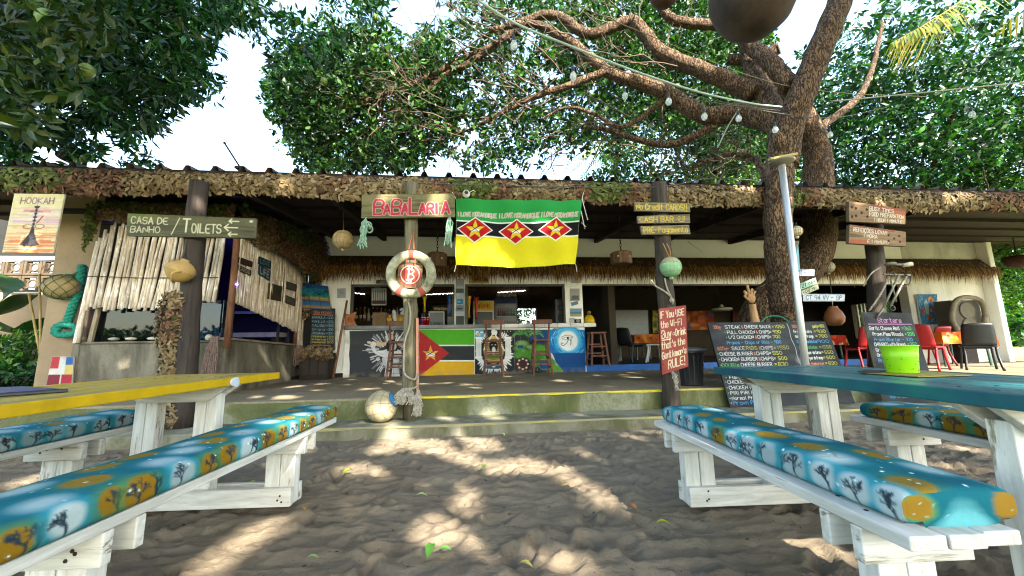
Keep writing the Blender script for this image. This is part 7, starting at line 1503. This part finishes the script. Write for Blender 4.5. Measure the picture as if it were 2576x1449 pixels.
def cv(w, h):
    k = Canvas(w, h, .01, '#c9c8c0'); 
    for i in range(6): x = (.12+.15*i)*w; k.line([(x, .15*h), (x, .9*h)], .018, '#5a4a40'); k.disc(x, .18*h, .035, '#4a3a32', None, .05)
    return k
signboard('spoon_poster', 'white poster with a row of hanging spoons inside the left hatch', 'poster', [(935, 768), (972, 768), (972, 725), (935, 726)], 9.3, .02, cv, edge='#c9c8c0')
bx('blue_box', 'small blue box on top of the spoon poster board', 'box', 941, 712, 956, 727, 9.3, .1, flat('blue_card', '#2478a8', .6)); bx('paper_cup', 'white paper pack hanging near the blue box', 'paper pack', 985, 722, 998, 741, 9.4, .06, flat('white_paper', '#d8d8d4', .8))
def cv(w, h):
    k = Canvas(w, h, .01, '#1a1a18'); k.text('Villa Clara', .1*w, .3*h, .35*h, '#d0b84a', .02, fit=.8*w); return k
signboard('villa_sign', 'black board with yellow writing above the small white fridge', 'sign', [(1087, 784), (1134, 784), (1134, 768), (1087, 768)], 10.25, .03, cv, edge='#1a1a18')
def cv(w, h):
    k = Canvas(w, h, .01, '#4a1f26'); k.text('TEQUILA', .06*w, .3*h, .4*h, '#cfc4b8', .02, fit=.88*w); return k
signboard('drink_sign', 'dark red board lettered TEQUILA inside the right hatch', 'sign', [(1170, 735), (1204, 735), (1204, 722), (1170, 722)], 9.6, .02, cv, edge='#3a1a1e')
def cv(w, h):
    k = Canvas(w, h, .008, '#c99a1c'); k.grain('#a87a14', 5, 5, .5, .7, 3, .5); k.text('VINHOS', .16*w, .14*h, .40*h, '#3a2410', .022, fit=.66*w); k.disc(.1*w, .8*h, .03, '#3a1a18'); k.disc(.9*w, .3*h, .05, '#4a2028'); k.rect(0, .93*h, w, h, '#8a6414'); return k
signboard('wine_sign', 'yellow board lettered VINHOS under the thatch above the right hatch', 'sign', [(1180, 711), (1229, 711), (1229, 684), (1180, 684)], 8.66, .03, cv, edge='#8a6414')
def cv(w, h):
    k = Canvas(w, h, .01, '#59544c'); k.text('AIR', .3*w, .2*h, .55*h, '#a8a298', .02, fit=.45*w); return k
signboard('small_board', 'small grey carved board on the wall left of the ring buoy', 'sign', [(945, 713), (985, 713), (983, 704), (947, 704)], 8.72, .03, cv, edge='#59544c')
def paper(label, px, blocks, bgc='#d3d5d6', Y=8.775):
    def cv(w, h):
        k = Canvas(w, h, .009, bgc)
        for x0, y0, x1, y1, c in blocks: k.rect(x0*w, y0*h, x1*w, y1*h, c)
        return k
    signboard('wall_notice', label, 'notice', px, Y, .003, cv, edge='#c8c8c4')
lines = [(.15+.06*(i % 2), .8-i*.13, .85-.05*(i % 3), .84-i*.13, '#8d93a6') for i in range(5)]
paper('white printed notice on the wall beside the carved board', [(848, 750), (870, 749), (870, 725), (848, 726)], lines); paper('narrow strip of postcards and notices on the pillar between the hatches', [(1147, 812), (1167, 812), (1167, 702), (1147, 702)], [(.0, .84, 1, .97, '#b8bcd0'), (0, .68, 1, .80, '#5f6a6a'), (0, .55, 1, .66, '#c4d4dc'), (.1, .42, .9, .54, '#1f86b8'), (.2, .46, .6, .50, '#8fd0e8'), (0, .26, 1, .40, '#8f9aa6'), (.1, .30, .8, .34, '#3f4a56')])
paper('white sheet at the top of the right pillar', [(1437, 712), (1461, 712), (1461, 690), (1437, 690)], lines[:2], '#dcdde0'); paper('pale blue tilted card on the right pillar', [(1438, 770), (1455, 765), (1453, 757), (1437, 761)], [], '#7fa8c8'); paper('beach photograph stuck low on the right pillar', [(1434, 796), (1463, 796), (1463, 776), (1434, 776)], [(0, .55, 1, 1, '#86b8d8'), (0, .3, 1, .58, '#5f9ab0'), (0, 0, 1, .32, '#c9b48a')]); paper('small white card at the foot of the right pillar', [(1432, 812), (1446, 812), (1446, 800), (1432, 800)], lines[:2])
def cv(w, h):
    k = Canvas(w, h, .008, '#c9c9c4'); k.rect(.1*w, .12*h, .9*w, .42*h, '#7d7d78'); k.rect(.12*w, .6*h, .88*w, .86*h, '#bcc0cc'); k.rect(0, 0, w, .08*h, '#6a4a30'); return k
signboard('clipboard', 'brown clipboard with papers hung on the right pillar', 'clipboard', [(1436, 756), (1458, 756), (1458, 726), (1436, 726)], 8.76, .02, cv, edge='#7a5a3a')
t, a, b_ = bx('plant_pot', 'dark pot with a spiky plant on the bar in front of the pillar', 'plant', 1147, 795, 1167, 822, 8.75, .2, flat('dark_pot', '#2e3330', .6)); m = MB()
for k in range(22): aa = random.uniform(0, 6.28); d = Vector((math.cos(aa)*.16, math.sin(aa)*.1, random.uniform(.14, .3))); s0 = Vector(((a.x+b_.x)/2, 8.85, b_.z-.01)); m.prism([s0, s0+d*.5+Vector((.012, 0, .02)), s0+d, s0+d*.5-Vector((.012, 0, -.02))], (0, .003, 0))
m.build('leaves', flat('pot_leaf', '#3f5a3c', .5, rnd=.2), t)
b0 = on_bar(1483); t = thing('yellow_bell', 'yellow bell-shaped lantern on the end of the tiled counter', 'lantern', b0); m = MB(); m.lathe(b0, [(.125, 0), (.128, .05), (.115, .11), (.085, .165), (.05, .19), (.03, .2)], 20); m.build('dome', flat('lantern_yellow', '#d8b400', .35, var=.1), t, True); m = MB(); m.lathe(b0+Vector((0, 0, .2)), [(.03, 0), (.045, .02), (.045, .07), (.02, .09)], 12); m.build('neck', flat('lantern_neck', '#8a7430', .5), t, True)
b0 = on_bar(1453, 8.8); t = thing('toy_camera', 'small dark model of a camera beside the yellow lantern', 'ornament', b0); m = MB(); m.box(b0+Vector((0, 0, .05)), (.16, .07, .09)); m.build('body', BLACKW, t, bev=.01); m = MB(); m.lathe(b0+Vector((0, -.035, .05)), [(.04, .0), (.04, .03), (.025, .032), (.02, .02)], 14, R=Matrix.Rotation(rad(90), 3, 'X')); m.build('lens', flat('lens_ring', '#a8a090', .3), t, True)
# carved board and stick at the left end of the bar
c0 = P(880, 803, 8.68); t = thing('carved_board', 'carved reddish wooden board with wavy edges standing on the bar', 'carving', (c0.x, 8.68, ZC)); k_ = lambda x, y: P(x, y, 8.68); m = MB(); m.prism(curve([tuple(k_(*p)) for p in ((866, 820), (868, 800), (864, 786), (872, 790), (884, 789), (896, 784), (893, 796), (891, 806), (898, 820))], 3), (0, .04, 0)); CWD = wood('carved_red_wood', '#a8683c', '#7a4424', (9, 20, 9), .6, .05); m.build('board', CWD, t, bev=.004); m = MB()
for r_ in (.02, .042, .062): m.torus(P(881, 803, 8.675), r_, .006, 18, 6)
m.build('carved_face', CWD, t, True)
m = MB(); m.tube([P(838, 950, 8.45), P(848, 900, 8.45), P(858, 838, 8.5), (P(873, 756, 8.66))], [.03, .026, .024, .02], 8, wob=.08); tag(m.build('leaning_stick', wood('stick', '#8a5f40', '#5a3c28', (20, 20, 3)), None, True, origin=tuple(P(838, 950, 8.45))), 'rough brown stick leaning against the wall at the left end of the bar', 'stick')
# dark doorway beside the cabin with draped net, trunk
t = thing('side_door', 'dark side doorway in the white wall behind the chalkboard', 'door', (P(765, 900, 8.78).x, 8.78, T2)); a, b_ = P(752, 944, 8.77), P(843, 776, 8.77); m = MB(); m.box(((a.x+b_.x)/2, 8.775, (T2+b_.z)/2), (b_.x-a.x, .03, b_.z-T2)); m.build('door_leaf', flat('black_door', '#1a1816', .7), t)
m = MB()
for x in (a.x, a.x+.24): m.box((x, 8.75, (T2+b_.z)/2), (.05, .06, b_.z-T2))
m.build('frame', flat('door_frame_paint', '#8f8b80', .7), t)
q = at_floor(800, 950); t = thing('dark_chest', 'dark wooden chest with camouflage cloth on it below the drinks chalkboard', 'chest', (q.x, 8.4, T2)); a, b_ = P(752, 950, 8.25), P(828, 888, 8.25); m = MB(); m.box(((a.x+b_.x)/2, 8.45, T2+(b_.z-T2)/2), (b_.x-a.x, .42, b_.z-T2)); m.build('chest_body', BLACKW, t, bev=.01); m = MB()
for k in range(3): m.box((a.x+(b_.x-a.x)*(.2+.3*k), 8.232, T2+.28), (.14, .02, .36))
m.build('chest_panel', flat('chest_panel', '#332a22', .7), t, bev=.006)
zc = b_.z
camo_net('camouflage_net', 'scrap of tan camouflage cloth over the dark chest', lambda u, v: np.stack([a.x+.05+u*(b_.x-a.x+.05), 8.22-.06*np.sin(v*3.1), zc-.10+.2*v+.02*np.sin(u*7)], -1), 260, .07, 71, weights=(.75, .2, .05), res=(10, 4), backing='#8f7a52')
camo_net('camouflage_net', 'strip of pale camouflage cloth above the dark side door', lambda u, v: np.stack([P(757, 800, 8.70).x+u*.32, 8.68-.05*np.sin(v*3.1), 1.86-.35*(1-u)*(1-v)+.2*v], -1), 200, .06, 72, weights=(.8, .15, .05), res=(8, 4), backing='#8f7a52')
# rubbish bin
q = at_floor(1754, 972); t = thing('rubbish_bin', 'black ribbed rubbish bin beside the red wi-fi board', 'bin', (q.x, q.y+.15, T2)); c0 = Vector((q.x, q.y+.17, T2)); BIN = flat('black_plastic', '#2c2d2f', .45, var=.2, scale=4, bmp=.05); m = MB(); hz = P(1754, 883, q.y).z-T2
m.lathe(c0, [(.02, 0), (.158, 0), (.163, .02), (.205, hz-.03), (.215, hz-.03), (.217, hz), (.20, hz), (.15, .02)], 32); m.build('bin_body', BIN, t, True); m = MB(); m.lathe(c0+Vector((.03, 0, hz)), [(.235, 0), (.24, .012), (.235, .03), (.12, .05), (.02, .055)], 32); m.build('lid', flat('grey_lid', '#55585a', .35, var=.15), t, True); m = MB()
for k in range(18):
    aa = 2*math.pi*k/18; m.bar(c0+Vector((.164*math.cos(aa), .164*math.sin(aa), .05)), c0+Vector((.203*math.cos(aa), .203*math.sin(aa), hz-.06)), .012, .012)
m.build('rib', BIN, t)
# ------------------------------------------------------------------ hall: screen, paintings, lamps
HB = 13.36
def cv(w, h): k = Canvas(w, h, .03, '#9fa6ab'); return k
signboard('projection_screen', 'blank grey projection screen with a black border on the hall wall', 'screen', [(1513, 842), (1634, 845), (1631, 778), (1511, 778)], 12.9, .03, lambda w, h: (lambda k: (k.rect(.015*w, .03*h, .985*w, .97*h, '#b4bbc0'), k)[1])(Canvas(w, h, .02, '#131313')), edge='#131313')
def artwork(label, px, bgc, cols, seed, Y=HB-.1):
    def cv(w, h):
        k = Canvas(w, h, .02, bgc); R = random.Random(seed)
        for i in range(26): k.disc(R.uniform(0, w), R.uniform(0, h), R.uniform(.05, .22)*h, R.choice(cols), .05, ry=R.uniform(.05, .2)*h, a=.8)
        return k
    signboard('painting', label, 'painting', px, Y, .03, cv, edge='#4a3020')
artwork('orange and red abstract painting under a white lamp shade in the hall', [(1722, 831), (1797, 829), (1794, 781), (1720, 783)], '#b5501c', ['#d87a22', '#a8301a', '#e09a3a', '#3a5a8a', '#7a2a18'], 3); artwork('dark orange painting beside the carved hand in the hall', [(1843, 826), (1905, 826), (1905, 781), (1843, 783)], '#6a3018', ['#a8501c', '#3a2018', '#c8802a', '#5a3a1c'], 5); artwork('narrow green and yellow painting left of the dark post', [(1572+0, 838), (1590, 838), (1588, 772), (1570, 773)] if False else [(1572+70, 838), (1592+70, 836), (1590+70, 781), (1571+70, 781)], '#8a8a2a', ['#c8b83a', '#4a6a2a', '#d8d070', '#2a4a2a'], 7)
for i, (px, py) in enumerate(((1816, 778), (1917, 778))):
    c = P(px, py, 11.5); t = thing('pendant_lamp', ('left' if not i else 'right')+' one of two white pendant lamps hanging in the hall', 'lamp', c, 0, 'pendant lamps in the hall'); m = MB(); m.lathe(c, [(.29, -.04), (.29, .03), (.10, .05), (.06, .10), (.03, .16)], 22); m.build('shade', flat('cream_shade', '#b9b4a4', .5), t, True); m = MB(); m.tube([c+Vector((0, 0, .15)), c+Vector((0, 0, 1.2))], .01, 5); m.build('cord', BLACKW, t)
# flower painting, loudspeaker and hose on the right wall
def cv(w, h):
    k = Canvas(w, h, .008, '#2f6f92'); R = random.Random(8)
    for i in range(130): x, y = R.random()*w, R.random()*h; k.line([(x, y), (x+R.uniform(-.05, .05), y+R.uniform(.03, .12))], .015, R.choice(['#1f567c', '#4f94ae', '#7fb6c4', '#2a6288', '#a8ccd0']), a=.7)
    k.poly([(.35*w, .35*h), (.3*w, .7*h), (.45*w, .85*h), (.55*w, .6*h), (.5*w, .3*h)], '#c4d8d4', .7)
    for x, y, r_ in ((.68, .82, .12), (.70, .50, .12), (.22, .45, .10), (.50, .22, .12)):
        for q in range(9): aa = R.uniform(0, 6.28); k.disc((x+.07*math.cos(aa))*w, y*h+.07*w*math.sin(aa), r_*w*.6, R.choice(['#c4451f', '#d8742a', '#b8331c', '#e09a40']), .015, a=.9)
        k.disc(x*w, y*h, .03*w, '#7a2414')
    return k
signboard('flower_painting', 'upright painting of orange poppies on blue on the right-hand wall', 'painting', [(2318, 816), (2361, 816), (2357, 740), (2305, 740)], 8.74, .04, cv, edge='#cfc6b0')
t, a, b_ = bx('loudspeaker', 'large grey dusty loudspeaker on a stand by the right end wall', 'speaker', 2408, 755, 2462, 850, 8.2, .35, flat('dusty_speaker', '#5d574a', .8, var=.35, scale=5)); xm = (a.x+b_.x)/2
for z, r_ in ((.72, .2), (.3, .2)):
    m = MB(); m.lathe((xm, 8.195, a.z+(b_.z-a.z)*z), [(.03, .02), (r_*.5, .004), (r_*.85, .016), (r_, .022), (r_*1.05, 0)], 24, R=Matrix.Rotation(rad(90), 3, 'X')); m.build('cone', flat('dusty_cone', '#6d6656', .8, var=.3), t, True)
m = MB(); m.box((xm, 8.4, (T2+a.z)/2), (.3, .3, a.z-T2)); m.build('stand', BLACKW, t)
t = thing('coiled_hose', 'thick pale hose arched over the dusty loudspeaker', 'hose', P(2440, 750, 8.2)); m = MB(); m.tube(curve(pp((2408, 828, 8.12), (2395, 805, 8.1), (2398, 770, 8.1), (2412, 752, 8.1), (2440, 748, 8.1), (2468, 758, 8.1), (2478, 790, 8.1), (2476, 812, 8.12)), 8), .055, 10); m.build('hose_body', flat('pale_hose', '#8a7f66', .8, var=.35, scale=9, bmp=.4), t, True); m = MB(); m.ball(P(2404, 828, 8.1), (.07, .06, .08), 10, 7); m.build('coupling', flat('hose_coupling', '#5d5442', .7), t, True)
# aerial on the roof
a, b_ = P(606, 424, 5.1), P(565, 360, 5.1); t = thing('roof_aerial', 'thin dark rod aerial leaning on the roof edge against the white sky', 'aerial', a); m = MB(); m.tube([a, b_], .011, 7); m.build('rod', BLACKW, t); m = MB(); m.ball(b_, .018, 8, 6); m.build('tip', BLACKW, t, True); m = MB(); m.box(a+Vector((0, 0, .005)), (.12, .08, .03)); m.build('foot', BLACKW, t)
# ------------------------------------------------------------------ garden at the left: breeze-block wall, plants, canes
t = thing('garden_wall', 'brown garden wall topped with two rows of patterned breeze blocks behind the pillar', 'wall', (-10.5, 9.2, 0)); m = MB(); YW = 9.2; zt = P(70, 735, YW).z; m.box((-12.2, YW+.1, zt/2), (8.4, .2, zt)); m.build('wall_body', BROWNW, t); bs = .36
for r_ in range(2):
    for i in range(23):
        x = -8.1-i*bs; z = zt+.01+bs*r_; m = MB()
        for s_ in (-1, 1): m.box((x+s_*(bs/2-.03), YW+.06, z+bs/2), (.045, .12, bs-.02)); m.box((x, YW+.06, z+bs/2+s_*(bs/2-.032)), (bs-.11, .12, .045))
        m.torus((x, YW+.05, z+bs/2), .085, .024, 12, 6)
        for s_ in (-1, 1):
            for u_ in (-1, 1): m.bar((x+s_*.065, YW+.05, z+bs/2+u_*.065), (x+s_*.145, YW+.05, z+bs/2+u_*.145), .03, .05)
        m.build('breeze_block', flat('breeze_block_face', '#5f503d', .95, var=.3), t)
m = MB(); m.box((-12.2, YW+.3, zt+2*bs+.9), (8.4, .05, 1.5)); tag(m.build('shade_screen', flat('dark_screen', '#23221f', .9), None, origin=(-12.2, YW+.3, zt+2*bs)), 'dark screen standing behind the breeze-block wall', 'screen')
g = MB(); g.add([(-30, 4.6, .06), (-6.1, 4.6, .06), (-6.1, 9.2, .06), (-30, 9.2, .06)], [(0, 1, 2, 3)]); tag(g.build('garden_soil', make_concrete('garden_soil', '#4a3d2c', '#7a684c')), kind='structure')
random.seed(44); rng = np.random.default_rng(44)
def bush(label, c, r_, n, size, pal, seed, name='garden_bush'):
    rng = np.random.default_rng(seed); random.seed(seed); t = thing(name, label, 'bush', (c[0], c[1], .05), 0, 'bushes by the garden wall'); m = MB()
    for k in range(9): d = Vector((random.gauss(0, .4), random.gauss(0, .3), 1)).normalized(); m.tube([Vector((c[0], c[1], .05)), Vector((c[0], c[1], .05))+d*r_[2]*.8, Vector((c[0], c[1], .05))+d*r_[2]*1.6+Vector((random.gauss(0, .15), 0, 0))], [.02, .014, .006], 6)
    m.build('stem', TWIG, t); q = rng.normal(size=(n, 3)); q /= np.linalg.norm(q, axis=1, keepdims=True); q *= rng.random((n, 1))**.4; crown(t, 'foliage', np.array(c)+q*np.array(r_), 7, size, pal, rng, slim=.5)
c = P(45, 880, 7.6); bush('round green bush at the far left under the banana leaves', (c.x, 7.6, .75), (.75, .5, .7), 330, .12, RG+['#c9d890'], 1); c = P(0, 960, 6.6); bush('dark low bush at the far left behind the yellow table', (c.x-.1, 6.6, .45), (.6, .5, .5), 260, .12, RD, 2); c = P(100, 900, 8.2); bush('pale-leaved plant beside the plastered pillar', (c.x, 8.2, .9), (.5, .4, .6), 200, .12, ['#b8bf8a', '#8fa05a', '#d8d8b0', '#6f8a3a'], 3)
t = thing('banana_plant', 'banana plant with long arching leaves in front of the garden wall', 'plant', (P(20, 900, 8.4).x, 8.4, .05)); b0 = Vector((P(-30, 900, 8.4).x, 8.4, .05)); m = MB(); m.tube([b0, b0+Vector((0, 0, 1.3))], [.09, .06], 10); m.build('stem', flat('banana_stem', '#6f7a3a', .6), t, True)
def blade(pts, w, mat_, par, nm='leaf'):
    p = curve(pts, 6); v = []; f = []; N = len(p)
    for i, q in enumerate(p):
        tt_ = (p[min(i+1, N-1)]-p[max(i-1, 0)]).normalized(); s_ = tt_.cross(Vector((0, 0, 1))).normalized(); ww = w*math.sin(math.pi*(.06+.9*i/(N-1)))
        v += [q-s_*ww+Vector((0, 0, .25*ww)), q, q+s_*ww+Vector((0, 0, .25*ww))]
    for i in range(N-1): f += [(3*i, 3*i+1, 3*i+4, 3*i+3), (3*i+1, 3*i+2, 3*i+5, 3*i+4)]
    mesh_obj(nm, v, f, mat_, par, True, [lin(random.choice(['#24441c', '#2c4f20', '#1f3c1a']))]*len(v))
for pts in (pp((-30, 800, 8.4), (20, 780, 8.0), (60, 750, 7.7), (98, 742, 7.5)), pp((-30, 800, 8.4), (40, 840, 8.0), (110, 810, 7.7), (182, 795, 7.5)), pp((-30, 800, 8.4), (-60, 700, 8.2), (-90, 690, 8.0)), pp((-30, 800, 8.4), (30, 720, 8.6), (0, 690, 8.9))): blade(pts, .16, LEAF, t)
for i, (x0, y0, x1, y1) in enumerate(((103, 1000, 100, 690), (118, 1000, 73, 740))): m = MB(); m.tube([P(x0, 985, 6.9), P(x1, y1, 6.9)], .016, 6); tag(m.build('garden_cane', wood('cane', '#a8905a', '#7a6438', (20, 20, 2)), None, True, origin=tuple(P(x0, 985, 6.9))), ('taller' if not i else 'shorter, slanting')+' of two dry canes stuck in the garden soil', 'cane', 'garden canes')
cable('white washing line strung in front of the breeze blocks', pp((-40, 658, 8.6), (100, 656, 8.6), (220, 648, 8.4)), .012, flat('white_line', '#c8cac8', .6)); 
# trough plants on the lawn at the far right
t = thing('stone_trough', 'dark round trough standing on the lawn at the far right', 'planter', (16.4, 9.4, .22)); m = MB(); m.lathe((16.4, 9.4, .22), [(.3, 0), (.42, .1), (.45, .42), (.40, .45), (.36, .3), (.1, .28)], 22); m.build('bowl', flat('dark_stone', '#3a3630', .9, var=.35), t, True); m = MB(); m.lathe((16.4, 9.4, .20), [(.36, 0), (.36, .03)], 18); m.build('foot', flat('dark_stone', '#3a3630', .9), t)
c = (15.7, 8.3, .5); bush('low green plants at the edge of the lawn beside the wall end', c, (.8, .5, .4), 260, .14, RG, 6)
c = P(2560, 655, 8.0); t = thing('hanging_planter', 'dark shaggy hanging planter at the extreme right edge', 'planter', c); m = MB(); m.lathe(c, [(.05, -.2), (.2, -.12), (.26, 0), (.24, .1), (.1, .12)], 14); m.build('pot', flat('rusty_pot', '#4a2f28', .9, var=.5, scale=9, bmp=.6), t, True); m = MB(); m.tube([c+Vector((0, 0, .1)), c+Vector((0, 0, 1.6))], .012, 5); m.build('cord', BLACKW, t)
# ------------------------------------------------------------------ litter on the sand: leaves and fruit
LF = vcol('fallen_leaf', .55, .1, 20, .05, .3, .3)
def gz(x, y): return float(sand_height(np.array([[x]]), np.array([[y]]))[0, 0])-.02
for i, (px, py, ln, c, lb) in enumerate(((860, 1200, .09, '#9aae1e', 'yellow-green leaf on the sand near the left bench leg'), (1075, 1418, .10, '#5f9a3a', 'curled green leaf at the bottom middle of the sand'), (1098, 1404, .07, '#76aa4a', 'small green leaf beside the curled one'), (1016, 1090, .09, '#b8bc30', 'yellow leaf at the foot of the step under the buoy'), (1135, 1080, .05, '#8fae30', 'tiny green leaf at the foot of the step'), (1270, 1103, .07, '#c9be60', 'pale yellow leaf standing in the sand in the middle'), (1240, 1090, .05, '#b8a850', 'small tan leaf near the step'), (1075, 1258, .07, '#a8b870', 'pale green leaf flat on the dark sand'), (1412, 1232, .05, '#c4b030', 'small yellow leaf on a bright sunny patch'), (1687, 1335, .07, '#a8b020', 'yellow-green leaf near the base of the right bench'), (1605, 1300, .07, '#7a5030', 'curled brown leaf left of the right bench'), (765, 1297, .06, '#c48a30', 'orange leaf by the left bench beam'), (1215, 1190, .09, '#8a9a50', 'narrow greenish leaf in the middle of the sand'), (1340, 1440, .06, '#c9b860', 'yellow leaf at the bottom edge of the sand'), (640, 1225, .06, '#a8b040', 'small leaf under the left bench'), (1450, 1080, .06, '#c4b878', 'dry pale leaf at the foot of the step right of centre'), (1560, 1075, .06, '#b08a68', 'pinkish dry leaf at the foot of the step near the lime fruit'), (800, 1420, .05, '#8fa860', 'little green leaf at the bottom left of the sand'), (900, 1115, .07, '#8a5a38', 'brown leaf on the lit sand near the step'))):
    q = G(px, py, 0.0); random.seed(i*7+1); a = random.uniform(0, 6.28); d = Vector((math.cos(a), math.sin(a), .12)); s_ = Vector((-math.sin(a), math.cos(a), 0)); z0 = gz(q.x, q.y)+.028; b0 = Vector((q.x, q.y, z0)); v = []
    for k in range(6): u = k/5; w = ln*.22*math.sin(math.pi*(.05+.92*u)); pz = b0+d*ln*u+Vector((0, 0, .25*ln*u*(1-u)*2)); v += [pz-s_*w+Vector((0, 0, w*.5)), pz, pz+s_*w+Vector((0, 0, w*.5))]
    f = []
    for k in range(5): f += [(3*k, 3*k+1, 3*k+4, 3*k+3), (3*k+1, 3*k+2, 3*k+5, 3*k+4)]
    tag(mesh_obj('fallen_leaf', v, f, LF, None, True, [lin(c)]*len(v), origin=tuple(b0)), lb, 'leaf', 'leaves fallen on the sand')
for px, py, r_, c, lb in ((1505, 1062, .052, '#b5b84a', 'round yellow-green fruit lying at the foot of the step'), (1064, 1086, .03, '#6f9a20', 'small green fruit in the lit sand at the foot of the step')):
    q = G(px, py+6, .0); t = thing('fallen_fruit', lb, 'fruit', (q.x, q.y, .0), 0, 'fruits fallen on the sand'); c0 = Vector((q.x, q.y, gz(q.x, q.y)+r_*.9+.01)); m = MB(); m.ball(c0, (r_, r_, r_*.94), 18, 11); m.build('fruit_body', flat('fallen_'+c, c, .5, var=.25, scale=14), t, True); m = MB(); m.tube([c0+Vector((0, 0, r_*.9)), c0+Vector((.006, 0, r_*1.08))], .004, 5); m.build('stalk', TWIG, t)
rng = np.random.default_rng(91); n = 2600; x = rng.uniform(-5, 6.5, n); y = .6+3.8*rng.random(n)**.7; z = sand_height(x[None], y[None])[0]-.026; d = rng.normal(size=(n, 3)); d[:, 2] *= .25; d /= np.linalg.norm(d, axis=1, keepdims=True)
V_, F_, c = leaf_mesh(np.stack([x, y, z], -1), d, rng.uniform(.008, .028, n), leaf_cols(n, ['#3a2c20', '#5a4430', '#7a6044', '#2a2018', '#a89070'], rng), rng, droop=0, slim=.3); tag(mesh_obj('leaf_litter', V_, F_, LF, None, False, c), kind='stuff')

# fairy lights, horns and a straw fringe inside the hatches
LEDM = emit('fairy_light_glow', '#e8f0ff', 6)
for lb, x0, x1, y0, y1, Y in (('row of fairy lights at the left end of the left hatch', 886, 918, 737, 740, 9.2), ('row of fairy lights in the left hatch right of the ring buoy', 1052, 1140, 742, 738, 9.6), ('row of fairy lights above the black fridge', 1252, 1322, 736, 731, 9.4)):
    t = thing('fairy_lights', lb, 'string lights', P(x0, y0, Y), 0, 'fairy lights in the bar'); m = MB(); m.tube([P(x0, y0-1, Y), P((x0+x1)/2, (y0+y1)/2, Y), P(x1, y1-1, Y)], .003, 4); m.build('wire', BLACKW, t); m = MB(); n_ = int((x1-x0)/3.2)
    for k in range(n_): u = (k+.5)/n_; m.ball(P(x0+(x1-x0)*u, y0+(y1-y0)*u+.6*math.sin(k*2.1), Y-.01), .007, 6, 4)
    tag(m.build('lamp_dots', LEDM, t), kind='stuff')
for px, y0, y1, Y, c, lb in ((1068, 746, 786, 10.1, '#d8b81c', 'yellow plastic horn standing left of the black board with yellow writing'), (1131, 746, 788, 10.1, '#1c6fb0', 'blue plastic horn right of the black board with yellow writing'), (1042, 750, 800, 10.1, '#20305a', 'dark blue plastic horn beside the middle post'), (1180, 745, 800, 9.8, '#d8a41c', 'yellow plastic horn left of the yellow-headed fridge'), (1198, 748, 800, 9.8, '#b81c22', 'red plastic horn left of the yellow-headed fridge')):
    a, b_ = P(px, y1, Y), P(px, y0, Y); h_ = (b_-a).length; t = thing('plastic_horn', lb, 'horn', a, 0, 'plastic horns in the bar'); m = MB(); m.lathe(a, [(.03, 0), (.022, h_*.3), (.028, h_*.6), (.045, h_*.85), (.07, h_), (.06, h_*.99)], 12); m.build('horn_body', flat('horn_'+c, c, .35, gain=1.0), t, True); m = MB(); m.lathe(a-Vector((0, 0, .02)), [(.036, 0), (.036, .02)], 10); m.build('mouthpiece', BLACKW, t)
r_ = np.random.default_rng(8); V2 = []; F2 = []; C2 = []
for i in range(1700):
    x = r_.uniform(o1a, o2b); y = 9.5+r_.uniform(-.1, .1); z0 = 2.62; ln = abs(r_.normal(.3, .06)); w_ = r_.uniform(.005, .011); dx = r_.normal(0, .03); k = len(V2); V2 += [(x-w_, y, z0), (x+w_, y, z0), (x+dx+w_*.4, y, z0-ln), (x+dx-w_*.4, y, z0-ln)]; F2.append((k, k+1, k+2, k+3)); C2 += [np.array(lin('#5a4028'))*r_.uniform(.4, 1.1)]*4
tag(mesh_obj('thatch_fringe', V2, np.array(F2), vcol('thatch', .9), bld, False, C2), kind='stuff')

c0 = P(1173, 488, 4.86); m = MB()
for k in range(4): m.torus(c0+Vector((0, -.008*k, .004*k)), .045-.004*k, .006, 22, 6, Matrix.Rotation(.1*k, 3, 'Z'))
m.tube(curve([c0+Vector((.04, 0, .02)), c0+Vector((.09, 0, .05)), c0+Vector((.12, .02, .04))], 4), .006, 5); tag(m.build('cable_coil', flat('white_cable', '#c8c6bc', .6), None, True, origin=tuple(c0)), 'small white coil of cable hung on the netting above the banner', 'cable')
for lb, a, b_ in (('thin white hook rod hanging at the right edge of the banner', (1464, 500), (1478, 552)), ('short white hook rod lying level right of the banner', (1471, 576), (1462, 532))):
    m = MB(); m.tube([P(*a, 4.83), P(*b_, 4.80)], .006, 6); m.ball(P(*b_, 4.80), .010, 8, 5); tag(m.build('hook_rod', flat('white_cable', '#c8c6bc', .6), None, True, origin=tuple(P(*a, 4.83))), lb, 'rod')
q_ = WM[LT.name] @ Vector((.386, .52, .765)); m = MB(); m.ball(q_, (.004, .05, .028), 14, 8); m.ball(q_+Vector((.0, .02, -.012)), (.0042, .03, .024), 12, 7); m.build('paint_splash', flat('white_splash', '#cfd6da', .6), LT, True)
